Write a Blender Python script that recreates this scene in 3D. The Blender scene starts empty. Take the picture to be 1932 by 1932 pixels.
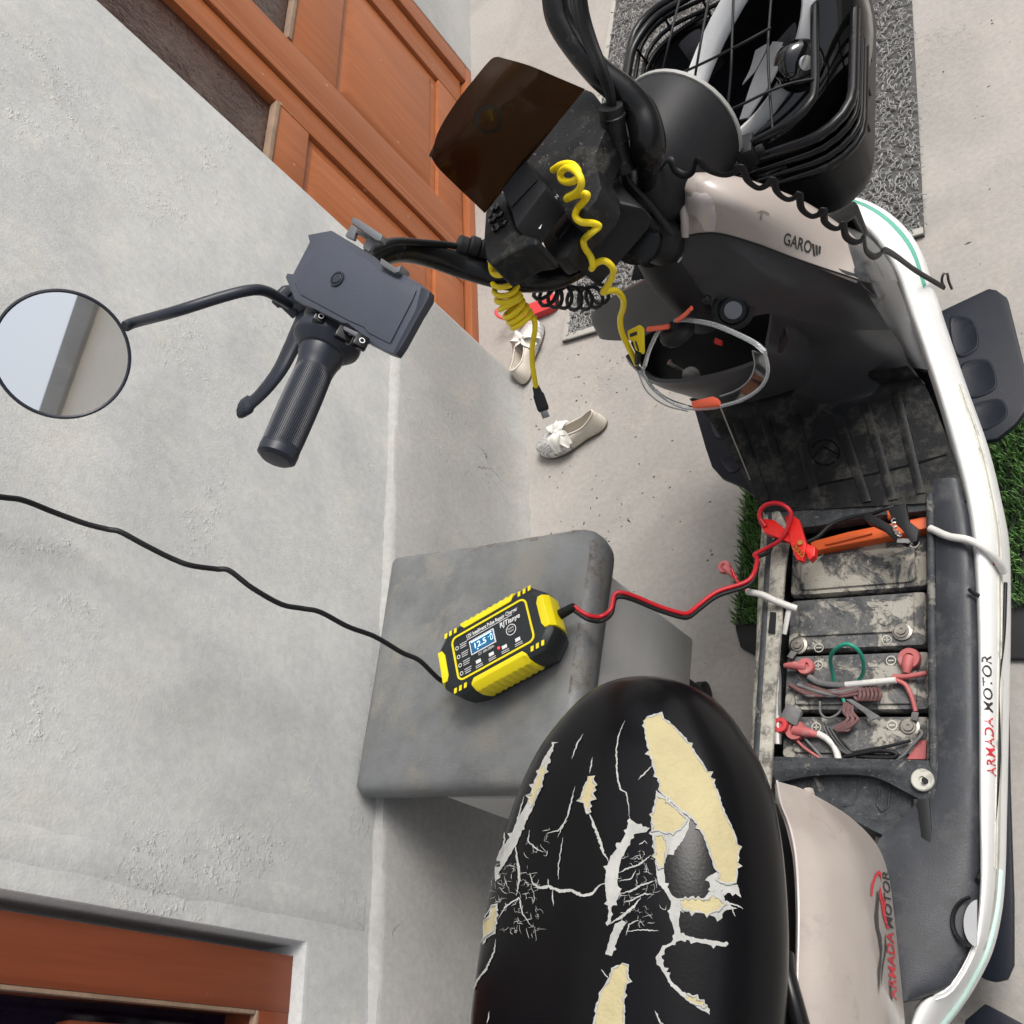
import bpy, bmesh, math, random
from mathutils import Vector, Matrix, noise
from mathutils.bvhtree import BVHTree
random.seed(7)
SC = bpy.context.scene
COL = SC.collection

# ------------------------------------------------------------------ camera, sky, sun, exposure
FPX = 1847.0                      # focal length in units of a 1932 px wide picture
CAM = Vector((0.0, 0.0, 1.53))
RM = ((0.81930744, -0.34241572, -0.45987694),
      (-0.04051889, -0.83465495, 0.54928075),
      (-0.57192092, -0.4313961, -0.69771331))   # columns: picture right, picture down, view direction
cam_data = bpy.data.cameras.new('camera')
cam_data.sensor_width = 36.0
cam_data.lens = 36.0 * FPX / 1932.0
cam_data.clip_start = 0.02
cam_data.clip_end = 400.0
cam = bpy.data.objects.new('camera', cam_data)
COL.objects.link(cam)
cam.matrix_world = Matrix(((RM[0][0], -RM[0][1], -RM[0][2], CAM.x),
                           (RM[1][0], -RM[1][1], -RM[1][2], CAM.y),
                           (RM[2][0], -RM[2][1], -RM[2][2], CAM.z),
                           (0, 0, 0, 1)))
SC.camera = cam

SUN_EL, SUN_AZ = math.radians(56), math.radians(54)   # azimuth measured from +Y towards +X
world = bpy.data.worlds.new('World')
SC.world = world
world.use_nodes = True
wn = world.node_tree
wn.nodes.clear()
w_out = wn.nodes.new('ShaderNodeOutputWorld')
w_bg = wn.nodes.new('ShaderNodeBackground')
w_sky = wn.nodes.new('ShaderNodeTexSky')
w_sky.sky_type = 'NISHITA'
w_sky.sun_disc = False
w_sky.sun_elevation = SUN_EL
w_sky.sun_rotation = SUN_AZ
w_sky.air_density = 1.3
w_sky.dust_density = 5.0
w_sky.ozone_density = 1.0
w_bg.inputs['Strength'].default_value = 0.125
w_hs = wn.nodes.new('ShaderNodeHueSaturation')
w_hs.inputs['Saturation'].default_value = 0.38      # thin overcast
wn.links.new(w_sky.outputs[0], w_hs.inputs['Color'])
wn.links.new(w_hs.outputs[0], w_bg.inputs['Color'])
wn.links.new(w_bg.outputs[0], w_out.inputs['Surface'])
sun_data = bpy.data.lights.new('sun', 'SUN')
sun_data.energy = 1.5
sun_data.angle = math.radians(24)
sun_data.color = (1.0, 0.965, 0.91)
sun = bpy.data.objects.new('sun', sun_data)
COL.objects.link(sun)
sd = Vector((math.sin(SUN_AZ) * math.cos(SUN_EL), math.cos(SUN_AZ) * math.cos(SUN_EL), math.sin(SUN_EL)))
sun.rotation_euler = sd.to_track_quat('Z', 'Y').to_euler()
sun.location = sd * 20
SC.view_settings.view_transform = 'Standard'
SC.view_settings.look = 'None'
SC.view_settings.exposure = 0.62
SC.view_settings.gamma = 1.0
SC.view_settings.use_curve_mapping = False
SC.cycles.max_bounces = 6
SC.cycles.diffuse_bounces = 3
SC.cycles.glossy_bounces = 3
SC.cycles.transparent_max_bounces = 12

# ------------------------------------------------------------------ measuring helpers
def ray(x, y):
    a, b = x - 966.0, y - 966.0
    return Vector([RM[i][0] * a + RM[i][1] * b + RM[i][2] * FPX for i in range(3)]).normalized()
def A(x, y, z=0.0):               # survey: the point at height z seen in direction (x, y)
    d = ray(x, y); return CAM + d * ((z - CAM.z) / d.z)
def AX(x, y, X):                  # the point on the plane x = X
    d = ray(x, y); return CAM + d * ((X - CAM.x) / d.x)
def AN(x, y, p, n):               # the point on the plane through p with normal n
    d = ray(x, y); return CAM + d * ((Vector(p) - CAM).dot(n) / d.dot(n))
YAW = math.radians(14.5)
SO = Vector((-0.28, 0.56, 0.0))
SU = Vector((math.sin(YAW), math.cos(YAW), 0)); SV = Vector((math.cos(YAW), -math.sin(YAW), 0))
UP = Vector((0, 0, 1))
def W(r, s, z):                   # scooter frame (right, forward, up) to world
    return SO + SV * r + SU * s + UP * z
def LOC(p):
    d = p - SO; return Vector((d.dot(SV), d.dot(SU), d.z))

# ------------------------------------------------------------------ mesh helpers
class MB:
    def __init__(s): s.v = []; s.f = []
    def add(s, vs, fs):
        o = len(s.v); s.v += [Vector(p) for p in vs]; s.f += [tuple(i + o for i in f) for f in fs]; return s
    def box(s, c, d, ax=None):
        c = Vector(c); ax = ax or (Vector((1, 0, 0)), Vector((0, 1, 0)), UP)
        vs = [c + ax[0] * (d[0] / 2 * i) + ax[1] * (d[1] / 2 * j) + ax[2] * (d[2] / 2 * k) for k in (-1, 1) for j in (-1, 1) for i in (-1, 1)]
        return s.add(vs, [(0, 2, 3, 1), (4, 5, 7, 6), (0, 1, 5, 4), (2, 6, 7, 3), (0, 4, 6, 2), (1, 3, 7, 5)])
    def aabb(s, a, b):
        return s.box([(a[i] + b[i]) / 2 for i in range(3)], [abs(b[i] - a[i]) for i in range(3)])
    def prism(s, bottom, top):
        n = len(bottom)
        return s.add(list(bottom) + list(top), [tuple(range(n - 1, -1, -1)), tuple(range(n, 2 * n))] + [(i, (i + 1) % n, n + (i + 1) % n, n + i) for i in range(n)])
    def slab(s, poly, ext):
        ext = Vector(ext); return s.prism([p + ext for p in poly], poly)
    def loft(s, rings, closed=True, cap0=True, cap1=True):
        n = len(rings[0]); o = len(s.v)
        for r in rings: s.v += [Vector(p) for p in r]
        m = n if closed else n - 1
        for i in range(len(rings) - 1):
            for j in range(m):
                k = (j + 1) % n
                s.f.append((o + i * n + j, o + i * n + k, o + (i + 1) * n + k, o + (i + 1) * n + j))
        if closed and cap0: s.f.append(tuple(o + j for j in range(n - 1, -1, -1)))
        if closed and cap1: s.f.append(tuple(o + (len(rings) - 1) * n + j for j in range(n)))
        return s
    def tube(s, pts, r, seg=10, flat=1.0, closed=False, nrm=None):
        pts = [Vector(p) for p in pts]; n = len(pts); rings = []
        rr = r if isinstance(r, (list, tuple)) else [r] * n
        t0 = (pts[1] - pts[0]).normalized()
        a = nrm.copy() if nrm else (Vector((0, 0, 1)) if abs(t0.z) < 0.9 else Vector((1, 0, 0)))
        a = (a - t0 * a.dot(t0)).normalized()
        for i in range(n):
            p0 = pts[i - 1] if (i > 0 or closed) else pts[i]
            p1 = pts[(i + 1) % n] if (i < n - 1 or closed) else pts[i]
            t = (p1 - p0)
            t = t.normalized() if t.length > 1e-9 else t0
            a = a - t * a.dot(t)
            a = a.normalized() if a.length > 1e-6 else t.orthogonal().normalized()
            b = t.cross(a)
            rings.append([pts[i] + a * (math.cos(2 * math.pi * k / seg) * rr[i] * flat) + b * (math.sin(2 * math.pi * k / seg) * rr[i]) for k in range(seg)])
        if closed: rings.append(rings[0]); return s.loft(rings, True, False, False)
        return s.loft(rings)
    def lathe(s, c, axis, prof, seg=28, cap0=True, cap1=True):       # prof: (distance along axis, radius)
        c = Vector(c); axis = Vector(axis).normalized(); a = axis.orthogonal().normalized(); b = axis.cross(a)
        return s.loft([[c + axis * h + (a * math.cos(2 * math.pi * k / seg) + b * math.sin(2 * math.pi * k / seg)) * q for k in range(seg)] for h, q in prof], True, cap0, cap1)
    def ball(s, c, rad, ax=None, seg=14, rings=8):
        c = Vector(c); ax = ax or (Vector((1, 0, 0)), Vector((0, 1, 0)), UP)
        rad = rad if isinstance(rad, (list, tuple)) else (rad,) * 3
        R = []
        for i in range(1, rings):
            th = math.pi * i / rings
            R.append([c + ax[0] * (rad[0] * math.sin(th) * math.cos(2 * math.pi * k / seg)) + ax[1] * (rad[1] * math.sin(th) * math.sin(2 * math.pi * k / seg)) - ax[2] * (rad[2] * math.cos(th)) for k in range(seg)])
        return s.loft(R)
    def patch(s, G, nu=4, nv=4, thick=0.004, back=None):
        """smooth surface through a grid of points, given a real thickness"""
        rows = [cat(r, nu) for r in G]
        cols = [cat([rows[i][j] for i in range(len(rows))], nv) for j in range(len(rows[0]))]
        n, m = len(cols), len(cols[0])
        P = [[cols[j][i] for j in range(n)] for i in range(m)]
        o = len(s.v)
        N = []
        for i in range(m):
            for j in range(n):
                du = P[i][min(j + 1, n - 1)] - P[i][max(j - 1, 0)]; dv = P[min(i + 1, m - 1)][j] - P[max(i - 1, 0)][j]
                q = du.cross(dv); N.append(q.normalized() if q.length > 1e-12 else Vector((0, 0, 1)))
        ref = CAM - P[m // 2][n // 2]
        sg = 1 if N[(m // 2) * n + n // 2].dot(ref) > 0 else -1
        for i in range(m):
            for j in range(n): s.v.append(P[i][j])
        for i in range(m):
            for j in range(n): s.v.append(P[i][j] - (Vector(back) if back else N[i * n + j] * sg) * thick)
        q = m * n
        fl = []
        for i in range(m - 1):
            for j in range(n - 1):
                a, b, c, d = i * n + j, i * n + j + 1, (i + 1) * n + j + 1, (i + 1) * n + j
                fl.append((a, b, c, d)); fl.append((q + d, q + c, q + b, q + a))
        edge = [(i, 0, i + 1, 0) for i in range(m - 1)] + [(m - 1, j, m - 1, j + 1) for j in range(n - 1)] + [(i + 1, n - 1, i, n - 1) for i in range(m - 1)] + [(0, j + 1, 0, j) for j in range(n - 1)]
        for (a, b, c, d) in edge:
            x, y = a * n + b, c * n + d; fl.append((x, y, q + y, q + x)[::-1])
        s.f += [tuple(k + o for k in f) for f in fl]
        return P
def cat(P, n=6, closed=False):
    """Catmull-Rom curve through the points"""
    P = [Vector(p) for p in P]; m = len(P); out = []
    if m == 2:
        return [P[0].lerp(P[1], i / n) for i in range(n + 1)]
    g = (lambda i: P[i % m]) if closed else (lambda i: P[i] if 0 <= i < m else (2 * P[0] - P[1] if i < 0 else 2 * P[-1] - P[-2]))
    for i in range(m if closed else m - 1):
        a, b, c, d = g(i - 1), g(i), g(i + 1), g(i + 2)
        for k in range(n):
            t = k / n
            out.append(0.5 * ((2 * b) + (c - a) * t + (2 * a - 5 * b + 4 * c - d) * t * t + (3 * b - a - 3 * c + d) * t ** 3))
    if not closed: out.append(P[-1].copy())
    return out
def rrect(w, h, rad, k=4):        # rounded rectangle outline in 2D
    out = []
    for cx, cy, a0 in ((w / 2 - rad, h / 2 - rad, 0), (-w / 2 + rad, h / 2 - rad, 90), (-w / 2 + rad, -h / 2 + rad, 180), (w / 2 - rad, -h / 2 + rad, 270)):
        for i in range(k + 1):
            a = math.radians(a0 + 90 * i / k); out.append((cx + rad * math.cos(a), cy + rad * math.sin(a)))
    return out
def thing(name, label, cat_, loc=(0, 0, 0), rotz=0.0, group=None):
    o = bpy.data.objects.new(name, None); COL.objects.link(o)
    o.empty_display_size = 0.05
    o.location = loc; o.rotation_euler = (0, 0, rotz)
    o['mw'] = 0; del o['mw']
    WM[o.name] = Matrix.Translation(Vector(loc)) @ Matrix.Rotation(rotz, 4, 'Z')
    tag(o, label, cat_, group); return o
WM = {}
def tag(o, label, cat_=None, group=None, kind=None):
    if label: o['label'] = label
    if cat_: o['category'] = cat_
    if group: o['group'] = group
    if kind: o['kind'] = kind
    return o
def obj(name, mb, mat, parent=None, smooth=35, bevel=0.0, bseg=2, at=None, subd=0, label=None, kind=None):
    """links the collected shapes (world coordinates) as ONE mesh object"""
    base = Matrix.Identity(4)
    if parent is not None:
        base = WM[parent.name]
    elif at is not None:
        base = Matrix.Translation(Vector(at))
    inv = base.inverted()
    me = bpy.data.meshes.new(name)
    me.from_pydata([inv @ p for p in mb.v], [], mb.f)
    me.validate(clean_customdata=False)
    bm = bmesh.new(); bm.from_mesh(me)
    bmesh.ops.remove_doubles(bm, verts=bm.verts, dist=1e-6)
    bmesh.ops.recalc_face_normals(bm, faces=bm.faces)
    if bevel > 0:
        ed = [e for e in bm.edges if len(e.link_faces) == 2 and e.calc_face_angle(0) > math.radians(28)]
        if ed: bmesh.ops.bevel(bm, geom=ed, offset=bevel, segments=bseg, profile=0.6, affect='EDGES', clamp_overlap=True)
    bm.to_mesh(me); bm.free()
    for p in me.polygons: p.use_smooth = smooth > 0
    if smooth > 0: me.set_sharp_from_angle(angle=math.radians(smooth))
    if mat: me.materials.append(mat)
    o = bpy.data.objects.new(name, me); COL.objects.link(o)
    if parent is not None: o.parent = parent
    elif at is not None: o.location = at
    WM[o.name] = base
    if subd:
        m = o.modifiers.new('smooth', 'SUBSURF'); m.levels = subd; m.render_levels = subd
    if label: o['label'] = label
    if kind: o['kind'] = kind
    return o
def text_mb(mb, body, size, org, xd, yd, nd, ext=0.0003, bold=0.0, shear=0.0, align='LEFT', fit=None):
    """flat lettering standing on the plane (org, xd, yd)"""
    cu = bpy.data.curves.new('lettering', 'FONT')
    cu.body = body; cu.size = size; cu.offset = bold; cu.shear = shear; cu.align_x = align; cu.resolution_u = 3
    t = bpy.data.objects.new('lettering', cu); COL.objects.link(t)
    bpy.context.view_layer.update()
    me = bpy.data.meshes.new_from_object(t.evaluated_get(bpy.context.evaluated_depsgraph_get()))
    xs = [v.co.x for v in me.vertices]
    k = 1.0
    if fit and xs: k = fit / (max(xs) - min(xs))
    mb.add([Vector(org) + xd * (v.co.x * k) + yd * v.co.y + nd * ext for v in me.vertices], [tuple(p.vertices) for p in me.polygons])
    bpy.data.objects.remove(t); bpy.data.curves.remove(cu); bpy.data.meshes.remove(me)

# ------------------------------------------------------------------ materials
def mat(name, col, rough=0.5, metal=0.0, var=0.12, vscale=14.0, bump=0.0, bscale=120.0, dirt=None, dirt_amt=0.0, dscale=9.0, spec=0.5, col2=None, c2scale=3.0, c2lo=0.42, c2hi=0.62, coat=0.0, trans=0.0, ior=1.45, alpha=1.0, emit=None, estr=0.0):
    m = bpy.data.materials.new(name); m.use_nodes = True
    nt = m.node_tree; N = nt.nodes; Lk = nt.links
    b = N['Principled BSDF']
    tc = N.new('ShaderNodeTexCoord')
    def noise_(scale, detail=6.0, rough_=0.6):
        t = N.new('ShaderNodeTexNoise'); t.inputs['Scale'].default_value = scale; t.inputs['Detail'].default_value = detail; t.inputs['Roughness'].default_value = rough_
        Lk.new(tc.outputs['Object'], t.inputs['Vector']); return t
    def ramp(src, lo, hi):
        r = N.new('ShaderNodeMapRange'); r.inputs['From Min'].default_value = lo; r.inputs['From Max'].default_value = hi; r.interpolation_type = 'SMOOTHSTEP'
        Lk.new(src, r.inputs['Value']); return r.outputs['Result']
    def mix(fac, a, c, mode='MIX'):
        x = N.new('ShaderNodeMix'); x.data_type = 'RGBA'; x.blend_type = mode
        if isinstance(fac, float): x.inputs[0].default_value = fac
        else: Lk.new(fac, x.inputs[0])
        for idx, v in ((6, a), (7, c)):
            if isinstance(v, tuple): x.inputs[idx].default_value = (*v, 1) if len(v) == 3 else v
            else: Lk.new(v, x.inputs[idx])
        return x.outputs[2]
    cur = tuple(col)
    if col2: cur = mix(ramp(noise_(c2scale).outputs['Fac'], c2lo, c2hi), cur, tuple(col2))
    if var > 0:
        n1 = noise_(vscale, 4.0, 0.65)
        v = N.new('ShaderNodeMapRange'); v.inputs['From Min'].default_value = 0.3; v.inputs['From Max'].default_value = 0.7; v.inputs['To Min'].default_value = 1 - var; v.inputs['To Max'].default_value = 1 + var
        Lk.new(n1.outputs['Fac'], v.inputs['Value'])
        cb = N.new('ShaderNodeCombineColor')
        for i in range(3): Lk.new(v.outputs['Result'], cb.inputs[i])
        cur = mix(1.0, cur, cb.outputs[0], 'MULTIPLY')
    rsock = None
    if dirt and dirt_amt > 0:
        nd_ = noise_(dscale, 6.0, 0.75)
        fac = ramp(nd_.outputs['Fac'], 0.72 - dirt_amt * 0.45, 0.80 - dirt_amt * 0.25)
        cur = mix(fac, cur, tuple(dirt))
        rr = N.new('ShaderNodeMapRange'); rr.inputs['To Min'].default_value = rough; rr.inputs['To Max'].default_value = min(1.0, rough + 0.35)
        Lk.new(fac, rr.inputs['Value']); rsock = rr.outputs['Result']
    if isinstance(cur, tuple): b.inputs['Base Color'].default_value = (*cur, 1)
    else: Lk.new(cur, b.inputs['Base Color'])
    if rsock: Lk.new(rsock, b.inputs['Roughness'])
    else: b.inputs['Roughness'].default_value = rough
    b.inputs['Metallic'].default_value = metal
    b.inputs['Specular IOR Level'].default_value = spec
    b.inputs['Coat Weight'].default_value = coat
    b.inputs['Transmission Weight'].default_value = trans
    b.inputs['IOR'].default_value = ior
    b.inputs['Alpha'].default_value = alpha
    if emit:
        b.inputs['Emission Color'].default_value = (*emit, 1); b.inputs['Emission Strength'].default_value = estr
    if bump > 0:
        nb = noise_(bscale, 2.0, 0.6)
        bp = N.new('ShaderNodeBump'); bp.inputs['Strength'].default_value = 1.0; bp.inputs['Distance'].default_value = bump
        Lk.new(nb.outputs['Fac'], bp.inputs['Height']); Lk.new(bp.outputs['Normal'], b.inputs['Normal'])
    return m

def plaster(name, col, col2, warm, rough_patches=0.5, stain=0.25, fine=260.0, specks=0.0):
    """trowelled cement: cloudy tone, streaks, smooth zones and crumbly zones, hairline cracks"""
    m = bpy.data.materials.new(name); m.use_nodes = True
    nt = m.node_tree; N = nt.nodes; Lk = nt.links; b = N['Principled BSDF']
    tc = N.new('ShaderNodeTexCoord')
    def nz(scale, detail=8.0, r=0.6, vec=None, dist=0.0):
        t = N.new('ShaderNodeTexNoise'); t.inputs['Scale'].default_value = scale; t.inputs['Detail'].default_value = detail; t.inputs['Roughness'].default_value = r; t.inputs['Distortion'].default_value = dist
        Lk.new(vec or tc.outputs['Object'], t.inputs['Vector']); return t.outputs['Fac']
    def rng(src, a, c, d=0.0, e=1.0):
        r = N.new('ShaderNodeMapRange'); r.inputs['From Min'].default_value = a; r.inputs['From Max'].default_value = c; r.inputs['To Min'].default_value = d; r.inputs['To Max'].default_value = e; r.interpolation_type = 'SMOOTHSTEP'
        Lk.new(src, r.inputs['Value']); return r.outputs['Result']
    def mth(op, a, c):
        x = N.new('ShaderNodeMath'); x.operation = op
        for i, v in enumerate((a, c)):
            if isinstance(v, (int, float)): x.inputs[i].default_value = v
            else: Lk.new(v, x.inputs[i])
        return x.outputs[0]
    def mix(fac, a, c, mode='MIX'):
        x = N.new('ShaderNodeMix'); x.data_type = 'RGBA'; x.blend_type = mode
        if isinstance(fac, float): x.inputs[0].default_value = fac
        else: Lk.new(fac, x.inputs[0])
        for idx, v in ((6, a), (7, c)):
            if isinstance(v, tuple): x.inputs[idx].default_value = (*v, 1)
            else: Lk.new(v, x.inputs[idx])
        return x.outputs[2]
    big = nz(2.6, 4, 0.6, dist=0.6); mid = nz(11, 5, 0.68, dist=0.4); fin = nz(95, 3, 0.6)
    c = mix(rng(big, 0.38, 0.64), tuple(col), tuple(col2))
    c = mix(mth('MULTIPLY', rng(mid, 0.5, 0.72), stain), c, tuple(warm))
    v = rng(fin, 0.25, 0.75, 0.93, 1.07)
    cb = N.new('ShaderNodeCombineColor')
    for i in range(3): Lk.new(v, cb.inputs[i])
    c = mix(1.0, c, cb.outputs[0], 'MULTIPLY')
    # hairline cracks
    wp = N.new('ShaderNodeVectorMath'); wp.operation = 'MULTIPLY_ADD'
    nzv = N.new('ShaderNodeTexNoise'); nzv.inputs['Scale'].default_value = 6.0; nzv.inputs['Detail'].default_value = 6.0
    Lk.new(tc.outputs['Object'], nzv.inputs['Vector'])
    Lk.new(nzv.outputs['Color'], wp.inputs[0]); wp.inputs[1].default_value = (0.35, 0.35, 0.35); Lk.new(tc.outputs['Object'], wp.inputs[2])
    vo = N.new('ShaderNodeTexVoronoi'); vo.feature = 'DISTANCE_TO_EDGE'; vo.inputs['Scale'].default_value = 1.7
    Lk.new(wp.outputs[0], vo.inputs['Vector'])
    crack = mth('MULTIPLY', rng(vo.outputs['Distance'], 0.0, 0.004, 1.0, 0.0), rng(nz(3.4, 3, 0.5), 0.61, 0.70))
    c = mix(mth('MULTIPLY', crack, 0.75), c, (0.06, 0.055, 0.05))
    if specks:
        vs = N.new('ShaderNodeTexVoronoi'); vs.inputs['Scale'].default_value = 60.0
        Lk.new(tc.outputs['Object'], vs.inputs['Vector'])
        sp = mth('MULTIPLY', rng(vs.outputs['Distance'], 0.05, 0.12, 1.0, 0.0), rng(nz(19, 3, 0.6), 0.56, 0.64))
        c = mix(mth('MULTIPLY', sp, specks), c, (0.05, 0.045, 0.04))
    Lk.new(c, b.inputs['Base Color'])
    b.inputs['Roughness'].default_value = 0.88
    b.inputs['Specular IOR Level'].default_value = 0.25
    # relief: crumbs in rough zones, fine tooth, slight waviness
    zone = rng(nz(4.3, 2, 0.5, dist=0.8), 0.52, 0.70, 0.02, 1.0)
    grain = nz(85, 3, 0.75)
    h = mth('MULTIPLY', mth('POWER', rng(grain, 0.42, 0.86), 1.6), mth('MULTIPLY', zone, 0.0038 * rough_patches))
    h = mth('ADD', h, mth('MULTIPLY', nz(fine, 1, 0.6), 0.0004))
    h = mth('ADD', h, mth('MULTIPLY', nz(6, 1, 0.5), 0.005))
    bp = N.new('ShaderNodeBump'); bp.inputs['Strength'].default_value = 1.0; bp.inputs['Distance'].default_value = 1.0
    Lk.new(h, bp.inputs['Height']); Lk.new(bp.outputs['Normal'], b.inputs['Normal'])
    return m

def wood(name, base, dark, axis=2, chips=0.6, gloss=0.38):
    m = bpy.data.materials.new(name); m.use_nodes = True
    nt = m.node_tree; N = nt.nodes; Lk = nt.links; b = N['Principled BSDF']
    tc = N.new('ShaderNodeTexCoord'); mp = N.new('ShaderNodeMapping')
    sc = [26.0, 26.0, 26.0]; sc[axis] = 1.6; mp.inputs['Scale'].default_value = sc
    Lk.new(tc.outputs['Object'], mp.inputs['Vector'])
    def nz(scale, vec, detail=8, r=0.65):
        t = N.new('ShaderNodeTexNoise'); t.inputs['Scale'].default_value = scale; t.inputs['Detail'].default_value = detail; t.inputs['Roughness'].default_value = r
        Lk.new(vec, t.inputs['Vector']); return t.outputs['Fac']
    def rng(src, a, c, d=0.0, e=1.0):
        r = N.new('ShaderNodeMapRange'); r.inputs['From Min'].default_value = a; r.inputs['From Max'].default_value = c; r.inputs['To Min'].default_value = d; r.inputs['To Max'].default_value = e
        Lk.new(src, r.inputs['Value']); return r.outputs['Result']
    def mix(fac, a, c):
        x = N.new('ShaderNodeMix'); x.data_type = 'RGBA'; Lk.new(fac, x.inputs[0])
        for idx, v in ((6, a), (7, c)):
            if isinstance(v, tuple): x.inputs[idx].default_value = (*v, 1)
            else: Lk.new(v, x.inputs[idx])
        return x.outputs[2]
    c = mix(rng(nz(2.2, mp.outputs[0]), 0.35, 0.7), tuple(base), tuple(dark))
    c = mix(rng(nz(3.0, tc.outputs['Object'], 4), 0.4, 0.75, 0.0, 0.5), c, tuple(k * 0.72 for k in base))
    # paint drops and chips
    mp2 = N.new('ShaderNodeMapping'); s2 = [34.0, 34.0, 34.0]; s2[axis] = 17.0; mp2.inputs['Scale'].default_value = s2
    Lk.new(tc.outputs['Object'], mp2.inputs['Vector'])
    vo = N.new('ShaderNodeTexVoronoi'); vo.inputs['Scale'].default_value = 1.0; Lk.new(mp2.outputs[0], vo.inputs['Vector'])
    ch = N.new('ShaderNodeMath'); ch.operation = 'MULTIPLY'
    Lk.new(rng(vo.outputs['Distance'], 0.05, 0.11, 1.0, 0.0), ch.inputs[0]); Lk.new(rng(nz(14, tc.outputs['Object'], 3), 0.52, 0.58, 0.0, chips), ch.inputs[1])
    c = mix(ch.outputs[0], c, (0.52, 0.38, 0.28))
    Lk.new(c, b.inputs['Base Color'])
    b.inputs['Roughness'].default_value = gloss; b.inputs['Specular IOR Level'].default_value = 0.35
    bp = N.new('ShaderNodeBump'); bp.inputs['Strength'].default_value = 0.35; bp.inputs['Distance'].default_value = 0.0012
    Lk.new(nz(3.0, mp.outputs[0]), bp.inputs['Height']); Lk.new(bp.outputs['Normal'], b.inputs['Normal'])
    return m

DUST = (0.30, 0.285, 0.26)
M = {}
M['wall'] = plaster('wall_plaster', (0.505, 0.508, 0.498), (0.415, 0.424, 0.424), (0.54, 0.525, 0.48), 0.5, 0.5)
M['plinth'] = plaster('plinth_plaster', (0.375, 0.372, 0.362), (0.325, 0.322, 0.312), (0.41, 0.375, 0.34), 0.4, 0.5)
M['ground'] = plaster('ground_concrete', (0.355, 0.335, 0.312), (0.295, 0.281, 0.264), (0.395, 0.348, 0.305), 0.75, 0.5, specks=0.8)
M['wood'] = wood('varnished_wood', (0.37, 0.122, 0.043), (0.27, 0.080, 0.028), 2, 0.9)
M['wood_h'] = wood('varnished_wood_crosswise', (0.35, 0.115, 0.042), (0.25, 0.075, 0.027), 1, 0.9)
M['dkwood'] = wood('dark_red_wood', (0.205, 0.055, 0.024), (0.15, 0.038, 0.017), 2, 0.8)
M['pane'] = mat('dusty_dark_glass', (0.040, 0.020, 0.016), 0.16, var=0.5, vscale=5, dirt=(0.10, 0.075, 0.065), dirt_amt=0.55, dscale=4.0, bump=0.004, bscale=55)
M['darkpane'] = mat('dark_window_glass', (0.012, 0.008, 0.02), 0.08, var=0.2, dirt=(0.06, 0.05, 0.06), dirt_amt=0.25, dscale=12)
M['black'] = mat('black_plastic', (0.015, 0.0155, 0.0175), 0.42, var=0.2, bump=0.0003, bscale=900, dirt=(0.026, 0.027, 0.029), dirt_amt=0.35, dscale=7, spec=0.24)
M['blackdusty'] = mat('dusty_black_plastic', (0.011, 0.0115, 0.0125), 0.48, var=0.25, bump=0.0005, bscale=300, dirt=(0.050, 0.049, 0.043), dirt_amt=0.55, dscale=26, spec=0.22)
M['deck'] = mat('scuffed_black_deck', (0.032, 0.035, 0.042), 0.40, var=0.25, bump=0.0003, bscale=700, dirt=(0.065, 0.067, 0.070), dirt_amt=0.50, dscale=20, spec=0.4)
M['rubber'] = mat('black_rubber', (0.009, 0.0095, 0.011), 0.5, var=0.15, bump=0.0002, bscale=600, spec=0.35)
M['gloss'] = mat('glossy_black', (0.008, 0.008, 0.009), 0.12, var=0.1)
M['tube'] = mat('black_painted_tube', (0.007, 0.007, 0.0078), 0.27, var=0.2, dirt=(0.045, 0.045, 0.043), dirt_amt=0.28, dscale=25, spec=0.33)
M['cream'] = mat('pale_taupe_paint', (0.375, 0.33, 0.30), 0.28, var=0.05, coat=0.2, dirt=(0.30, 0.262, 0.235), dirt_amt=0.38, dscale=10)
M['white'] = mat('white_plastic_trim', (0.76, 0.765, 0.755), 0.35, var=0.05, dirt=(0.50, 0.46, 0.38), dirt_amt=0.22, dscale=14)
M['oldwhite'] = mat('weathered_white_trim', (0.46, 0.44, 0.38), 0.65, var=0.3, dirt=(0.13, 0.125, 0.115), dirt_amt=0.66, dscale=42, bump=0.0008, bscale=90)
M['teal'] = mat('teal_edge_film', (0.10, 0.44, 0.34), 0.25, var=0.12)
M['grey'] = mat('grey_stool_vinyl', (0.150, 0.157, 0.160), 0.45, var=0.22, vscale=13, bump=0.0007, bscale=330, dirt=(0.185, 0.178, 0.16), dirt_amt=0.55, dscale=14, col2=(0.128, 0.133, 0.136), c2scale=9)
M['greybody'] = mat('grey_stool_side', (0.50, 0.495, 0.485), 0.55, var=0.06, bump=0.0004, bscale=350)
M['rust'] = mat('worn_brown_edge', (0.24, 0.165, 0.115), 0.6, var=0.25, bump=0.0008, bscale=200)
M['yellow'] = mat('yellow_plastic', (0.80, 0.66, 0.012), 0.36, var=0.04)
M['yellow2'] = mat('yellow_cable', (0.90, 0.68, 0.015), 0.42, var=0.05)
M['casing'] = mat('charcoal_casing', (0.012, 0.016, 0.018), 0.42, var=0.08, bump=0.0003, bscale=900)
M['print'] = mat('white_print', (0.72, 0.72, 0.72), 0.6, var=0.0)
M['printblk'] = mat('dark_print', (0.03, 0.028, 0.027), 0.5, var=0.0)
M['printred'] = mat('red_print', (0.62, 0.02, 0.035), 0.45, var=0.05)
M['red'] = mat('red_plastic', (0.66, 0.016, 0.012), 0.35, var=0.06)
M['redwire'] = mat('red_wire', (0.50, 0.012, 0.022), 0.38, var=0.06)
M['duskyred'] = mat('dusty_red_plastic', (0.42, 0.11, 0.11), 0.55, var=0.2, dirt=(0.38, 0.26, 0.24), dirt_amt=0.4, dscale=60)
M['coral'] = mat('coral_plastic', (0.85, 0.14, 0.07), 0.4, var=0.04)
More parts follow.
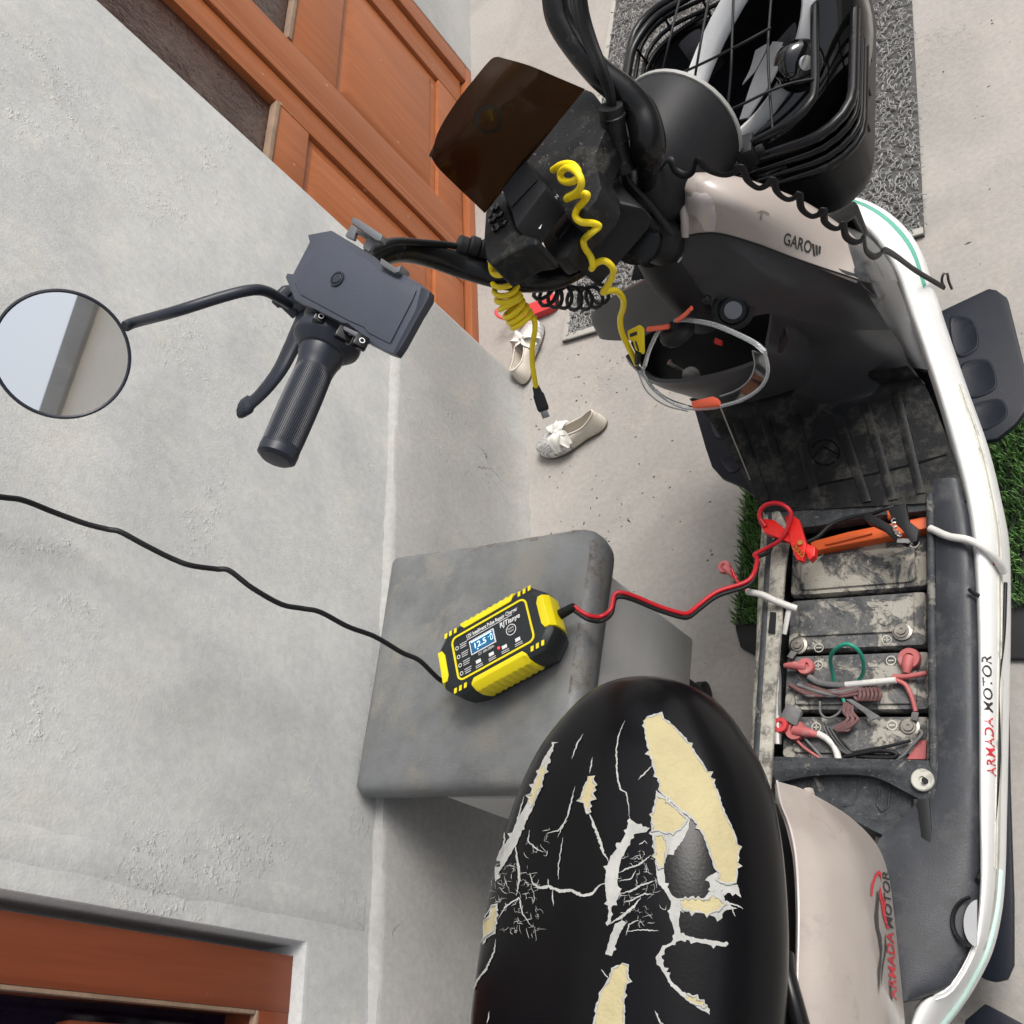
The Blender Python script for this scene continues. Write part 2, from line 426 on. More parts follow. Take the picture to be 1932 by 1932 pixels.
M['orange'] = mat('orange_plastic', (0.62, 0.105, 0.022), 0.45, var=0.12, dirt=(0.40, 0.11, 0.05), dirt_amt=0.4, dscale=30)
M['wirewhite'] = mat('dirty_white_sleeve', (0.60, 0.59, 0.56), 0.55, var=0.1, dirt=(0.38, 0.36, 0.32), dirt_amt=0.35, dscale=60)
M['wiregrey'] = mat('dusty_grey_wire', (0.13, 0.13, 0.13), 0.65, var=0.3, vscale=60)
M['wiremaroon'] = mat('dusty_maroon_wire', (0.13, 0.065, 0.065), 0.6, var=0.3, vscale=60)
M['green'] = mat('green_wire', (0.015, 0.22, 0.15), 0.4, var=0.1)
M['steel'] = mat('steel', (0.55, 0.55, 0.53), 0.3, 1.0, var=0.15)
M['dullsteel'] = mat('dull_steel', (0.30, 0.28, 0.25), 0.45, 1.0, var=0.3, vscale=80)
M['brass'] = mat('brass', (0.65, 0.43, 0.12), 0.3, 1.0, var=0.1)
def mud(name, base, film, cake, amount=0.5, scale=17.0, bump=0.0016):
    m = bpy.data.materials.new(name); m.use_nodes = True
    nt = m.node_tree; N = nt.nodes; Lk = nt.links; b = N['Principled BSDF']; tc = N.new('ShaderNodeTexCoord')
    def nz(sc, d, r, dist=0.0):
        t = N.new('ShaderNodeTexNoise'); t.inputs['Scale'].default_value = sc; t.inputs['Detail'].default_value = d; t.inputs['Roughness'].default_value = r; t.inputs['Distortion'].default_value = dist
        Lk.new(tc.outputs['Object'], t.inputs['Vector']); return t.outputs['Fac']
    def rng(src, a, c):
        r = N.new('ShaderNodeMapRange'); r.inputs['From Min'].default_value = a; r.inputs['From Max'].default_value = c; Lk.new(src, r.inputs['Value']); return r.outputs['Result']
    def mix(f, a, c):
        x = N.new('ShaderNodeMix'); x.data_type = 'RGBA'; Lk.new(f, x.inputs[0])
        for idx, v in ((6, a), (7, c)):
            if isinstance(v, tuple): x.inputs[idx].default_value = (*v, 1)
            else: Lk.new(v, x.inputs[idx])
        return x.outputs[2]
    big = nz(scale, 7, 0.7, 0.6); sp = nz(scale * 9, 3, 0.7)
    cakef = rng(big, 0.60 - 0.2 * amount, 0.66 - 0.2 * amount)
    c = mix(rng(nz(scale * 2.3, 5, 0.7), 0.35, 0.7), tuple(base), tuple(film))
    c = mix(cakef, c, tuple(cake))
    c = mix(rng(sp, 0.63, 0.70), c, tuple(k * 0.9 for k in cake))
    c = mix(rng(sp, 0.36, 0.30), c, tuple(k * 0.6 for k in base))
    Lk.new(c, b.inputs['Base Color']); b.inputs['Roughness'].default_value = 0.62; b.inputs['Specular IOR Level'].default_value = 0.3
    ad = N.new('ShaderNodeMath'); ad.operation = 'ADD'; Lk.new(cakef, ad.inputs[0]); Lk.new(sp, ad.inputs[1])
    bp = N.new('ShaderNodeBump'); bp.inputs['Distance'].default_value = bump; Lk.new(ad.outputs[0], bp.inputs['Height']); Lk.new(bp.outputs['Normal'], b.inputs['Normal'])
    return m
M['battery'] = mud('mud_caked_battery', (0.035, 0.037, 0.043), (0.115, 0.115, 0.113), (0.32, 0.30, 0.255), 0.62, 15.0)
M['battery2'] = mud('dusty_battery', (0.055, 0.058, 0.064), (0.155, 0.155, 0.152), (0.31, 0.295, 0.26), 0.55, 20.0, 0.0012)
M['muddeck'] = mud('muddy_frame', (0.022, 0.025, 0.030), (0.060, 0.064, 0.068), (0.17, 0.165, 0.15), 0.12, 24.0, 0.0008)
M['shield'] = mat('satin_black_shield', (0.042, 0.043, 0.047), 0.36, var=0.12, bump=0.0002, bscale=900, dirt=(0.058, 0.057, 0.055), dirt_amt=0.35, dscale=8, spec=0.4)
M['foam'] = mat('cream_foam', (0.40, 0.345, 0.195), 0.85, var=0.08, vscale=30, bump=0.0012, bscale=160)
M['backing'] = mat('grey_fabric_backing', (0.36, 0.36, 0.345), 0.9, var=0.15, vscale=60, bump=0.0005, bscale=400)
M['vinyl'] = mat('black_seat_vinyl', (0.0035, 0.0035, 0.0042), 0.24, var=0.15, bump=0.00010, bscale=400, spec=0.20)
M['silver'] = mat('mirror_silver', (0.93, 0.93, 0.93), 0.015, 1.0, var=0.0)
M['smoke'] = mat('smoked_screen', (0.048, 0.025, 0.012), 0.10, var=0.15, vscale=3, trans=0.70, ior=1.2)
M['clear'] = mat('clear_polycarbonate', (0.93, 0.95, 0.95), 0.05, var=0.0, trans=1.0, ior=1.18)
M['clearframe'] = mat('clear_frame_plastic', (0.75, 0.78, 0.79), 0.12, var=0.0, trans=0.75, ior=1.35)
M['helmetblack'] = mat('glossy_helmet_shell', (0.006, 0.006, 0.006), 0.08, var=0.0, coat=0.5)
M['helmetwhite'] = mat('white_helmet_trim', (0.80, 0.80, 0.80), 0.4, var=0.06)
M['lining'] = mat('black_fabric_lining', (0.010, 0.010, 0.013), 0.95, var=0.3, vscale=40, spec=0.15)
M['strapgrey'] = mat('grey_strap', (0.13, 0.135, 0.145), 0.8, var=0.1)
M['holder'] = mat('slate_grey_plastic', (0.046, 0.053, 0.072), 0.42, var=0.06, bump=0.0002, bscale=900)
M['matborder'] = mat('grey_mat_border', (0.36, 0.35, 0.32), 0.7, var=0.08)
M['shoe'] = mat('off_white_leather', (0.62, 0.57, 0.49), 0.5, var=0.08, dirt=(0.44, 0.39, 0.32), dirt_amt=0.35, dscale=40)
M['insole'] = mat('pale_insole', (0.50, 0.46, 0.43), 0.7, var=0.1)
M['sole'] = mat('brown_sole', (0.16, 0.13, 0.10), 0.8, var=0.1)
M['bow'] = mat('sheer_bow', (0.66, 0.645, 0.60), 0.7, var=0.06)
M['sandal'] = mat('red_sandal_foam', (0.55, 0.045, 0.05), 0.55, var=0.06)
M['screen'] = mat('blue_display', (0.02, 0.10, 0.20), 0.2, var=0.0, emit=(0.01, 0.10, 0.26), estr=0.25)
M['glow'] = mat('display_digits', (0.5, 0.75, 0.9), 0.4, var=0.0, emit=(0.55, 0.85, 1.0), estr=0.8)
M['redled'] = mat('red_led', (0.8, 0.05, 0.05), 0.3, var=0.0, emit=(1.0, 0.05, 0.05), estr=1.2)
M['beige'] = plaster('beige_facade', (0.88, 0.83, 0.76), (0.85, 0.80, 0.73), (0.88, 0.82, 0.74), 0.2, 0.2)

def stain_mat(name, col, scale, lo, hi):
    m = mat(name, col, 0.65, var=0.25, vscale=60, bump=0.0006, bscale=200)
    nt = m.node_tree; b = nt.nodes['Principled BSDF']; tc = nt.nodes.new('ShaderNodeTexCoord'); n = nt.nodes.new('ShaderNodeTexNoise')
    n.inputs['Scale'].default_value = scale; n.inputs['Detail'].default_value = 6; n.inputs['Roughness'].default_value = 0.7
    nt.links.new(tc.outputs['Object'], n.inputs['Vector']); r = nt.nodes.new('ShaderNodeMapRange'); r.inputs['From Min'].default_value = lo; r.inputs['From Max'].default_value = hi
    nt.links.new(n.outputs['Fac'], r.inputs['Value']); nt.links.new(r.outputs['Result'], b.inputs['Alpha']); return m
M['worn'] = stain_mat('worn_brown_vinyl', (0.19, 0.15, 0.125), 38.0, 0.50, 0.72)

# ================================================================== THE SETTING
mb = MB()
mb.add([(-60, -60, 0), (60, -60, 0), (60, 60, 0), (-60, 60, 0)], [(0, 1, 2, 3)])
o = obj('ground', mb, M['ground'], smooth=0); tag(o, 'pale dusty concrete yard under the scooter', kind='structure')

def cells_solid(mb, ys, zs, hole, x0, x1):
    ny, nz_ = len(ys), len(zs)
    idx = {}
    def vid(i, j, k):
        if (i, j, k) not in idx:
            idx[(i, j, k)] = len(mb.v); mb.v.append(Vector((x0 if k == 0 else x1, ys[i], zs[j])))
        return idx[(i, j, k)]
    solid = {(i, j) for i in range(ny - 1) for j in range(nz_ - 1) if not hole(i, j)}
    for (i, j) in solid:
        for k in (0, 1):
            mb.f.append((vid(i, j, k), vid(i + 1, j, k), vid(i + 1, j + 1, k), vid(i, j + 1, k)))
        for (di, dj, a, b) in ((-1, 0, (i, j), (i, j + 1)), (1, 0, (i + 1, j), (i + 1, j + 1)), (0, -1, (i, j), (i + 1, j)), (0, 1, (i, j + 1), (i + 1, j + 1))):
            if (i + di, j + dj) not in solid:
                mb.f.append((vid(*a, 0), vid(*b, 0), vid(*b, 1), vid(*a, 1)))

WX = -0.993
house = thing('house', 'grey cement-plastered house wall with reddish wooden door and window behind the scooter', 'house', (WX - 0.1, 1.0, 0))
mb = MB()
ys = [-6, -1.2, 0.242, 1.588, 2.95]; zs = [-0.02, 0.42, 0.556, 1.75, 3.1]
cells_solid(mb, ys, zs, lambda i, j: (i == 1 and j == 2) or (i == 3 and j < 4), WX, WX - 0.24)
wallo = obj('wall', mb, M['wall'], house, bevel=0.007, bseg=2)
obj('wall_beyond_door', MB().aabb((-1.3, 2.951, -0.02), (-1.083, 9, 3.1)), M['wall'], house, bevel=0.006)
# plinth: a wobbly proud band, worn along its top edge
mb = MB(); rings = []
yy = [-6 + i * 0.25 for i in range(20)] + [-1 + i * 0.012 for i in range(216)]
yy = sorted(y for y in yy if y < 1.58) + [1.575, 1.588, 1.594]
for y in yy:
    e = 0.004 * noise.noise((y * 9, 0.3, 0)) + 0.004 * noise.noise((y * 31, 1.3, 0)) + 0.002 * noise.noise((y * 77, 3.3, 0))
    g = 0.006 * noise.noise((y * 5, 4.3, 0)) + 0.003 * noise.noise((y * 27, 7.3, 0))
    xo = -0.977 + (0.0 if y < 1.58 else -0.004 * (y > 1.58) - 0.008 * (y > 1.59))
    rings.append([(WX - 0.004, y, -0.01), (WX - 0.004, y, 0.437 + e), (WX + 0.004 + e * 0.3, y, 0.436 + e), (xo - 0.003, y, 0.430 + g * 0.7), (xo, y, 0.423 + g), (xo + 0.001 + g * 0.2, y, 0.30), (xo + 0.001, y, 0.14), (xo + 0.002 + e * 0.4, y, 0.04), (xo + 0.012 + e, y, 0.012), (xo + 0.02 + e, y, -0.01)])
mb.loft(rings)
obj('plinth', mb, M['plinth'], house, smooth=38)
# cement skirt piece under the window and the rough rounded fold beside it
mb = MB(); rings = []
for i in range(60):
    z = 0.45 + i * 0.03
    n1 = noise.noise((z * 14, 3.1, 0)); n2 = noise.noise((z * 37, 9.1, 0))
    y0 = 0.262 + 0.010 * n1 + 0.004 * n2
    rings.append([(WX - 0.012, 0.335, z), (WX - 0.0012, 0.320 + 0.01 * n1, z), (WX + 0.0010 + 0.0006 * n2, 0.295 + 0.006 * n1, z), (WX + 0.0014 + 0.0012 * n2, 0.272 + 0.008 * n1, z), (WX - 0.005 + 0.001 * n2, 0.257 + 0.005 * n1, z), (WX - 0.016, 0.2445, z), (WX - 0.026, 0.2415, z), (WX - 0.04, 0.2415, z)])
mb.loft(rings)
obj('plaster_fold', mb, M['wall'], house, smooth=60)

# ---- door: frame, stiles and rails; glass panes, wooden panels, meeting strip
DX = -1.10
def dyz(x, y): p = AX(x, y, DX); return p.y, p.z
mb = MB()
gy = 2.058
y_p1 = dyz(533, 168)[0]; z_p1 = dyz(533, 168)[1]
y_pn = dyz(588, 224)[0]; z_pn = dyz(588, 224)[1]
jy = 2.865
mb.aabb((DX - 0.05, 1.56, 0.03), (DX + 0.012, 1.62, 2.16))           # left jamb
mb.aabb((DX - 0.05, jy + 0.004, 0.03), (DX + 0.014, 2.96, 2.16))             # right jamb
mb.aabb((DX - 0.05, 1.62, 2.06), (DX + 0.012, jy, 2.16))             # head
def leaf(mb, y0, y1, zg, zp0, zp1, st):
    mb.aabb((DX - 0.035, y0, 0.04), (DX, y0 + st, 2.05)); mb.aabb((DX - 0.035, y1 - st, 0.04), (DX, y1, 2.05))
    mb.aabb((DX - 0.035, y0 + st, 0.04), (DX - 0.001, y1 - st, zp0)); mb.aabb((DX - 0.035, y0 + st, zp1), (DX - 0.001, y1 - st, zg)); mb.aabb((DX - 0.035, y0 + st, 1.93), (DX - 0.001, y1 - st, 2.05))
zg = z_p1; zg2 = dyz(552, 65)[1]
leaf(mb, 1.625, gy - 0.022, zg, 0.16, z_pn, 0.085)
leaf(mb, gy + 0.022, jy - 0.004, zg2, 0.15, zg2 - 0.15, 0.12)
door = obj('door', mb, M['wood'], house, bevel=0.004, label='reddish brown wooden double door, its glass dark and dusty')
mb = MB().aabb((DX - 0.004, gy - 0.021, 0.05), (DX + 0.010, gy - 0.004, 2.05)); mb.aabb((DX - 0.004, gy + 0.002, 0.05), (DX + 0.006, gy + 0.021, 2.05))
obj('meeting_strip', mb, M['wood'], door, bevel=0.003)
for (a, b, c, d) in ((1.712, gy - 0.108, 0.162, z_pn - 0.002), (gy + 0.144, jy - 0.126, 0.152, zg2 - 0.152)):
    mb = MB().aabb((DX - 0.025, a, c), (DX - 0.012, b, d))
    mb.prism([Vector((DX - 0.012, y, z)) for y, z in ((a + .02, c + .02), (b - .02, c + .02), (b - .02, d - .02), (a + .02, d - .02))], [Vector((DX - 0.004, y, z)) for y, z in ((a + .045, c + .045), (b - .045, c + .045), (b - .045, d - .045), (a + .045, d - .045))])
    obj('panel', mb, M['wood'], door, smooth=20)
for (a, b, c) in ((1.711, gy - 0.108, zg), (gy + 0.143, jy - 0.125, zg2)):
    obj('pane', MB().aabb((DX - 0.024, a, c - 0.006), (DX - 0.019, b, 1.94)), M['pane'], door)
    mb = MB().aabb((DX - 0.018, a + .001, c + .001), (DX + 0.003, b - .001, c + 0.013))
    obj('glazing_bead', mb, M['rust'], door, bevel=0.002)
mb = MB().aabb((DX - 0.06, 1.592, -0.01), (DX + 0.015, 2.948, 0.028))
obj('threshold', mb, M['wood_h'], door, bevel=0.005)

# ---- window
FX = WX - 0.022
c0 = AX(553, 1804, FX); c1 = AX(490, 1912, FX)
wy, wz, iy, iz = c0.y, c0.z, c1.y + 0.004, c1.z
mb = MB()
mb.aabb((FX - 0.07, iy, wz), (FX, wy, 1.74)); mb.aabb((FX - 0.07, -1.19, wz), (FX - 0.0006, iy, iz)); mb.aabb((FX - 0.07, -1.19, 1.67), (FX - 0.0006, iy, 1.74)); mb.aabb((FX - 0.07, -1.19, iz), (FX, -1.12, 1.67))
win = obj('window', mb, M['dkwood'], house, bevel=0.004, label='dark red wooden window frame with paint drops')
mb = MB().aabb((FX - 0.012, iy - 0.005, iz + 0.006), (FX - 0.001, iy, 1.66)); mb.aabb((FX - 0.012, -1.1, iz), (FX - 0.001, iy, iz + 0.005))
obj('glazing_bead', mb, M['rust'], win, bevel=0.001)
mb = MB().aabb((FX - 0.06, iy - 0.10, iz + 0.03), (FX - 0.034, iy - 0.022, 0.84)); mb.aabb((FX - 0.06, -1.1, iz + 0.03), (FX - 0.034, iy - 0.10, 0.70))
obj('sash', mb, M['dkwood'], win, bevel=0.003)
obj('pane', MB().aabb((FX - 0.066, -1.12, iz), (FX - 0.062, iy, 1.67)), M['darkpane'], win)

# facade across the yard (seen in the scooter's mirror)
bld = thing('building', 'pale beige building across the yard with a concrete eave, reflected in the round mirror', 'building', (5.2, -2.0, 0))
obj('wall', MB().aabb((5.0, -16, 2.2), (5.4, 10, 3.25)), M['beige'], bld)
obj('lower_wall', MB().aabb((4.98, -16, -0.02), (5.4, 10, 2.2)), M['plinth'], bld)
obj('eave', MB().aabb((4.90, -16.3, 3.25), (5.6, 10.3, 3.40)), M['plinth'], bld, bevel=0.01)

# ================================================================== DOOR MAT
lb, rb = A(1064, 648, 0), A(1745, 447, 0); rt, lt = A(1715, 0, 0), A(1110, 0, 0)
e1 = (rb - lb); mlen = 1.29
e1n = e1.normalized(); e2n = Vector((-e1n.y, e1n.x, 0))
mw = e1.length
matt = thing('doormat', 'grey looped vinyl doormat with pale border under the front wheel and basket', 'doormat', lb.lerp(rb, 0.5))
def mp_(u, v, z=0): return lb + e1n * u + e2n * v + UP * z
mb = MB().prism([mp_(0, 0, 0.001), mp_(mw, 0, 0.001), mp_(mw, mlen, 0.001), mp_(0, mlen, 0.001)], [mp_(0, 0, 0.006), mp_(mw, 0, 0.006), mp_(mw, mlen, 0.006), mp_(0, mlen, 0.006)])
M['matbase'] = mat('grey_mat_base', (0.075, 0.074, 0.072), 0.8, var=0.3, vscale=150)
obj('backing_sheet', mb, M['matbase'], matt)
mb = MB()
bw = 0.016
for (u0, v0, u1, v1) in ((0, 0.0, bw, mlen), (bw, 0, mw, bw)):
    a = [mp_(u0, v0, 0.0065), mp_(u1, v0, 0.0065), mp_(u1, v1, 0.0065), mp_(u0, v1, 0.0065)]
    mb.prism(a, [p + UP * 0.006 for p in a])
obj('border', mb, M['matborder'], matt, bevel=0.002)
rnd = random.Random(3)
mb = MB()
vv = []; ff = []
M['matpile'] = mat('grey_vinyl_loops', (0.34, 0.338, 0.33), 0.45, var=0.35, vscale=700)
for i in range(15500):
    u = bw + rnd.random() * (mw - bw - 0.004); v = bw + rnd.random() ** 1.25 * (1.25)
    a = rnd.random() * 6.283; cu = (rnd.random() - 0.5) * 5; L_ = 0.010 + rnd.random() * 0.008; z = 0.008 + rnd.random() * 0.006
    pts = []; x, y = u, v
    for k in range(4):
        pts.append((x, y, z + (0.003 if k in (1, 2) else 0) - 0.001)); x += math.cos(a) * L_ / 3; y += math.sin(a) * L_ / 3; a += cu / 3
    o_ = len(vv)
    for k, p in enumerate(pts):
        q = pts[min(k + 1, 3)]; w_ = pts[max(k - 1, 0)]
        tx, ty = q[0] - w_[0], q[1] - w_[1]; l = math.hypot(tx, ty) or 1; nx, ny = -ty / l * 0.0011, tx / l * 0.0011
        if not (0.002 < p[0] < mw - 0.001 and p[1] > 0.002): pass
        vv += [mp_(p[0] + nx, p[1] + ny, p[2]), mp_(p[0], p[1], p[2] + 0.0013), mp_(p[0] - nx, p[1] - ny, p[2])]
    for k in range(3):
        s0 = o_ + k * 3
        ff += [(s0, s0 + 3, s0 + 4, s0 + 1), (s0 + 1, s0 + 4, s0 + 5, s0 + 2)]
mb.v = vv; mb.f = ff
obj('looped_pile', mb, M['matpile'], matt, smooth=60, kind='stuff')

# ================================================================== GRASS MAT
def gl(r, s, z=0): p = W(r, s, 0); p.z = z; return p
gr = thing('grass_mat', 'green artificial grass mat on black rubber lying under the scooter', 'mat', gl(-0.03, 0.27))
GR0, GR1, GS0, GS1 = -0.305, 0.32, 0.135, 0.47
ol = [(GR0 + 0.012, GS0 - 0.04), (GR0 + 0.05, GS0 - 0.062), (GR1, GS0 - 0.085), (GR1, GS1), (GR0, GS1), (GR0, GS0 - 0.005)]
obj('rubber_base', MB().prism([gl(*p, 0.001) for p in ol], [gl(*p, 0.010) for p in ol]), M['rubber'], gr, bevel=0.003)
def grassmat(name):
    m = bpy.data.materials.new(name); m.use_nodes = True; nt = m.node_tree; b = nt.nodes['Principled BSDF']
    tc = nt.nodes.new('ShaderNodeTexCoord'); n = nt.nodes.new('ShaderNodeTexNoise'); n.inputs['Scale'].default_value = 160
    nt.links.new(tc.outputs['Object'], n.inputs['Vector'])
    cr = nt.nodes.new('ShaderNodeValToRGB'); e = cr.color_ramp.elements
    e[0].position = 0.3; e[0].color = (0.055, 0.15, 0.035, 1); e[1].position = 0.7; e[1].color = (0.24, 0.43, 0.14, 1)
    nt.links.new(n.outputs['Fac'], cr.inputs[0]); nt.links.new(cr.outputs[0], b.inputs['Base Color'])
    b.inputs['Roughness'].default_value = 0.5; return m
M['grass'] = grassmat('plastic_grass')
vv = []; ff = []
for i in range(15000):
    r_ = GR0 + rnd.random() * (GR1 - GR0); s_ = GS0 + rnd.random() * (GS1 - GS0)
    if -0.10 < r_ < 0.10 and rnd.random() < 0.8: continue
    h = 0.018 + rnd.random() * 0.014; a = rnd.random() * 6.283; le = rnd.random() * 0.014
    b0 = gl(r_, s_, 0.010); t = Vector((math.cos(a), math.sin(a), 0)); sd_ = Vector((-t.y, t.x, 0)) * 0.0011
    o_ = len(vv); m1 = b0 + UP * h * 0.55 + t * le * 0.3; tp = b0 + UP * h + t * le
    vv += [b0 - sd_, b0 + sd_, m1 + sd_, m1 - sd_, tp]; ff += [(o_, o_ + 1, o_ + 2, o_ + 3), (o_ + 3, o_ + 2, o_ + 4)]
mb = MB(); mb.v = vv; mb.f = ff
obj('grass_pile', mb, M['grass'], gr, smooth=0, kind='stuff')

# ================================================================== STOOL
ZT = 0.49
pc = [A(735, 1048, ZT), A(1136, 984, ZT), A(1066, 1486, ZT), A(662, 1497, ZT)]
def round_poly(pts, rads, k=6):
    out = []; n = len(pts)
    for i in range(n):
        p, a, b = pts[i], pts[i - 1], pts[(i + 1) % n]
        da, db = (a - p).normalized(), (b - p).normalized()
        ang = math.acos(max(-1, min(1, da.dot(db)))); t = rads[i] / math.tan(ang / 2)
        pa, pb = p + da * t, p + db * t
        for j in range(k + 1):
            s_ = j / k; out.append((pa * (1 - s_) + p * s_) * (1 - s_) + (p * (1 - s_) + pb * s_) * s_)
    return out
stool = thing('stool', 'grey padded vinyl stool with worn brown edge standing against the plinth', 'stool', sum(pc, Vector()) / 4 - UP * ZT)
base = round_poly(pc, [0.012, 0.045, 0.03, 0.014], 7)
def densify(poly, d):
    out = []
    for i, p in enumerate(poly):
        q = poly[(i + 1) % len(poly)]; n = max(1, int((q - p).length / d))
        for j in range(n): out.append(p.lerp(q, j / n))
    return out
base = densify(base, 0.03)
cen = sum(base, Vector()) / len(base)
def ring(k, dz, out=0.0):
    R = []
    for p in base:
        d = p - cen; d.z = 0
        R.append(cen + d * k + d.normalized() * out + UP * dz)
    return R
mb = MB()
mb.loft([ring(1, -0.058, -0.035), ring(1, -0.058, -0.014), ring(1, -0.05, -0.004), ring(1, -0.03, 0.0), ring(1, -0.014, -0.001), ring(1, -0.005, -0.006), ring(1, 0.0, -0.016), ring(0.82, 0.001), ring(0.6, 0.0015), ring(0.35, 0.001), ring(0.1, 0.0)])
obj('seat_pad', mb, M['grey'], stool, smooth=60)
p1, p4 = A(1140, 1072, 0.44), Vector((-0.852, 0.427, 0.44))
ax_a = (pc[1] - pc[0]).normalized(); ax_b = Vector((ax_a.y, -ax_a.x, 0))
p2 = p1 + ax_b * (p4 - p1).dot(ax_b); p3 = p1 + ax_a * (p4 - p1).dot(ax_a)
top_ = round_poly([p3, p1, p2, p4], [0.01] * 4, 4)
cb_ = sum(top_, Vector()) / len(top_)
mb = MB(); mb.loft([[p + (cb_ - p) * k - UP * (p.z - z) for p in top_] for z, k in ((0.148, 0.03), (0.153, 0.0), (0.30, 0.0), (0.445, 0.0))])
obj('body', mb, M['greybody'], stool, smooth=40)
for q in (p1, p2, p3, p4):
    w_ = q + (cb_ - q) * 0.36; mb = MB()
    c_ = Vector((w_.x, w_.y, 0.045))
    c_.z = 0.026
    mb.lathe(c_ - ax_a * 0.010, ax_a, [(0, 0.018), (0.003, 0.025), (0.017, 0.025), (0.020, 0.018)], 20)
    mb.lathe((w_.x, w_.y, 0.045), UP, [(0, 0.012), (0.104, 0.012)], 10)
    obj('castor', mb, M['rubber'], stool)
# worn strip along the front edge
i0 = [k for k, p in enumerate(base) if (p - pc[1]).length < 0.30 and (p - pc[2]).length < 0.44]
mb = MB(); rr_ = [[q[k] for k in i0] for q in (ring(1, -0.0225, 0.0006), ring(1, -0.0135, -0.0004), ring(1, -0.0046, -0.0054), ring(1, 0.0006, -0.0155), ring(0.94, 0.0014))]
n_ = len(i0)
if n_ > 2:
    for a in range(4):
        for b in range(n_ - 1): mb.add([rr_[a][b], rr_[a][b + 1], rr_[a + 1][b + 1], rr_[a + 1][b]], [(0, 1, 2, 3)])
    obj('worn_edge', mb, M['worn'], stool, smooth=70)

# ================================================================== CHARGER
ZC = ZT + 0.063
cl, cr_ = A(832, 1262, ZC), A(1028, 1152, ZC)
ct, cbm = A(909, 1157, ZC), A(950, 1257, ZC)
E1 = (cr_ - cl).normalized(); E2 = Vector((-E1.y, E1.x, 0))
CC = (cl + cr_ + ct + cbm) / 4
HL = (cr_ - cl).length / 2 + 0.004; HW = abs((ct - cbm).dot(E2)) / 2 + 0.006
chg = thing('battery_charger', 'black and yellow battery charger with blue display lying on the grey stool', 'charger', CC - UP * (ZC - ZT - 0.001))
def cp(u, v, w=0.0): return CC + E1 * u + E2 * v + UP * w
def octa(hl, hw, ch, w): return [cp(u, v, w) for u, v in ((hl - ch, hw), (hl, hw - ch), (hl, -hw + ch), (hl - ch, -hw), (-hl + ch, -hw), (-hl, -hw + ch), (-hl, hw - ch), (-hl + ch, hw))]
mb = MB(); H_ = ZC - ZT - 0.0015
mb.loft([octa(HL - 0.012, HW - 0.010, 0.020, -H_), octa(HL - 0.002, HW - 0.001, 0.022, -H_ * 0.62), octa(HL, HW, 0.022, -H_ * 0.30), octa(HL - 0.001, HW - 0.001, 0.022, -0.006), octa(HL - 0.008, HW - 0.008, 0.020, 0.0)])
case = obj('casing', mb, M['casing'], chg, bevel=0.0015)
# raised border ring and label field
def ringmb(out, inn_, z0, z1):
    n = len(out); mb = MB(); up = UP
    mb.v = [p + up * z0 for p in out] + [p + up * z0 for p in inn_] + [p + up * z1 for p in out] + [p + up * z1 for p in inn_]
    for i in range(n):
        j = (i + 1) % n
        mb.f += [(2 * n + i, 2 * n + j, 3 * n + j, 3 * n + i), (i, j, n + j, n + i), (i, 2 * n + i, 2 * n + j, j), (n + i, n + j, 3 * n + j, 3 * n + i)]
    return mb
def rr_pts(hl, hw, rad, w=0.0, k=5): return [cp(u, v, w) for u, v in rrect(hl * 2, hw * 2, rad, k)]
lh, lw = HL * 0.70, HW * 0.66
obj('yellow_outline', ringmb(rr_pts(lh, lw, 0.010), rr_pts(lh - 0.0028, lw - 0.0028, 0.0075), 0.0, 0.0011), M['yellow'], chg)
for s_ in (1, -1):                                             # yellow ribbed side grips
    for side in ('long', 'end'):
        mb = MB()
        if side == 'long':
            a, b = -HL * 0.48, HL * 0.50
            n = 9; rings = []
            for i in range(2 * n + 1):
                u = a + (b - a) * i / (2 * n); bump_ = 0.0022 if i % 2 else 0.0
                v1 = HW + 0.002 + bump_
                tp = 0.0 if 0 < i < 2 * n else 0.006
                rings.append([cp(u, s_ * (HW - 0.013 + tp), 0.0012), cp(u, s_ * (HW - 0.006 + tp * 0.5), 0.0012), cp(u, s_ * v1, -0.008), cp(u, s_ * (v1 + 0.001), -0.022), cp(u, s_ * (v1 - 0.004), -0.043), cp(u, s_ * (HW - 0.012), -0.043)])
            mb.loft(rings)
        else:
            a, b = -HW * 0.46, HW * 0.46
            rings = []
            for i in range(7):
                v = a + (b - a) * i / 6; tp = 0.0 if 0 < i < 6 else 0.004
                rings.append([cp(s_ * (HL - 0.014 + tp), v, 0.0012), cp(s_ * (HL - 0.003), v, 0.0012), cp(s_ * (HL + 0.003), v, -0.008), cp(s_ * (HL + 0.003), v, -0.030), cp(s_ * (HL - 0.006), v * 0.8, -0.050), cp(s_ * (HL - 0.014), v, -0.050)])
            mb.loft(rings)
        obj('yellow_grip', mb, M['yellow'], chg, bevel=0.0008)
for su in (1, -1):                                              # three yellow dashes at each corner
    for sv in (1, -1):
        for k in range(3):
            u = su * (HL * 0.60 + k * 0.0085); v = sv * (HW * 0.83)
            mb = MB(); mb.prism([cp(u - 0.0022, v - 0.0035, 0.0), cp(u + 0.0022, v - 0.0035, 0.0), cp(u + 0.004, v + 0.0035, 0.0), cp(u - 0.0004, v + 0.0035, 0.0)], [cp(u - 0.0022, v - 0.0035, 0.0008), cp(u + 0.0022, v - 0.0035, 0.0008), cp(u + 0.004, v + 0.0035, 0.0008), cp(u - 0.0004, v + 0.0035, 0.0008)])
            obj('yellow_dash', mb, M['yellow'], chg, smooth=0)
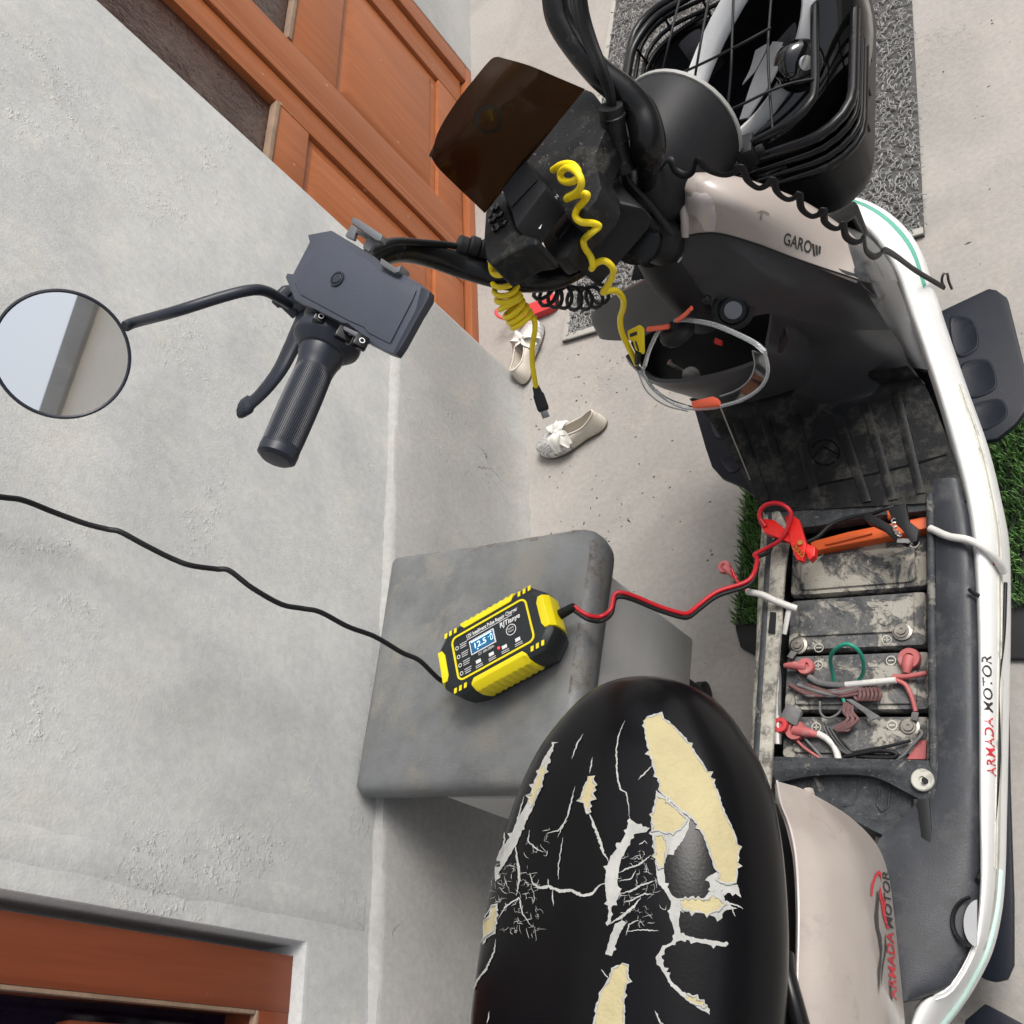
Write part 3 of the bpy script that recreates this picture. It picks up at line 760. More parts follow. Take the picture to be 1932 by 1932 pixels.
# display
du, dv, dw, dh = -lh * 0.23, lw * 0.12, lh * 0.30, lw * 0.27
obj('display_frame', MB().box(cp(du, dv, 0.0006), (dw * 2 + 0.003, dh * 2 + 0.003, 0.0012), (E1, E2, UP)), M['print'], chg)
disp = obj('display', MB().box(cp(du, dv, 0.0009), (dw * 2, dh * 2, 0.0014), (E1, E2, UP)), M['screen'], chg)
mb = MB(); text_mb(mb, '12.5', dh * 1.25, cp(du - dw * 0.78, dv - dh * 0.45, 0.0017), E1, E2, UP, bold=0.0001, fit=dw * 1.0)
for (bx_, by_, bw_, bh_) in ((.74, -.05, .03, .8), (.90, -.05, .03, .8), (.82, .35, .18, .06), (.82, -.45, .18, .06), (.82, .48, .07, .1), (.58, .2, .07, .07)): mb.box(cp(du + dw * bx_, dv + dh * by_, 0.0019), (dw * bw_, dh * bh_, 0.0002), (E1, E2, UP))
mb.box(cp(du, dv + dh * 0.80, 0.0019), (dw * 1.8, dh * 0.16, 0.0002), (E1, E2, UP)); mb.box(cp(du - dw * 0.45, dv - dh * 0.72, 0.0019), (0.0016, 0.0016, 0.0002), (E1, E2, UP))
obj('display_digits', mb, M['glow'], disp, smooth=0)
mb = MB()
text_mb(mb, '12V Intelligent Pulse Repair Charger', 0.0082, cp(-lh * 0.60, lw * 0.62, 0.0008), E1, E2, UP, bold=0.00016, fit=lh * 1.34)
text_mb(mb, 'RJTianye', 0.0105, cp(lh * 0.25, lw * 0.27, 0.0008), E1, E2, UP, shear=0.15, bold=0.0002, fit=lh * 0.52)
text_mb(mb, '12V  6Ah-100Ah', 0.0065, cp(du - dw * 0.55, dv - dh - 0.0075, 0.0008), E1, E2, UP, fit=dw * 1.35)
text_mb(mb, 'MODE', 0.0036, cp(lh * 0.50, -0.0002, 0.0008), E1, E2, UP, align='CENTER'); text_mb(mb, 'Repair', 0.0036, cp(lh * 0.50, -0.004, 0.0008), E1, E2, UP, align='CENTER')
for k in range(24):
    t0 = 2 * math.pi * k / 24; t1 = 2 * math.pi * (k + 1) / 24
    c_ = (lh * 0.50, -0.0012)
    mb.add([cp(c_[0] + math.cos(t) * q, c_[1] + math.sin(t) * q, 0.0008) for t in (t0, t1) for q in (0.0072, 0.0082)], [(0, 1, 3, 2)])
for (u, v) in [(-lh * 0.88, lw * f) for f in (0.45, 0.05, -0.33, -0.70)]:     # small icons with lines of fine print
    for k in range(12):
        t0 = 2 * math.pi * k / 12; t1 = 2 * math.pi * (k + 1) / 12
        mb.add([cp(u + math.cos(t) * q, v + math.sin(t) * q, 0.0008) for t in (t0, t1) for q in (0.0020, 0.0030)], [(0, 1, 3, 2)])
    for k in range(3): mb.box(cp(u + 0.0115 - k * 0.0006, v + 0.003 - k * 0.003, 0.0006), (0.012 - k * 0.001, 0.0008, 0.0004), (E1, E2, UP))
for j, u in enumerate((-lh * 0.42, -lh * 0.08, lh * 0.26, lh * 0.60)):
    mb.box(cp(u, -lw * 0.58, 0.0006), (0.008, 0.005, 0.0004), (E1, E2, UP))
    for k in range(2): mb.box(cp(u, -lw * 0.58 - 0.0055 - k * 0.0027, 0.0006), (0.012, 0.0008, 0.0004), (E1, E2, UP))
mb.box(cp(0.0, lw * 0.565, 0.0006), (lh * 1.2, 0.0008, 0.0004), (E1, E2, UP))
obj('printing', mb, M['print'], chg, smooth=0)
obj('red_led', MB().ball(cp(lh * 0.12, -lw * 0.50, 0.0004), 0.0019), M['redled'], chg)
# leads
def lead(P, jit=0.0): return cat([Vector(p) for p in P], 8)
pc0 = [(-260, 905), (-120, 920), (0, 937.6), (44, 944), (102, 966.5), (163, 988.5), (204, 998.7), (227.6, 1003.8), (272, 1027.6), (322.7, 1053), (360, 1066.7), (407.6, 1073.5), (433, 1076.9), (475.5, 1109), (530, 1139.7), (570.6, 1148), (604.6, 1155), (656, 1182), (707, 1201), (758, 1231), (792, 1246.7)]
xe = cp(-HL, 0).x - 0.02
pts = [AX(x, y, -0.955 + (xe + 0.955) * max(0, (i - 4)) / (len(pc0) - 5)) for i, (x, y) in enumerate(pc0)] + [cp(-HL - 0.018, 0.001, -0.03), cp(-HL + 0.005, 0.0, -0.03)]
obj('power_cord', MB().tube(lead(pts), 0.0034, 10), M['rubber'], chg, smooth=80)
obj('cord_gland', MB().lathe(cp(-HL + 0.004, 0.0, -0.03), -E1, [(0, 0.0068), (0.012, 0.0062), (0.022, 0.0048)], 12), M['rubber'], chg)
mb = MB()
for k in range(7): mb.lathe(cp(HL + 0.001 + k * 0.0036, 0.0, -0.026), E1, [(0, 0.0072 - k * 0.0002), (0.0022, 0.0072 - k * 0.0002)], 12)
mb.lathe(cp(HL, 0.0, -0.026), E1, [(0, 0.0052), (0.027, 0.0048)], 12)
obj('strain_relief', mb, M['rubber'], chg)
rl = [(1108, 1160, .520), (1132, 1163.5, .505), (1152, 1150, .501), (1159, 1123, .497), (1172.6, 1118, .492), (1200, 1126, .475), (1240.5, 1143, .45), (1284.6, 1156.7, .425), (1301, 1155, .415), (1320, 1140, .405), (1354, 1116, .392), (1405, 1099, .378), (1422, 1082, .372), (1428.6, 1055, .365), (1424, 1046, .362), (1449, 1033, .362)]
st_ = [cp(HL + 0.026, 0.0, -0.026)]
redp = st_ + [A(*p) for p in rl]
loop = [(1473, 1018, .372), (1488, 991, .380), (1492, 967, .388), (1476, 952, .393), (1456, 949.5, .391), (1438, 958, .386), (1433, 976, .380), (1444, 993, .374)]
obj('red_lead', MB().tube(lead(redp + [A(*p) for p in loop]), 0.0031, 10), M['redwire'], chg, smooth=80)
off = Vector((-0.001, -0.0055, -0.0022))
blp = [p + off for p in redp] + [A(*p) for p in [(1462, 1020, .364), (1486, 1021, .366), (1513.5, 1024, .368), (1541, 1014, .366), (1568, 990, .362), (1602, 977, .36), (1643, 970, .362), (1668, 961, .368), (1687, 955, .366)]]
obj('black_lead', MB().tube(lead(blp), 0.0028, 10), M['rubber'], chg, smooth=80)
def clip_arm(poly, z, ext, m, bev=0.0015):
    return [A(1275.8 + x * .33967, 623.4 + y * .33967, z) for x, y in poly]
rc = MB()
rc.slab(clip_arm([(455, 1062), (490, 1045), (545, 1052), (625, 1122), (690, 1168), (772, 1200), (768, 1250), (738, 1276), (716, 1226), (640, 1182), (560, 1150), (488, 1122)], .372, 0, 0), Vector((0, 0, -0.013)))
rc.slab(clip_arm([(600, 1032), (640, 1022), (682, 1050), (702, 1120), (722, 1186), (704, 1280), (668, 1272), (640, 1206), (622, 1112)], .3755, 0, 0), Vector((0, 0, -0.010)))
rcl = obj('red_clamp', rc, M['red'], chg, bevel=0.0016, label='red battery clamp biting the battery edge')
mb = MB(); pv = A(1275.8 + 690 * .34, 623.4 + 1180 * .34, .377)
mb.lathe(pv - UP * 0.016, UP, [(0, 0.0035), (0.018, 0.0035)], 10)
for k in range(4):
    q = A(1275.8 + (660 + k * 14) * .34, 623.4 + (1205 + k * 14) * .34, .377); mb.tube([q + Vector((0.003 * math.cos(t * .9), 0.003 * math.sin(t * .9), 0.0005 * t)) for t in range(8)], 0.0007, 5)
obj('spring', mb, M['brass'], rcl)
bc = MB()
bc.slab(clip_arm([(1035, 1036), (1070, 1010), (1192, 1080), (1242, 1150), (1292, 1162), (1272, 1186), (1222, 1166), (1148, 1102), (1060, 1062)], .366, 0, 0), Vector((0, 0, -0.012)))
bc.slab(clip_arm([(1170, 985), (1272, 958), (1292, 1058), (1346, 1100), (1336, 1168), (1310, 1182), (1244, 1092), (1200, 1050)], .369, 0, 0), Vector((0, 0, -0.010)))
bcl = obj('black_clamp', bc, M['black'], chg, bevel=0.0014, label='black battery clamp by the orange bar')
mb = MB()
q = [A(1275.8 + x * .34, 623.4 + y * .34, .371) for x, y in ((1205, 1050), (1210, 1085), (1225, 1120), (1240, 1135))]
sp = cat(q, 8); mb.tube([p + Vector((0.0025 * math.cos(i * 1.3), 0.0025 * math.sin(i * 1.3), 0.001 * math.sin(i * 1.3))) for i, p in enumerate(sp)], 0.0009, 6)
mb.box(A(1275.8 + 1262 * .34, 623.4 + 1168 * .34, .3655), (0.016, 0.006, 0.002), (Vector((0.9, -0.4, 0)), Vector((0.4, 0.9, 0)), UP))
obj('spring', mb, M['steel'], bcl)

# ================================================================== SHOES AND SANDAL
def make_shoe(name, label, heel, toe, roll=0, wide=0.33, bow_at=0.42, flip=1):
    heel, toe = Vector(heel), Vector(toe); L_ = (toe - heel).length
    ex = (toe - heel).normalized(); ey = Vector((-ex.y, ex.x, 0)) * flip
    t = thing(name, label, 'shoe', (heel + toe) / 2, group='pair of sparkly girls shoes')
    def hw(x):                                     # half width along the sole
        x = min(max(x, 0), 1)
        return L_ * wide * 0.5 * (0.74 + 0.36 * math.sin(math.pi * min(1, max(0, (x - 0.30) / 0.75))) - 0.10 * math.sin(math.pi * min(1, x / 0.7))) * min(1, (math.sqrt(max(0, 1 - ((x - 0.16) / 0.16) ** 2)) if x < 0.16 else 1)) * (math.sqrt(max(0, 1 - ((x - 0.80) / 0.20) ** 2)) if x > 0.80 else 1)
    NS = 40
    def outline(k=1.0, z=0.0, x0=0.0, x1=1.0, dx=0.0):
        pts = []
        for i in range(NS):
            a = 2 * math.pi * i / NS; x = 0.5 + 0.5 * math.cos(a); sgn = math.sin(a)
            xx = x0 + (x1 - x0) * x
            w = hw(x) * k
            curve = 0.035 * L_ * math.sin(math.pi * xx)
            pts.append(heel + ex * (L_ * xx) + ey * ((w if sgn >= 0 else -w) + curve) + UP * z)
        return pts
    obj('sole', MB().loft([outline(0.95, 0.001, 0.01, 0.99), outline(1.0, 0.004), outline(1.0, 0.008)]), M['sole'], t, smooth=40)
    def opening(z, k=0.8, x0=0.045, x1=0.60):
        pts = []
        for i in range(NS):
            a = 2 * math.pi * i / NS; x = 0.5 + 0.5 * math.cos(a); sgn = math.sin(a)
            xx = x0 + (x1 - x0) * x; w = L_ * 0.098 * k * (abs(math.sin(a)) ** 0.75) * (1.0 + 0.12 * x)
            curve = 0.035 * L_ * math.sin(math.pi * xx)
            hz = z + 0.012 * max(0, (0.25 - xx) / 0.25) - 0.006 * math.sin(math.pi * min(1, xx / 0.6))
            pts.append(heel + ex * (L_ * xx) + ey * ((w if sgn >= 0 else -w) + curve) + UP * hz)
        return pts
    mid = [a.lerp(b, 0.55) + UP * 0.004 for a, b in zip(outline(0.97, 0.028, 0.008, 0.99), opening(0.046))]
    rings = [outline(0.99, 0.008), outline(1.02, 0.017), outline(0.97, 0.028, 0.008, 0.99), mid, opening(0.047), opening(0.044, 0.76, 0.06, 0.585), opening(0.014, 0.74, 0.07, 0.60)]
    up = MB().loft(rings, True, False, True)
    # split the glittering front from the plain leather back
    fr, bk = MB(), MB(); fr.v = up.v; bk.v = up.v
    for f in up.f:
        c = sum((up.v[i] for i in f), Vector()) / len(f); xx = (c - heel).dot(ex) / L_
        (fr if (xx > 0.52 and len(f) == 4) else bk).f.append(f)
    u = obj('upper', bk, M['shoe'], t, smooth=60)
    obj('glitter_toe', fr, M['glitter'], t, smooth=60, label='silvery glitter cloth toe')
    mb = MB(); mb.tube(opening(0.048, 0.8), 0.0018, 6, closed=True); obj('collar_piping', mb, M['shoe'], t, smooth=80)
    obj('insole', MB().loft([outline(0.86, 0.0095, 0.03, 0.9), outline(0.86, 0.0125, 0.03, 0.9)]), M['insole'], t)
    # bow
    bc_ = heel + ex * (L_ * (0.60)) + ey * 0.004 + UP * 0.047
    mb = MB()
    for sg in (1, -1):
        for k, (ln, up_, ang) in enumerate(((0.042, 0.012, 0.25), (0.040, 0.005, -0.45))):
            d = (ey * sg * math.cos(ang) + ex * math.sin(ang) * (1 if k == 0 else 1.2)).normalized(); n_ = UP.cross(d).normalized()
            rows = []
            for i in range(6):
                s_ = i / 5; w_ = 0.004 + 0.011 * math.sin(math.pi * min(1, s_ * 0.8 + 0.1))
                c_ = bc_ + d * (ln * s_) + UP * (up_ * math.sin(math.pi * s_) - 0.018 * s_ * s_)
                rows.append([c_ + n_ * (w_ * q) + UP * (0.003 * math.cos(q * 3 + i)) for q in (-1, -0.4, 0.3, 1)])
            mb.patch(rows, 3, 3, 0.0009)
    mb.ball(bc_ + UP * 0.003, (0.006, 0.007, 0.005))
    obj('bow', mb, M['bow'], t, smooth=70)
    return t
def glitter():
    m = bpy.data.materials.new('glitter_cloth'); m.use_nodes = True; nt = m.node_tree; b = nt.nodes['Principled BSDF']
    tc = nt.nodes.new('ShaderNodeTexCoord')
    br = nt.nodes.new('ShaderNodeTexBrick'); br.inputs['Scale'].default_value = 42; br.inputs['Mortar Size'].default_value = 0.05
    br.inputs['Color1'].default_value = (0.40, 0.39, 0.37, 1); br.inputs['Color2'].default_value = (0.30, 0.29, 0.28, 1); br.inputs['Mortar'].default_value = (0.62, 0.60, 0.56, 1)
    nt.links.new(tc.outputs['Object'], br.inputs['Vector'])
    v = nt.nodes.new('ShaderNodeTexVoronoi'); v.inputs['Scale'].default_value = 700; nt.links.new(tc.outputs['Object'], v.inputs['Vector'])
    mx = nt.nodes.new('ShaderNodeMix'); mx.data_type = 'RGBA'; mx.blend_type = 'OVERLAY'; mx.inputs[0].default_value = 0.6
    nt.links.new(br.outputs['Color'], mx.inputs[6]); nt.links.new(v.outputs['Color'], mx.inputs[7])
    hs = nt.nodes.new('ShaderNodeHueSaturation'); hs.inputs['Saturation'].default_value = 0.15; nt.links.new(mx.outputs[2], hs.inputs['Color'])
    nt.links.new(hs.outputs[0], b.inputs['Base Color']); b.inputs['Roughness'].default_value = 0.35; b.inputs['Metallic'].default_value = 0.25
    bp = nt.nodes.new('ShaderNodeBump'); bp.inputs['Distance'].default_value = 0.0006; nt.links.new(v.outputs['Distance'], bp.inputs['Height']); nt.links.new(bp.outputs[0], b.inputs['Normal'])
    return m
M['glitter'] = glitter()
make_shoe('shoe', 'off-white girls shoe with glitter toe and bow, lying clear of the doormat', A(1148, 797, 0), A(1022, 856, 0))
make_shoe('shoe', 'off-white girls shoe standing against the plinth beside the doormat corner', A(990, 728, 0), A(1018, 612, 0))
sn = thing('sandal', 'red flat sandal beside the doormat border', 'sandal', A(1005, 590, 0))
h0, t0 = A(962, 616, 0), A(1058, 572, 0)
ex = (t0 - h0).normalized(); ey = Vector((-ex.y, ex.x, 0)); L_ = (t0 - h0).length
ol = [h0 + ex * (L_ * x) + ey * (L_ * w) for x, w in ((0.30, 0.13), (0.42, 0.155), (0.6, 0.145), (0.8, 0.155), (0.93, 0.14), (0.985, 0.08), (1.0, 0.0), (0.985, -0.08), (0.93, -0.13), (0.8, -0.145), (0.6, -0.13), (0.42, -0.13), (0.30, -0.10), (0.24, 0.0))]
ol = cat(ol, 3, True)
obj('sole', MB().prism([p + UP * 0.001 for p in ol], [p + UP * 0.022 for p in ol]), M['sandal'], sn, bevel=0.003)
mb = MB(); mb.tube(cat([h0 + ex * (L_ * x) + ey * (L_ * w) + UP * z for x, w, z in ((0.34, 0.10, 0.02), (0.16, 0.12, 0.045), (0.01, 0.05, 0.06), (0.02, -0.05, 0.055), (0.14, -0.11, 0.04), (0.33, -0.09, 0.02))], 6), 0.0045, 8, flat=0.45)
obj('heel_strap', mb, M['sandal'], sn, smooth=70)

# grit and leaf crumbs lying about
gm = MB(); rg = random.Random(5)
for (cx, cy, sx_, sy_, n) in ((-.86, 1.10, .10, .12, 70), (-.55, 1.05, .30, .35, 60), (-.80, 1.45, .10, .10, 25), (.20, 1.5, .25, .5, 60), (-.95, .62, .01, .5, 40), (-.45, 2.6, .4, .4, 30), (.14, .55, .1, .5, 30)):
    for i in range(n):
        p = Vector((rg.gauss(cx, sx_), rg.gauss(cy, sy_), 0.0))
        if p.x < -0.94: continue
        a = rg.random() * 6.28; l = rg.uniform(.0012, .0042) * (1.8 if rg.random() < .08 else 1); w_ = l * rg.uniform(.25, .7); d = Vector((math.cos(a), math.sin(a), 0)); q = Vector((-d.y, d.x, 0))
        gm.add([p + d * l + UP * .0004, p + q * w_ + UP * .0004, p - d * l + UP * .0004, p - q * w_ + UP * .0004, p + UP * rg.uniform(.0012, .0028)], [(0, 1, 4), (1, 2, 4), (2, 3, 4), (3, 0, 4), (0, 3, 2, 1)])
M['grit'] = mat('dark_grit', (0.10, 0.085, 0.07), 0.9, var=0.5, vscale=30)
o = obj('grit', gm, M['grit'], smooth=0); tag(o, 'dark grit and leaf crumbs scattered on the concrete', 'grit', kind='stuff')

# ================================================================== ELECTRIC SCOOTER
sco = thing('electric_scooter', 'black, taupe and white electric scooter with torn seat and open battery bay', 'scooter', SO, -YAW)
def PZ(L_): return [A(*p) for p in L_]
def bvh_of(o):
    mw_ = WM[o.name]; me = o.data
    return BVHTree.FromPolygons([mw_ @ v.co for v in me.vertices], [tuple(p.vertices) for p in me.polygons])
def onto(bvh, x, y, eps=0.0006):
    d = ray(x, y); h = bvh.ray_cast(CAM, d)
    if h[0] is None: return None
    n = h[1] if h[1].dot(d) < 0 else -h[1]
    return h[0] + n * eps
def decal_text(mb, bvh, body, org, xd, yd, size, length, eps=0.0007, bold=0.0, shear=0.0, cuts=1):
    """lettering laid onto a curved panel; org, xd, yd place it on the panel"""
    cu = bpy.data.curves.new('lettering', 'FONT'); cu.body = body; cu.size = 1.0; cu.offset = bold; cu.shear = shear; cu.resolution_u = 3
    t = bpy.data.objects.new('lettering', cu); COL.objects.link(t); bpy.context.view_layer.update()
    me = bpy.data.meshes.new_from_object(t.evaluated_get(bpy.context.evaluated_depsgraph_get()))
    x0 = min(v.co.x for v in me.vertices); x1 = max(v.co.x for v in me.vertices)
    P = []
    for v in me.vertices:
        a = (v.co.x - x0) / (x1 - x0) * length; b = v.co.y * size
        P.append(onto(bvh, org[0] + xd[0] * a + yd[0] * b, org[1] + xd[1] * a + yd[1] * b, eps))
    o = len(mb.v); mb.v += [p or Vector() for p in P]
    mb.f += [tuple(i + o for i in f.vertices) for f in me.polygons if all(P[i] for i in f.vertices)]
    bpy.data.objects.remove(t); bpy.data.curves.remove(cu); bpy.data.meshes.remove(me)
from mathutils.geometry import delaunay_2d_cdt, tessellate_polygon
def decal_poly(mb, bvh, poly, eps=0.0006, grid=14.0):
    """outline laid onto a curved panel, filled finely enough to follow it"""
    V = [Vector(p) for p in poly]; n = len(V)
    xs = [p.x for p in V]; ys = [p.y for p in V]
    def inside(x, y):
        c = False; j = n - 1
        for i in range(n):
            if (V[i].y > y) != (V[j].y > y) and x < (V[j].x - V[i].x) * (y - V[i].y) / (V[j].y - V[i].y) + V[i].x: c = not c
            j = i
        return c
    pts = list(V); y = min(ys) + grid / 2
    while y < max(ys):
        x = min(xs) + grid / 2
        while x < max(xs):
            if inside(x, y) and min((Vector((x, y)) - q).length for q in V) > grid * 0.35: pts.append(Vector((x, y)))
            x += grid
        y += grid
    r = delaunay_2d_cdt(pts, [], [tuple(range(n))], 1, 1e-4)
    P = [onto(bvh, v.x, v.y, eps) for v in r[0]]
    o = len(mb.v); mb.v += [p or Vector() for p in P]
    mb.f += [tuple(i + o for i in f) for f in r[2] if all(P[i] for i in f)]
def main_island(mb):
    par = list(range(len(mb.f)))
    def find(a):
        while par[a] != a: par[a] = par[par[a]]; a = par[a]
        return a
    ed = {}
    for k, f in enumerate(mb.f):
        for a in range(len(f)):
            e = tuple(sorted((f[a], f[(a + 1) % len(f)])))
            if e in ed: par[find(k)] = find(ed[e])
            else: ed[e] = k
    cnt = {}
    for k in range(len(mb.f)): cnt[find(k)] = cnt.get(find(k), 0) + 1
    if cnt:
        best = max(cnt, key=cnt.get); mb.f = [f for k, f in enumerate(mb.f) if find(k) == best]
        use = sorted({i for f in mb.f for i in f}); mp2 = {a: b for b, a in enumerate(use)}
        mb.v = [mb.v[i] for i in use]; mb.f = [tuple(mp2[i] for i in f) for f in mb.f]
    return mb
def decal_line(mb, bvh, line, w, eps=0.0008, taper=True):
    L_ = [Vector(p) for p in line]; n = len(L_); prev = None
    for i, p in enumerate(L_):
        t = (L_[min(i + 1, n - 1)] - L_[max(i - 1, 0)]).normalized(); q = Vector((-t.y, t.x))
        ww = w * 0.5 * (1.0 if not taper else max(0.12, min(1.0, 3.0 * min(i, n - 1 - i) / max(1, n - 1) + 0.15))) * (0.7 + 0.6 * random.random())
        a, b = onto(bvh, *(p + q * ww), eps), onto(bvh, *(p - q * ww), eps)
        if a and b:
            if prev: mb.add([prev[0], prev[1], b, a], [(0, 1, 2, 3)])
            prev = (a, b)
        else: prev = None
def rough_line(pts, step=7.0, amp=2.2):
    out = []
    for i in range(len(pts) - 1):
        a, b = Vector(pts[i]), Vector(pts[i + 1]); n = max(1, int((b - a).length / step)); q = (b - a).normalized(); q = Vector((-q.y, q.x))
        for k in range(n): out.append(a.lerp(b, k / n) + q * (random.uniform(-amp, amp) if k or i else 0))
    out.append(Vector(pts[-1])); return out
def ragged(poly, step=6.0, amp=2.5, spike=0.10, sl=11.0):
    """torn outline: small teeth and a few loose threads"""
    out = []; n = len(poly)
    area = sum(poly[i][0] * poly[(i + 1) % n][1] - poly[(i + 1) % n][0] * poly[i][1] for i in range(n)); sg = 1 if area > 0 else -1
    for i in range(n):
        a, b = Vector(poly[i]), Vector(poly[(i + 1) % n]); m = max(1, int((b - a).length / step)); q = (b - a).normalized(); q = Vector((q.y, -q.x)) * sg
        for k in range(m):
            e = random.uniform(-amp, amp) * 0.6
            if random.random() < spike and m > 1: e += random.uniform(0.4, 1.0) * sl
            out.append(a.lerp(b, k / m) + q * e)
    return out

M['pocketshade'] = mat('pale_recess_shade', (0.36, 0.37, 0.38), 0.5, var=0.1)  # grey tint paints the recess shade onto the flat pocket disc
# ---- deck, trims
deckrows = []
for c0, c3 in (((1757, 905, .336), (1812, 905, .336)), ((1764, 1000, .337), (1831, 1000, .337)), ((1766, 1150, .337), (1841, 1150, .337)), ((1766, 1300, .337), (1844, 1300, .337)), ((1766, 1433, .337), (1845, 1433, .337)), ((1720, 1525, .338), (1845, 1530, .337)), ((1655, 1590, .345), (1846, 1600, .337)), ((1672, 1660, .352), (1844, 1690, .337)), ((1684, 1730, .356), (1838, 1750, .337)), ((1692, 1790, .358), (1829, 1795, .337)), ((1698, 1850, .36), (1798, 1858, .339)), ((1702, 1890, .36), (1740, 1884, .342))):
    a, b = Vector(c0), Vector(c3)
    deckrows.append([A(*a.lerp(b, t)) + UP * h for t, h in ((0, 0), (0.3, 0.004), (0.7, 0.005), (0.92, 0.002), (1, -0.006))])
mb = MB(); mb.patch(deckrows, 3, 4, 0.012, back=(0, 0, 1))
deck = obj('side_deck', mb, M['deck'], sco, smooth=50)
TR = [((1522, 384), (1518, 374)), ((1560, 394), (1562, 368)), ((1605, 414), (1625, 375)), ((1650, 457), (1682, 405)), ((1688, 520), (1728, 456)), ((1712, 590), (1754, 530)), ((1735, 650), (1780, 610)), ((1768, 750), (1818, 722)), ((1797, 850), (1856, 830)), ((1818, 930), (1880, 930)), ((1832, 1020), (1894, 1015)), ((1840, 1150), (1896, 1150)), ((1843, 1300), (1893, 1300)), ((1844, 1500), (1888, 1500)), ((1846, 1640), (1884, 1640)), ((1842, 1720), (1876, 1720)), ((1829, 1792), (1858, 1792)), ((1785, 1866), (1826, 1856)), ((1738, 1884), (1800, 1896)), ((1717, 1918), (1768, 1940)), ((1700, 1990), (1730, 2010)), ((1670, 2080), (1690, 2110))]
def tr(i, f, dz=0.0):
    a, b = TR[i]; zi = 0.338 + (0.05 * (4 - i) / 4 if i < 4 else 0); zo = 0.285 + (0.04 * (4 - i) / 4 if i < 4 else 0)
    h = 0.010 * math.sin(math.pi * min(1, max(0, f)))
    return A(a[0] + (b[0] - a[0]) * f, a[1] + (b[1] - a[1]) * f, zi + (zo - zi) * f * f + h) + UP * dz
rows = []
for i in range(len(TR)):
    r0 = [tr(i, f) for f in (-0.06, 0.15, 0.4, 0.65, 0.85, 1.0)]
    lo = r0[-1] - UP * 0.035; rows.append([r0[0] - UP * 0.012] + r0[1:] + [lo, lo - UP * 0.02 - SV * 0.012])
mb = MB(); mb.patch(rows, 3, 4, 0.004)
wtrim = obj('white_side_trim', mb, M['white'], sco, smooth=60)
wb = bvh_of(wtrim)
mb = MB()
rows = [[tr(i, f, 0.0012) for f in (0.74, 0.80, 0.86)] for i in range(1, 6)]; mb.patch(rows, 1, 5, 0.002)
obj('teal_edge_strip', mb, M['teal'], sco, smooth=60)
mb = MB()
rows = [[tr(i, f, 0.001) - UP * (0.004 * (f > 0.9)) for f in (0.80, 0.86, 0.93, 1.01)] for i in range(7, 17)]; mb.patch(rows, 2, 4, 0.003)
for f in (0.80, 0.90): mb.tube(cat([tr(i, f, 0.002) for i in range(7, 15)], 5), 0.0012, 6)
M['trimgrey'] = mat('yellowed_edge_rail', (0.50, 0.49, 0.43), 0.45, var=0.15, dirt=(0.24, 0.23, 0.20), dirt_amt=0.5, dscale=30)
obj('edge_rail', mb, M['trimgrey'], sco, smooth=60)
mb = MB()
mb.tube(cat([tr(i, 1.03, -0.004) for i in range(14, 21)], 5), 0.004, 8)
M['paleteal'] = mat('pale_green_film', (0.50, 0.68, 0.62), 0.15, var=0.1)
obj('clear_edge_film', mb, M['paleteal'], sco, smooth=70)
mb = MB()
decal_text(mb, wb, 'ARMADA', (1879, 1466), (-0.06, -1), (-1, 0.06), 24, 112, shear=0.2, bold=0.008)
obj('red_lettering', mb, M['printred'], wtrim, smooth=0, label='red slanted ARMADA lettering')
mb = MB(); decal_text(mb, wb, 'MOTOR', (1872.5, 1345), (-0.03, -1), (-1, 0.03), 24, 108, shear=0.2, bold=0.008)
obj('black_lettering', mb, M['printblk'], wtrim, smooth=0, label='black slanted MOTOR lettering')
# left trim
rows = []
for o_, i_ in (((1440, 965), (1470, 965)), ((1437, 1010), (1488, 1010)), ((1432, 1080), (1480, 1080)), ((1428, 1200), (1472, 1200)), ((1422, 1300), (1464, 1300)), ((1416, 1430), (1456, 1430)), ((1410, 1540), (1448, 1540))):
    a, b = Vector((*o_, .322)), Vector((*i_, .338))
    rows.append([A(*a) - UP * 0.05 + SV * 0.012, A(*a) - UP * 0.01, A(*a), A(*a.lerp(b, .35)) + UP * 0.004, A(*a.lerp(b, .7)) + UP * 0.003, A(*b)])
mb = MB(); mb.patch(rows, 3, 4, 0.004)
obj('weathered_side_trim', mb, M['oldwhite'], sco, smooth=60, label='weathered off-white side trim')
# ---- battery bay
RL, RR, SF, SB = -0.106, 0.104, 0.172, -0.172
mb = MB()
def wbox(mb, a, b): return mb.box(W((a[0] + b[0]) / 2, (a[1] + b[1]) / 2, (a[2] + b[2]) / 2), (abs(b[0] - a[0]), abs(b[1] - a[1]), abs(b[2] - a[2])), (SV, SU, UP))
wbox(mb, (RL - .012, SB - .012, .16), (RR + .012, SF + .012, .17))
wbox(mb, (RL - .012, SB - .012, .17), (RL, SF + .012, .326)); wbox(mb, (RR, SB - .012, .17), (RR + .012, SF + .012, .333))
wbox(mb, (RL, SB - .012, .17), (RR, SB, .32)); wbox(mb, (RL, SF, .17), (RR, SF + .012, .325))
obj('battery_tray', mb, M['muddeck'], sco)
mb = MB()
rail = [A(1746, 985, .332), A(1750, 1100, .332), A(1752, 1250, .332), A(1752, 1440, .332), A(1745, 1510, .335)]
mb.tube(cat([W(RR + .004, s_, .337) for s_ in (SF, .05, -.08, SB - .01, -.235)], 6), 0.0050, 10, flat=0.8)
mb.tube(cat([W(RL - .004, s_, .330) for s_ in (SF, .05, -.08, SB - .01)], 6), 0.006, 8, flat=0.8)
obj('bay_rail', mb, M['muddeck'], sco, smooth=70)
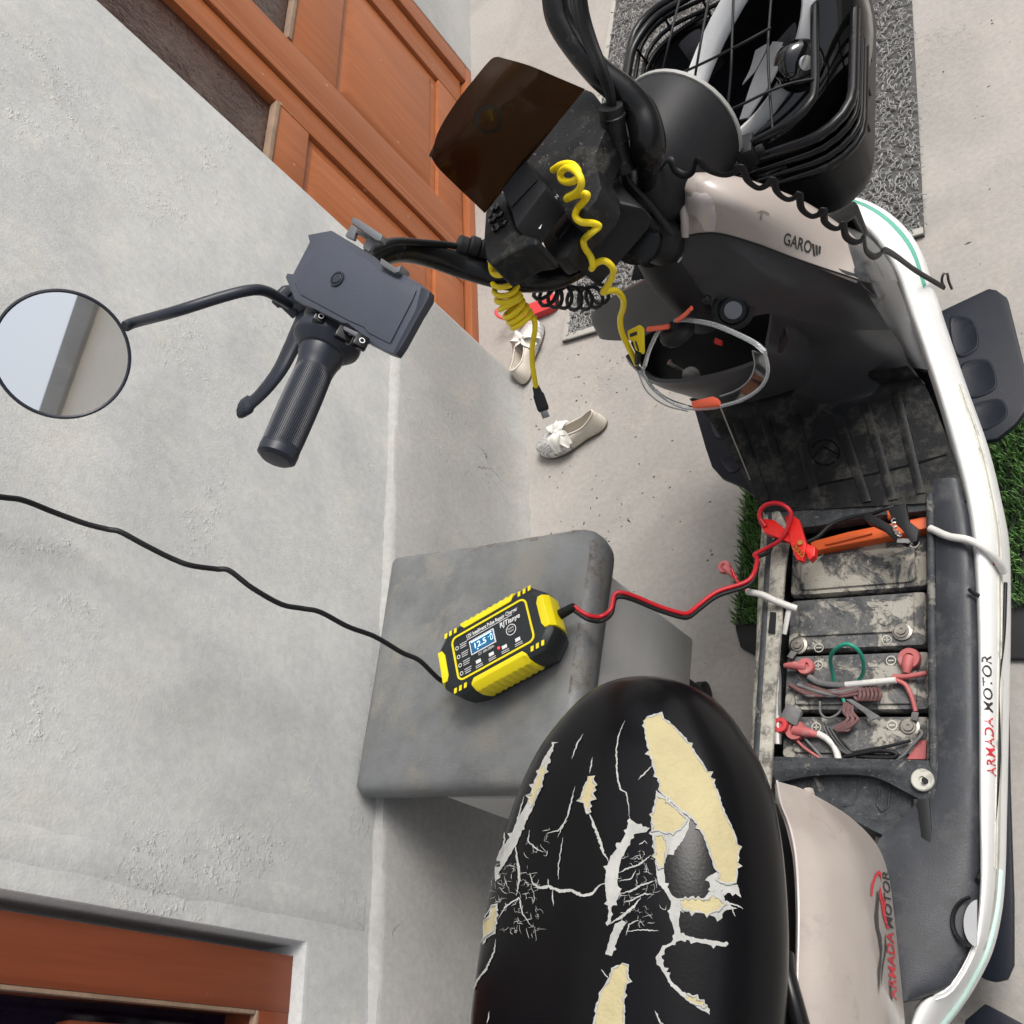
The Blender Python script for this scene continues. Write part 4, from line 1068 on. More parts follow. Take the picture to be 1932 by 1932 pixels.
rows = [PZ([(1440, 1434, .329), (1540, 1436, .333), (1650, 1437, .334), (1722, 1436, .336), (1768, 1434, .338)]), PZ([(1452, 1452, .333), (1540, 1448, .338), (1650, 1448, .339), (1722, 1455, .341), (1768, 1470, .342)]), PZ([(1466, 1476, .328), (1540, 1463, .333), (1640, 1464, .334), (1705, 1492, .337), (1755, 1520, .339)])]
mb = MB(); mb.patch(rows, 5, 4, 0.014, back=(0, 0, 1))
obj('cross_bar', mb, M['muddeck'], sco, smooth=50)
rows = [PZ([(1466, 1474, .318), (1560, 1462, .322), (1650, 1466, .322), (1720, 1500, .325)]), PZ([(1500, 1508, .315), (1580, 1508, .316), (1650, 1520, .317), (1715, 1545, .327)]), PZ([(1560, 1538, .335), (1610, 1548, .335), (1650, 1568, .335), (1700, 1590, .336)])]
mb = MB(); mb.patch(rows, 5, 5, 0.008)
flap = obj('rear_apron', mb, M['muddeck'], sco, smooth=60)
fb = bvh_of(flap)
mb = MB()
for ln in (((1500, 1480), (1508, 1500)), ((1530, 1470), (1522, 1500), (1512, 1515)), ((1623, 1470), (1618, 1495), (1610, 1518), (1590, 1522)), ((1662, 1478), (1655, 1520), (1664, 1532), (1676, 1524), (1680, 1482), (1662, 1478))):
    p = [onto(fb, *q, 0.0005) for q in rough_line(ln, 6, 0)]; p = [q for q in p if q]
    if len(p) > 2: obj('moulded_rib', MB().tube(p, 0.0014, 6), M['muddeck'], flap, smooth=70)
mb = MB(); c_ = A(1740, 1471, .345)
mb.lathe(c_ - UP * .004, UP, [(0, .0128), (.004, .0128), (.0052, .0115), (.0052, .004), (.003, .003)], 28)
obj('washer', mb, M['trimgrey'], sco)
mb = MB(); mb.lathe(A(1744, 1472, .351) - UP * .004, UP, [(0, .0035), (.0042, .0032)], 12); obj('screw', mb, M['rubber'], sco)
mb = MB(); pl = PZ([(1730, 1508, .3455), (1752, 1506, .3455), (1757, 1560, .3455), (1757, 1612, .3455), (1740, 1614, .3455), (1736, 1560, .3455)]); mb.slab(pl, (0, 0, -.004))
obj('rubber_tab', mb, M['rubber'], sco, bevel=0.001)
mb = MB()          # foot-rest pocket: flat disc, the shade of its white recess painted grey
c_ = A(1826, 1745, .345)
rows = []
for k in range(9):
    a = math.radians(100 + k * 20); x, y = 1838 + 44 * math.cos(a), 1738 + 50 * math.sin(a) * 0.92
    rows.append([A(x, y, .3515), A(x + 4 * math.cos(a) * -1, y, .3500), A(1838 + 36 * math.cos(a), 1738 + 42 * math.sin(a), .3470)])
mb.patch(rows, 3, 3, 0.002)
obj('footpeg_pocket_rim', mb, M['black'], sco, smooth=60)
pk = [A(1846 + 28 * math.cos(math.radians(97 + k * 8.8)), 1742 + 45 * math.sin(math.radians(97 + k * 8.8)), .3485) for k in range(20)]
mb = MB(); mb.slab(pk, (0, 0, -.002)); obj('footpeg_pocket', mb, M['pocketshade'], sco)
# orange bar at the front of the bay
mb = MB()
ob = PZ([(1528, 1022, .322), (1600, 1003, .322), (1690, 985, .322), (1757, 972, .322), (1759, 994, .322), (1690, 1009, .322), (1600, 1026, .322), (1534, 1040, .322)])
mb.slab(ob, (0, 0, -.02))
ob2 = PZ([(1556, 1018, .326), (1640, 999, .326), (1646, 1006, .326), (1575, 1024, .326), (1556, 1028, .326)]); mb.slab(ob2, (0, 0, -.006))
obj('orange_bar', mb, M['orange'], sco, bevel=0.002)
mb = MB(); mb.slab(PZ([(1673, 957, .352), (1684, 955, .352), (1687, 978, .35), (1675, 980, .35)]), (0, 0, -.004)); obj('orange_tab', mb, M['orange'], sco, bevel=0.001)

# ---- front floor with raised ribs
rows = []
for l_, r_ in (((1300, 752, .40), (1712, 690, .40)), ((1326, 776, .352), (1742, 722, .352)), ((1362, 826, .339), (1772, 790, .339)), ((1404, 900, .337), (1800, 866, .337)), ((1440, 966, .337), (1822, 945, .337))):
    a, b = Vector(l_), Vector(r_); rows.append([A(*a.lerp(b, t)) for t in (0, .25, .5, .75, 1)])
mb = MB(); mb.patch(rows, 4, 5, 0.012, back=(0, 0, 1))
fl = obj('floor_panel', mb, M['blackdusty'], sco, smooth=50)
flb = bvh_of(fl)
for (x0, y0, x1, y1) in ((1391, 797, 1446, 946), (1442, 786, 1493, 960), (1500, 783, 1546, 962), (1578, 776, 1636, 948), (1632, 760, 1685, 944), (1690, 738, 1738, 932)):
    rows = []
    for k in range(7):
        t = k / 6; x, y = x0 + (x1 - x0) * t, y0 + (y1 - y0) * t; w_ = 9.5
        q = [onto(flb, x + dx * w_, y - dx * 2, hz) for dx, hz in ((-1, 0.0002), (-.7, .0022), (.7, .0022), (1, 0.0002))]
        if all(q): rows.append(q)
    mb = MB(); mb.patch(rows, 2, 2, 0.003, back=(0, 0, 1)); obj('floor_rib', mb, M['blackdusty'], sco, smooth=30)
mb = MB()
decal_line(mb, flb, rough_line([(1490, 929), (1560, 912), (1640, 896), (1720, 877), (1786, 858)], 10, 0), 4.0, 0.0008, False)
decal_line(mb, flb, [(1557 + 27 * math.cos(a * .25), 854 + 24 * math.sin(a * .25)) for a in range(-11, 3)], 3.0, 0.0008, False)
decal_line(mb, flb, [(1557 + 24 * math.cos(a * .25), 856 + 22 * math.sin(a * .25)) for a in range(3, 11)], 3.0, 0.0008, False)
decal_line(mb, flb, rough_line([(1533, 866), (1552, 842), (1582, 858)], 5, 0), 3.0, 0.0008, False)
obj('moulded_emblem', mb, M['gloss'], fl, smooth=0)
mb = MB()
rows = [PZ([(1494, 945, .334), (1600, 962, .334), (1700, 955, .334), (1770, 935, .336)]), PZ([(1496, 985, .330), (1600, 978, .330), (1700, 966, .330), (1752, 960, .330)])]
mb.patch([PZ([(1440, 962, .3355), (1520, 955, .3355), (1620, 948, .3355), (1740, 934, .3355)]), PZ([(1470, 1000, .332), (1540, 992, .332), (1640, 975, .332), (1756, 962, .332)])], 4, 3, 0.02, back=(0, 0, 1))
obj('front_bay_lip', mb, M['muddeck'], sco, smooth=40)

# ---- wide plate under the front
fp = [(1865, 543), (1880, 546), (1900, 560), (1932, 690), (1940, 740), (1934, 775), (1915, 800), (1880, 828), (1830, 835)]
fq = [(1440, 950), (1400, 918), (1362, 902), (1342, 880), (1330, 845), (1308, 768), (1304, 740), (1310, 715)]
pr = PZ([(x, y, .20) for x, y in fp]); pq = PZ([(x, y, .20) for x, y in fq])
ol = pr + pq + [W(-.16, .42, .2), W(.03, .55, .2)]
M['plate'] = mat('dark_slate_plate', (0.010, 0.0125, 0.020), 0.40, var=0.15, bump=0.0003, bscale=600, dirt=(0.022, 0.024, 0.030), dirt_amt=0.3, dscale=14, spec=0.22)
mb = MB(); mb.slab(ol, (0, 0, -.012))
pl_ = obj('front_plate', mb, M['plate'], sco, bevel=0.004)
for q in ([(1792, 600), (1830, 600), (1845, 628), (1842, 660), (1805, 672)], [(1812, 690), (1862, 678), (1880, 712), (1874, 738), (1826, 750)], [(1832, 768), (1885, 752), (1902, 778), (1884, 800), (1848, 812)], [(1340, 792), (1366, 788), (1376, 818), (1352, 828)], [(1360, 866), (1384, 860), (1396, 884), (1376, 893)]):
    pts = cat(PZ([(x, y, .2002) for x, y in q]), 5, True); mb = MB(); c_ = sum(pts, Vector()) / len(pts)
    mb.loft([pts, [p.lerp(c_, .05) + UP * .0014 for p in pts], [p.lerp(c_, .10) + UP * .0015 for p in pts], [p.lerp(c_, .16) + UP * .0008 for p in pts]]); obj('embossed_pad', mb, M['plate'], pl_, smooth=70)
# ---- rear right running board and dark plate
mb = MB(); mb.slab(PZ([(x, y, .10) for x, y in ((1900, 1230), (1905, 1480), (1912, 1700), (1912, 1820), (1900, 1848), (1876, 1853), (1850, 1845), (1830, 1700), (1850, 1450), (1850, 1240))]), (0, 0, -.012))
obj('rear_running_board', mb, M['plate'], sco, bevel=0.004)
mb = MB(); mb.slab(PZ([(x, y, .06) for x, y in ((1820, 1925), (1858, 1893), (1935, 1935), (1930, 2050), (1800, 2050))]), (0, 0, -.01)); obj('stand_plate', mb, M['plate'], sco, bevel=0.003)
# ---- side cable on the trim
mb = MB(); mb.tube(cat(PZ([(1897, 1100, .29), (1893, 1200, .295), (1882, 1300, .303), (1884, 1420, .302), (1876, 1540, .306), (1862, 1620, .32), (1844, 1660, .34)]), 6), 0.0026, 8); obj('side_cable', mb, M['rubber'], sco, smooth=80)

# ---- shield: black rear face, pocket, taupe cheek
mb = MB()
G = [PZ([(1118, 590, .60), (1155, 560, .655), (1210, 533, .70), (1268, 500, .735), (1291, 447, .766), (1355, 442, .757), (1428, 462, .727), (1530, 499, .675), (1619, 529, .64)]),
     PZ([(1121, 612, .575), (1178, 600, .62), (1242, 574, .66), (1306, 545, .69), (1365, 515, .705), (1438, 522, .69), (1510, 545, .645), (1585, 565, .60), (1650, 575, .545)]),
     PZ([(1135, 640, .545), (1198, 640, .575), (1256, 613, .61), (1322, 594, .63), (1390, 602, .628), (1455, 592, .612), (1525, 608, .575), (1605, 622, .52), (1680, 622, .44)])]
G = [[r_[0] + SU * .05 - UP * .03, r_[0] + SU * .02 - UP * .004 - SV * .004] + r_ for r_ in G]
mb.patch(G, 6, 6, 0.006)
mb.patch([PZ([(1455, 592, .612), (1525, 608, .575), (1605, 622, .52), (1680, 622, .44)]), PZ([(1530, 650, .50), (1575, 664, .48), (1640, 668, .44), (1702, 655, .39)]), PZ([(1500, 732, .40), (1570, 742, .375), (1650, 728, .36), (1722, 695, .352)]), PZ([(1490, 752, .362), (1570, 762, .345), (1660, 748, .343), (1745, 724, .343)])], 5, 5, 0.006)
mb.patch([PZ([(1619, 529, .64), (1650, 533, .62), (1690, 528, .42)]), PZ([(1650, 575, .545), (1675, 575, .50), (1708, 576, .38)]), PZ([(1680, 622, .44), (1698, 620, .42), (1722, 618, .345)]), PZ([(1702, 655, .39), (1714, 655, .38), (1736, 654, .340)]), PZ([(1722, 695, .352), (1735, 695, .35), (1752, 698, .338)])], 4, 5, 0.006)
mb.patch([PZ([(1600, 455, .642), (1570, 425, .60), (1540, 400, .40)]), PZ([(1608, 492, .64), (1630, 470, .60), (1630, 440, .37)]), PZ([(1619, 529, .64), (1650, 515, .60), (1676, 492, .36)]), PZ([(1650, 560, .57), (1672, 545, .52), (1694, 530, .35)])], 4, 4, 0.005)
shield = obj('leg_shield', mb, M['shield'], sco, smooth=60)
shb = bvh_of(shield)
mb = MB()
mb.patch([PZ([(1180, 672, .545), (1205, 700, .525), (1246, 722, .508), (1335, 714, .515), (1438, 680, .535), (1450, 640, .56), (1457, 592, .595)]),
          PZ([(1190, 690, .50), (1215, 712, .485), (1262, 736, .475), (1345, 738, .475), (1468, 706, .485), (1500, 668, .505), (1512, 622, .54)]),
          PZ([(1215, 705, .45), (1250, 725, .43), (1300, 748, .405), (1375, 764, .385), (1498, 734, .405), (1546, 692, .435), (1550, 652, .48)])], 5, 5, 0.006)
pocket = obj('pocket_front', mb, M['shield'], sco, smooth=50)
mb = MB()
mb.patch([PZ([(1190, 648, .49), (1240, 600, .53), (1330, 575, .55), (1470, 575, .53)]), PZ([(1212, 690, .44), (1250, 660, .43), (1340, 640, .44), (1480, 630, .44)]), PZ([(1232, 720, .42), (1262, 728, .395), (1340, 725, .385), (1470, 700, .39)])], 4, 4, 0.005)
M['cave'] = mat('black_pocket_liner', (0.010, 0.010, 0.012), 0.6, var=0.1)
obj('pocket_liner', mb, M['cave'], sco, smooth=50)
mb = MB()
CG = [PZ([(1228, 345, .80), (1262, 333, .813), (1312, 326, .818), (1372, 331, .80), (1440, 350, .768), (1520, 385, .715), (1575, 425, .668), (1600, 455, .642)]),
      PZ([(1272, 362, .803), (1308, 372, .81), (1352, 377, .803), (1412, 390, .778), (1480, 414, .735), (1545, 445, .69), (1588, 474, .655), (1609, 492, .642)]),
      PZ([(1292, 446, .768), (1322, 441, .766), (1362, 442, .757), (1428, 461, .729), (1490, 484, .698), (1550, 505, .67), (1590, 518, .652), (1619, 528, .642)])]
for i in range(8): CG[0][i] = CG[0][i]
front = [p + SU * 0.03 - UP * 0.05 for p in CG[0]]
ar = PZ([(1222, 356, .797), (1246, 349, .806), (1270, 354, .807), (1285, 374, .80), (1292, 410, .786), (1293, 446, .768)])
mb.patch([front] + CG, 6, 6, 0.005)
mb.tube(cat(ar, 6), .0055, 10, flat=.8)
cheek = obj('front_side_panel', mb, M['cream'], sco, smooth=60, label='glossy taupe cheek panel with GAROW lettering')
chb = bvh_of(cheek)
mb = MB(); decal_text(mb, chb, 'GARO', (1477, 460), (0.93, 0.33), (0.16, -1.0), 32, 56, bold=0.02)
for k in range(3): decal_poly(mb, chb, [(1531 + k * 6.5, 459 + k * 2.4), (1535.5 + k * 6.5, 460.5 + k * 2.4), (1538 + k * 4.6, 484 - k * 2.0), (1534 + k * 4.6, 482.5 - k * 2.0)], 0.0007, 30)
obj('lettering', mb, M['printblk'], cheek, smooth=0, label='black GAROW lettering')
mb = MB(); decal_line(mb, chb, rough_line([(1426, 400), (1440, 399), (1452, 405)], 4, 0.8), 3.5); decal_line(mb, chb, rough_line([(1437, 401), (1434, 416)], 4, 0.5), 3.5)
M['faded'] = mat('faded_mark', (0.20, 0.17, 0.15), 0.5, var=0.2); obj('worn_emblem', mb, M['faded'], cheek, smooth=0)
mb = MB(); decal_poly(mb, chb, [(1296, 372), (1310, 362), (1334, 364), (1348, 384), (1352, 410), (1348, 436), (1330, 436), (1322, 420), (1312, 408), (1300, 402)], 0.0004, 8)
M['creamgloss'] = mat('pale_taupe_gloss', (0.52, 0.47, 0.46), 0.12, var=0.02, coat=0.6); obj('pale_gloss_patch', mb, M['creamgloss'], cheek, smooth=60)  # paler, glossier taupe, laid as a patch on the cheek panel
mb = MB(); e = cat([p + (CAM - p).normalized() * .001 for p in CG[2]], 6); mb.tube(e, 0.0011, 6); obj('panel_seam', mb, M['rubber'], cheek, smooth=70)
# key lock
kl = onto(shb, 1383, 583, 0.0) or A(1383, 583, .65); kn = (CAM - kl + Vector((0, -.3, .1))).normalized()
mb = MB(); mb.lathe(kl - kn * .012, kn, [(0, .026), (.014, .026), (.018, .022), (.018, .019), (.014, .018)], 32); lock = obj('key_lock', mb, M['black'], sco, smooth=40)
mb = MB(); mb.lathe(kl + kn * .0, kn, [(0, .0165), (.010, .0165), (.013, .0150), (.013, .0115)], 28); obj('lock_ring', mb, M['rubber'], lock)
M['lockgrey'] = mat('lock_face', (0.16, 0.165, 0.17), 0.35, 0.6, var=0.1); mb = MB(); mb.lathe(kl + kn * .0128, kn, [(0, .0112), (.0022, .0108)], 28); obj('lock_face', mb, M['lockgrey'], lock)
mb = MB(); kb = A(1334, 565, .69); mb.ball(kb, .006); obj('shield_screw', mb, M['rubber'], sco)
mb = MB()       # slot in the pocket side, bolt and red clip inside the pocket
mb.slab(PZ([(1473, 618, .578), (1483, 616, .575), (1484, 640, .557), (1474, 662, .543), (1466, 664, .545), (1470, 640, .56)]), (0, 0, -.004)); obj('pocket_slot', mb, M['gloss'], pocket, bevel=0.001)
mb = MB(); mb.tube(cat(PZ([(1262, 683, .52), (1285, 697, .50), (1302, 706, .485)]), 4), .0045, 10); mb.lathe(A(1304, 708, .49), kn, [(0, .013), (.004, .013), (.004, .006), (.008, .006)], 16); obj('charging_socket', mb, M['dullsteel'], sco)
mb = MB(); mb.slab(PZ([(1349, 637, .55), (1362, 642, .55), (1360, 650, .55), (1347, 646, .55)]), (0, 0, -.004)); obj('red_clip', mb, M['red'], sco)

# ---- rear body
mb = MB()
BG = [PZ([(1466, 1474, .565), (1488, 1480, .55), (1508, 1486, .54), (1532, 1497, .525)]), PZ([(1474, 1516, .60), (1510, 1520, .575), (1555, 1526, .53), (1602, 1540, .455)]), PZ([(1490, 1558, .63), (1540, 1568, .595), (1600, 1576, .53), (1653, 1592, .41)]), PZ([(1502, 1620, .645), (1560, 1630, .615), (1630, 1640, .53), (1676, 1650, .385)]), PZ([(1507, 1720, .655), (1570, 1725, .625), (1645, 1730, .53), (1688, 1735, .375)]), PZ([(1505, 1830, .66), (1575, 1830, .63), (1655, 1830, .53), (1698, 1830, .37)]), PZ([(1500, 1950, .665), (1580, 1950, .63), (1665, 1950, .53), (1709, 1950, .37)]), PZ([(1495, 2080, .665), (1580, 2080, .63), (1670, 2080, .53), (1715, 2080, .37)])]
BG += [[W(.075, -.60, .665), W(.095, -.60, .62), W(.105, -.60, .52), W(.095, -.60, .38)], [W(.045, -.70, .66), W(.06, -.70, .62), W(.07, -.70, .52), W(.06, -.70, .42)], [W(.0, -.745, .655), W(.005, -.75, .62), W(.01, -.755, .53), W(.0, -.75, .45)]]
mb.patch(BG, 5, 5, 0.005)
rb_ = obj('rear_side_panel', mb, M['cream'], sco, smooth=60, label='glossy taupe rear panel with ARMADA MOTOR lettering')
rbb = bvh_of(rb_)
mb = MB(); mb.tube(cat([BG[i][0] + (CAM - BG[i][0]).normalized() * .002 for i in range(8)], 6), .0014, 8); obj('panel_lip', mb, M['creamgloss'], rb_, smooth=70)
mb = MB(); decal_text(mb, rbb, 'ARMADA', (1692, 1888), (-0.055, -1), (-1, -0.03), 20, 128, shear=0.2, bold=0.008)
obj('red_lettering', mb, M['printred'], rb_, smooth=0, label='red ARMADA lettering')
mb = MB(); decal_poly(mb, rbb, [(1641, 1691), (1643, 1668), (1650, 1650), (1657, 1642), (1661, 1646), (1663, 1664), (1658, 1650), (1652, 1656), (1647, 1672), (1645, 1690)], 0.0007, 9)
obj('red_swoosh', mb, M['printred'], rb_, smooth=0)
mb = MB(); decal_poly(mb, rbb, [(1660, 1672), (1664, 1690), (1672, 1708), (1668, 1712), (1672, 1738), (1677, 1752), (1672, 1752), (1664, 1726), (1662, 1708), (1657, 1690)], 0.0007, 9)
obj('red_swoosh', mb, M['printred'], rb_, smooth=0)
mb = MB(); decal_text(mb, rbb, 'MOTOR', (1684, 1752), (-0.075, -1), (-1, 0.02), 18, 108, shear=0.2, bold=0.008)
obj('black_lettering', mb, M['printblk'], rb_, smooth=0, label='black MOTOR lettering')
for q in ([(1654, 1680), (1658, 1690), (1656, 1720), (1657, 1750), (1662, 1768), (1664, 1790), (1660, 1830), (1657, 1878), (1655, 1830), (1660, 1800), (1656, 1770), (1651, 1750), (1649, 1730), (1652, 1700)], [(1669, 1760), (1672, 1790), (1666, 1820), (1660, 1870), (1663, 1820), (1668, 1795)], [(1679, 1840), (1681, 1860), (1683, 1890), (1679, 1880), (1677, 1860)], [(1656, 1678), (1663, 1690), (1668, 1712), (1664, 1700)]):
    mb = MB(); decal_poly(mb, rbb, q, 0.0007, 9); obj('black_wing_mark', mb, M['printblk'], rb_, smooth=0)

# ---- seat
SR = -0.044
ST = [(-.206, .012, .752, .722), (-.211, .040, .764, .716), (-.222, .062, .776, .71), (-.245, .084, .79, .705), (-.285, .110, .803, .70), (-.335, .126, .811, .698), (-.40, .136, .815, .698), (-.46, .138, .813, .698), (-.53, .134, .81, .70), (-.60, .112, .808, .70), (-.65, .085, .803, .70), (-.68, .04, .795, .71), (-.685, .01, .79, .72)]
rings = []
stc = cat([(a, b, 0) for a, b, c, d in ST], 4); ztc = cat([(c, d, 0) for a, b, c, d in ST], 4)
for q, z in zip(stc, ztc):
    s_, hw = q.x, max(.004, q.y); zt, zb = z.x, z.y; h = zt - zb
    half = [(0.0, zt), (.30, zt - .03 * h), (.58, zt - .10 * h), (.80, zt - .24 * h), (.93, zt - .45 * h), (1.0, zt - .70 * h), (.985, zt - .90 * h), (.93, zb)]
    pr_ = [Vector((-a * hw, b, 0)) for a, b in half[::-1]] + [Vector((a * hw, b, 0)) for a, b in half[1:]]
    pr_ = cat(pr_, 3)
    rings.append([W(SR + p.x, s_, p.y) for p in pr_])
mb = MB(); mb.loft(rings)
seat = obj('seat', mb, M['vinyl'], sco, smooth=70, label='black vinyl seat, badly cracked and torn')
sb = bvh_of(seat)
zc = lambda L_: [(787.5 + x * .35463, 1246.9 + y * .35463) for x, y in L_]
foams = [[(1215, 310), (1300, 280), (1310, 315), (1350, 340), (1400, 390), (1440, 440), (1480, 500), (1520, 560), (1560, 630), (1590, 690), (1610, 760), (1640, 830), (1670, 890), (1690, 950), (1705, 1010), (1700, 1090), (1695, 1150), (1690, 1180), (1650, 1190), (1610, 1180), (1605, 1130), (1580, 1100), (1560, 1040), (1540, 980), (1520, 920), (1480, 860), (1460, 840), (1400, 790), (1340, 740), (1300, 700), (1285, 640), (1260, 570), (1235, 480), (1215, 400)],
         [(1090, 1610), (1125, 1620), (1120, 1700), (1100, 1780), (1105, 1850), (1100, 1960), (940, 1990), (955, 1850), (980, 1760), (1020, 1700), (1040, 1640)],
         [(400, 1310), (425, 1300), (420, 1380), (410, 1440), (380, 1460), (340, 1490), (290, 1505), (287, 1440), (300, 1400), (360, 1390), (390, 1360)],
         [(935, 615), (945, 660), (930, 730), (905, 815), (890, 760), (870, 750), (885, 690), (910, 640)],
         [(1275, 720), (1320, 740), (1400, 810), (1440, 845), (1400, 900), (1330, 920), (1270, 900), (1250, 850)],
         [(1265, 930), (1310, 930), (1335, 1000), (1320, 1040), (1310, 1100), (1285, 1110), (1270, 1040)],
         [(1400, 1275), (1520, 1270), (1600, 1260), (1630, 1290), (1600, 1330), (1540, 1345), (1410, 1325)],
         [(1430, 1770), (1480, 1790), (1535, 1835), (1480, 1830), (1430, 1800)],
         [(690, 540), (670, 640), (640, 720), (610, 780), (600, 750), (630, 650), (668, 560)]]
backs = [[(1270, 690), (1310, 720), (1400, 800), (1450, 840), (1440, 900), (1410, 960), (1370, 1010), (1340, 1030), (1320, 1035), (1310, 1100), (1320, 1180), (1350, 1240), (1380, 1265), (1520, 1265), (1550, 1230), (1620, 1220), (1640, 1290), (1700, 1320), (1640, 1325), (1600, 1370), (1540, 1350), (1500, 1330), (1400, 1330), (1390, 1400), (1400, 1450), (1480, 1475), (1600, 1490), (1655, 1505), (1640, 1520), (1550, 1510), (1420, 1480), (1390, 1490), (1320, 1530), (1300, 1570), (1310, 1620), (1350, 1700), (1420, 1770), (1480, 1790), (1540, 1830), (1555, 1880), (1500, 1850), (1420, 1795), (1350, 1730), (1290, 1625), (1268, 1580), (1300, 1530), (1360, 1490), (1370, 1440), (1340, 1360), (1350, 1280), (1320, 1230), (1280, 1180), (1270, 1110), (1265, 1040), (1255, 960), (1240, 860), (1270, 790)],
         [(1130, 840), (1190, 880), (1240, 890), (1220, 910), (1150, 925), (1120, 990), (1085, 1060), (1072, 1120), (1065, 1180), (1080, 1230), (1060, 1280), (1035, 1310), (1030, 1400), (1010, 1410), (1020, 1330), (1005, 1250), (998, 1180), (1008, 1100), (1030, 1040), (1070, 990), (1110, 920)],
         [(1090, 1380), (1112, 1390), (1065, 1480), (1035, 1570), (1000, 1560), (1030, 1460), (1055, 1400)],
         [(735, 430), (700, 540), (660, 680), (615, 790), (570, 880), (530, 980), (480, 1060), (440, 1120), (405, 1200), (345, 1275), (318, 1262), (378, 1180), (408, 1100), (440, 1010), (495, 940), (535, 850), (585, 760), (625, 640), (675, 520)],
         [(395, 1300), (430, 1290), (428, 1380), (418, 1450), (385, 1470), (345, 1500), (288, 1520), (280, 1440), (296, 1390), (355, 1380), (385, 1350)],
         [(1600, 1120), (1640, 1190), (1700, 1190), (1720, 1260), (1690, 1240), (1620, 1230), (1560, 1215), (1545, 1150)]]
for q in backs:
    mb = MB(); decal_poly(mb, sb, ragged(zc(q), 4.5, 1.4, 0.12, 7), 0.0007, 10); obj('torn_backing', main_island(mb), M['backing'], seat, smooth=60)
cracks = [([(1105, 320), (1075, 390), (1060, 470), (1062, 560), (1070, 640), (1085, 690), (1115, 705), (1125, 770), (1130, 840)], 8), ([(885, 390), (850, 450), (825, 525)], 6), ([(935, 515), (920, 600)], 6), ([(840, 670), (820, 760), (800, 830), (770, 890), (750, 940)], 7), ([(778, 940), (755, 1080), (752, 1165)], 6), ([(695, 915), (750, 905), (800, 850)], 6), ([(910, 800), (940, 870), (970, 950), (990, 1020), (1022, 1070)], 14), ([(572, 720), (550, 800), (525, 890)], 7), ([(462, 880), (468, 950), (450, 1040)], 7), ([(520, 970), (540, 1080), (546, 1160), (530, 1250)], 12), ([(600, 1130), (620, 1190), (660, 1210), (700, 1200), (760, 1225), (820, 1220), (880, 1250), (930, 1240), (970, 1195), (1012, 1180)], 15), ([(722, 1215), (726, 1305)], 6), ([(700, 1200), (698, 1160)], 5), ([(430, 1380), (470, 1310), (545, 1260), (560, 1340), (600, 1400), (632, 1420)], 7), ([(420, 1480), (412, 1550), (370, 1640), (322, 1700), (290, 1790)], 10), ([(365, 1090), (415, 1100)], 10), ([(1250, 560), (1210, 600), (1175, 635)], 7), ([(1070, 1130), (1130, 1100), (1180, 1085), (1245, 1035)], 8), ([(1072, 1172), (1140, 1160), (1165, 1110)], 6), ([(1080, 1240), (1150, 1220), (1200, 1190), (1272, 1170)], 9), ([(1100, 1285), (1150, 1270), (1210, 1240), (1262, 1245)], 7), ([(1030, 1400), (1100, 1350), (1150, 1310), (1190, 1260)], 14), ([(1110, 1442), (1200, 1430), (1285, 1437)], 6), ([(980, 1640), (1022, 1695)], 6), ([(388, 1865), (375, 1930)], 6), ([(1265, 1860), (1295, 1925), (1320, 1940)], 8), ([(1180, 980), (1210, 960), (1225, 975)], 6), ([(600, 900), (590, 960), (640, 1005), (680, 1020)], 6), ([(400, 1300), (330, 1420)], 7), ([(1110, 1460), (1130, 1400), (1180, 1380)], 6), ([(1640, 1290), (1700, 1300), (1730, 1320)], 8), ([(1660, 1300), (1690, 1360)], 7)]
for ln, w_ in cracks:
    mb = MB(); decal_line(mb, sb, rough_line(zc(ln), 3.0, 0.9), w_ * .36, 0.0008)
    if mb.f: obj('crack', mb, M['backing'], seat, smooth=60)
mb = MB()
rc_ = random.Random(11)
for (x0, x1, y0, y1, n) in ((430, 640, 1060, 1460, 75), (1070, 1290, 1000, 1400, 52), (560, 700, 900, 1050, 10), (1010, 1110, 1200, 1420, 8), (360, 480, 950, 1300, 16)):
    for i in range(n):
        x, y = rc_.uniform(x0, x1), rc_.uniform(y0, y1); a = rc_.choice((-.25, 1.35)) + rc_.uniform(-.2, .2); ln = [(x, y)]
        for k in range(rc_.randint(2, 5)):
            l = rc_.uniform(8, 20); x += math.cos(a) * l; y += math.sin(a) * l; a += rc_.choice((0, 0, .5, -.5, 1.5, -1.5)) + rc_.uniform(-.2, .2); ln.append((x, y))
        decal_line(mb, sb, zc(ln), rc_.uniform(.55, 1.15), 0.0008)
obj('fine_crazing', mb, M['backing'], seat, smooth=60, kind='stuff')
def torn_rim(ol, eps, r0, m):
    P = [onto(sb, x, y, eps) for x, y in ol]
    run = []; rr = random.Random(len(ol))
    for p in P + [None]:
        if p is not None and (not run or (p - run[-1]).length < .012): run.append(p)
        else:
            if len(run) > 5:
                R_ = [r0 * rr.uniform(.5, 1.5) for _ in run]; R_[0] = R_[-1] = r0 * .3
                obj('torn_edge', MB().tube(run, R_, 6, flat=.7), m, seat, smooth=80)
            run = [p] if p is not None else []
for q in foams:
    ol = ragged(zc(q), 4.5, 1.6, 0.12, 9)
    mb = MB(); decal_poly(mb, sb, ol, 0.0010, 9)
    if mb.f:
        obj('bare_foam', main_island(mb), M['foam'], seat, smooth=60)
        torn_rim([tuple(p) for p in ol], 0.0012, 0.0009, M['backing'])
mb = MB(); rings = []
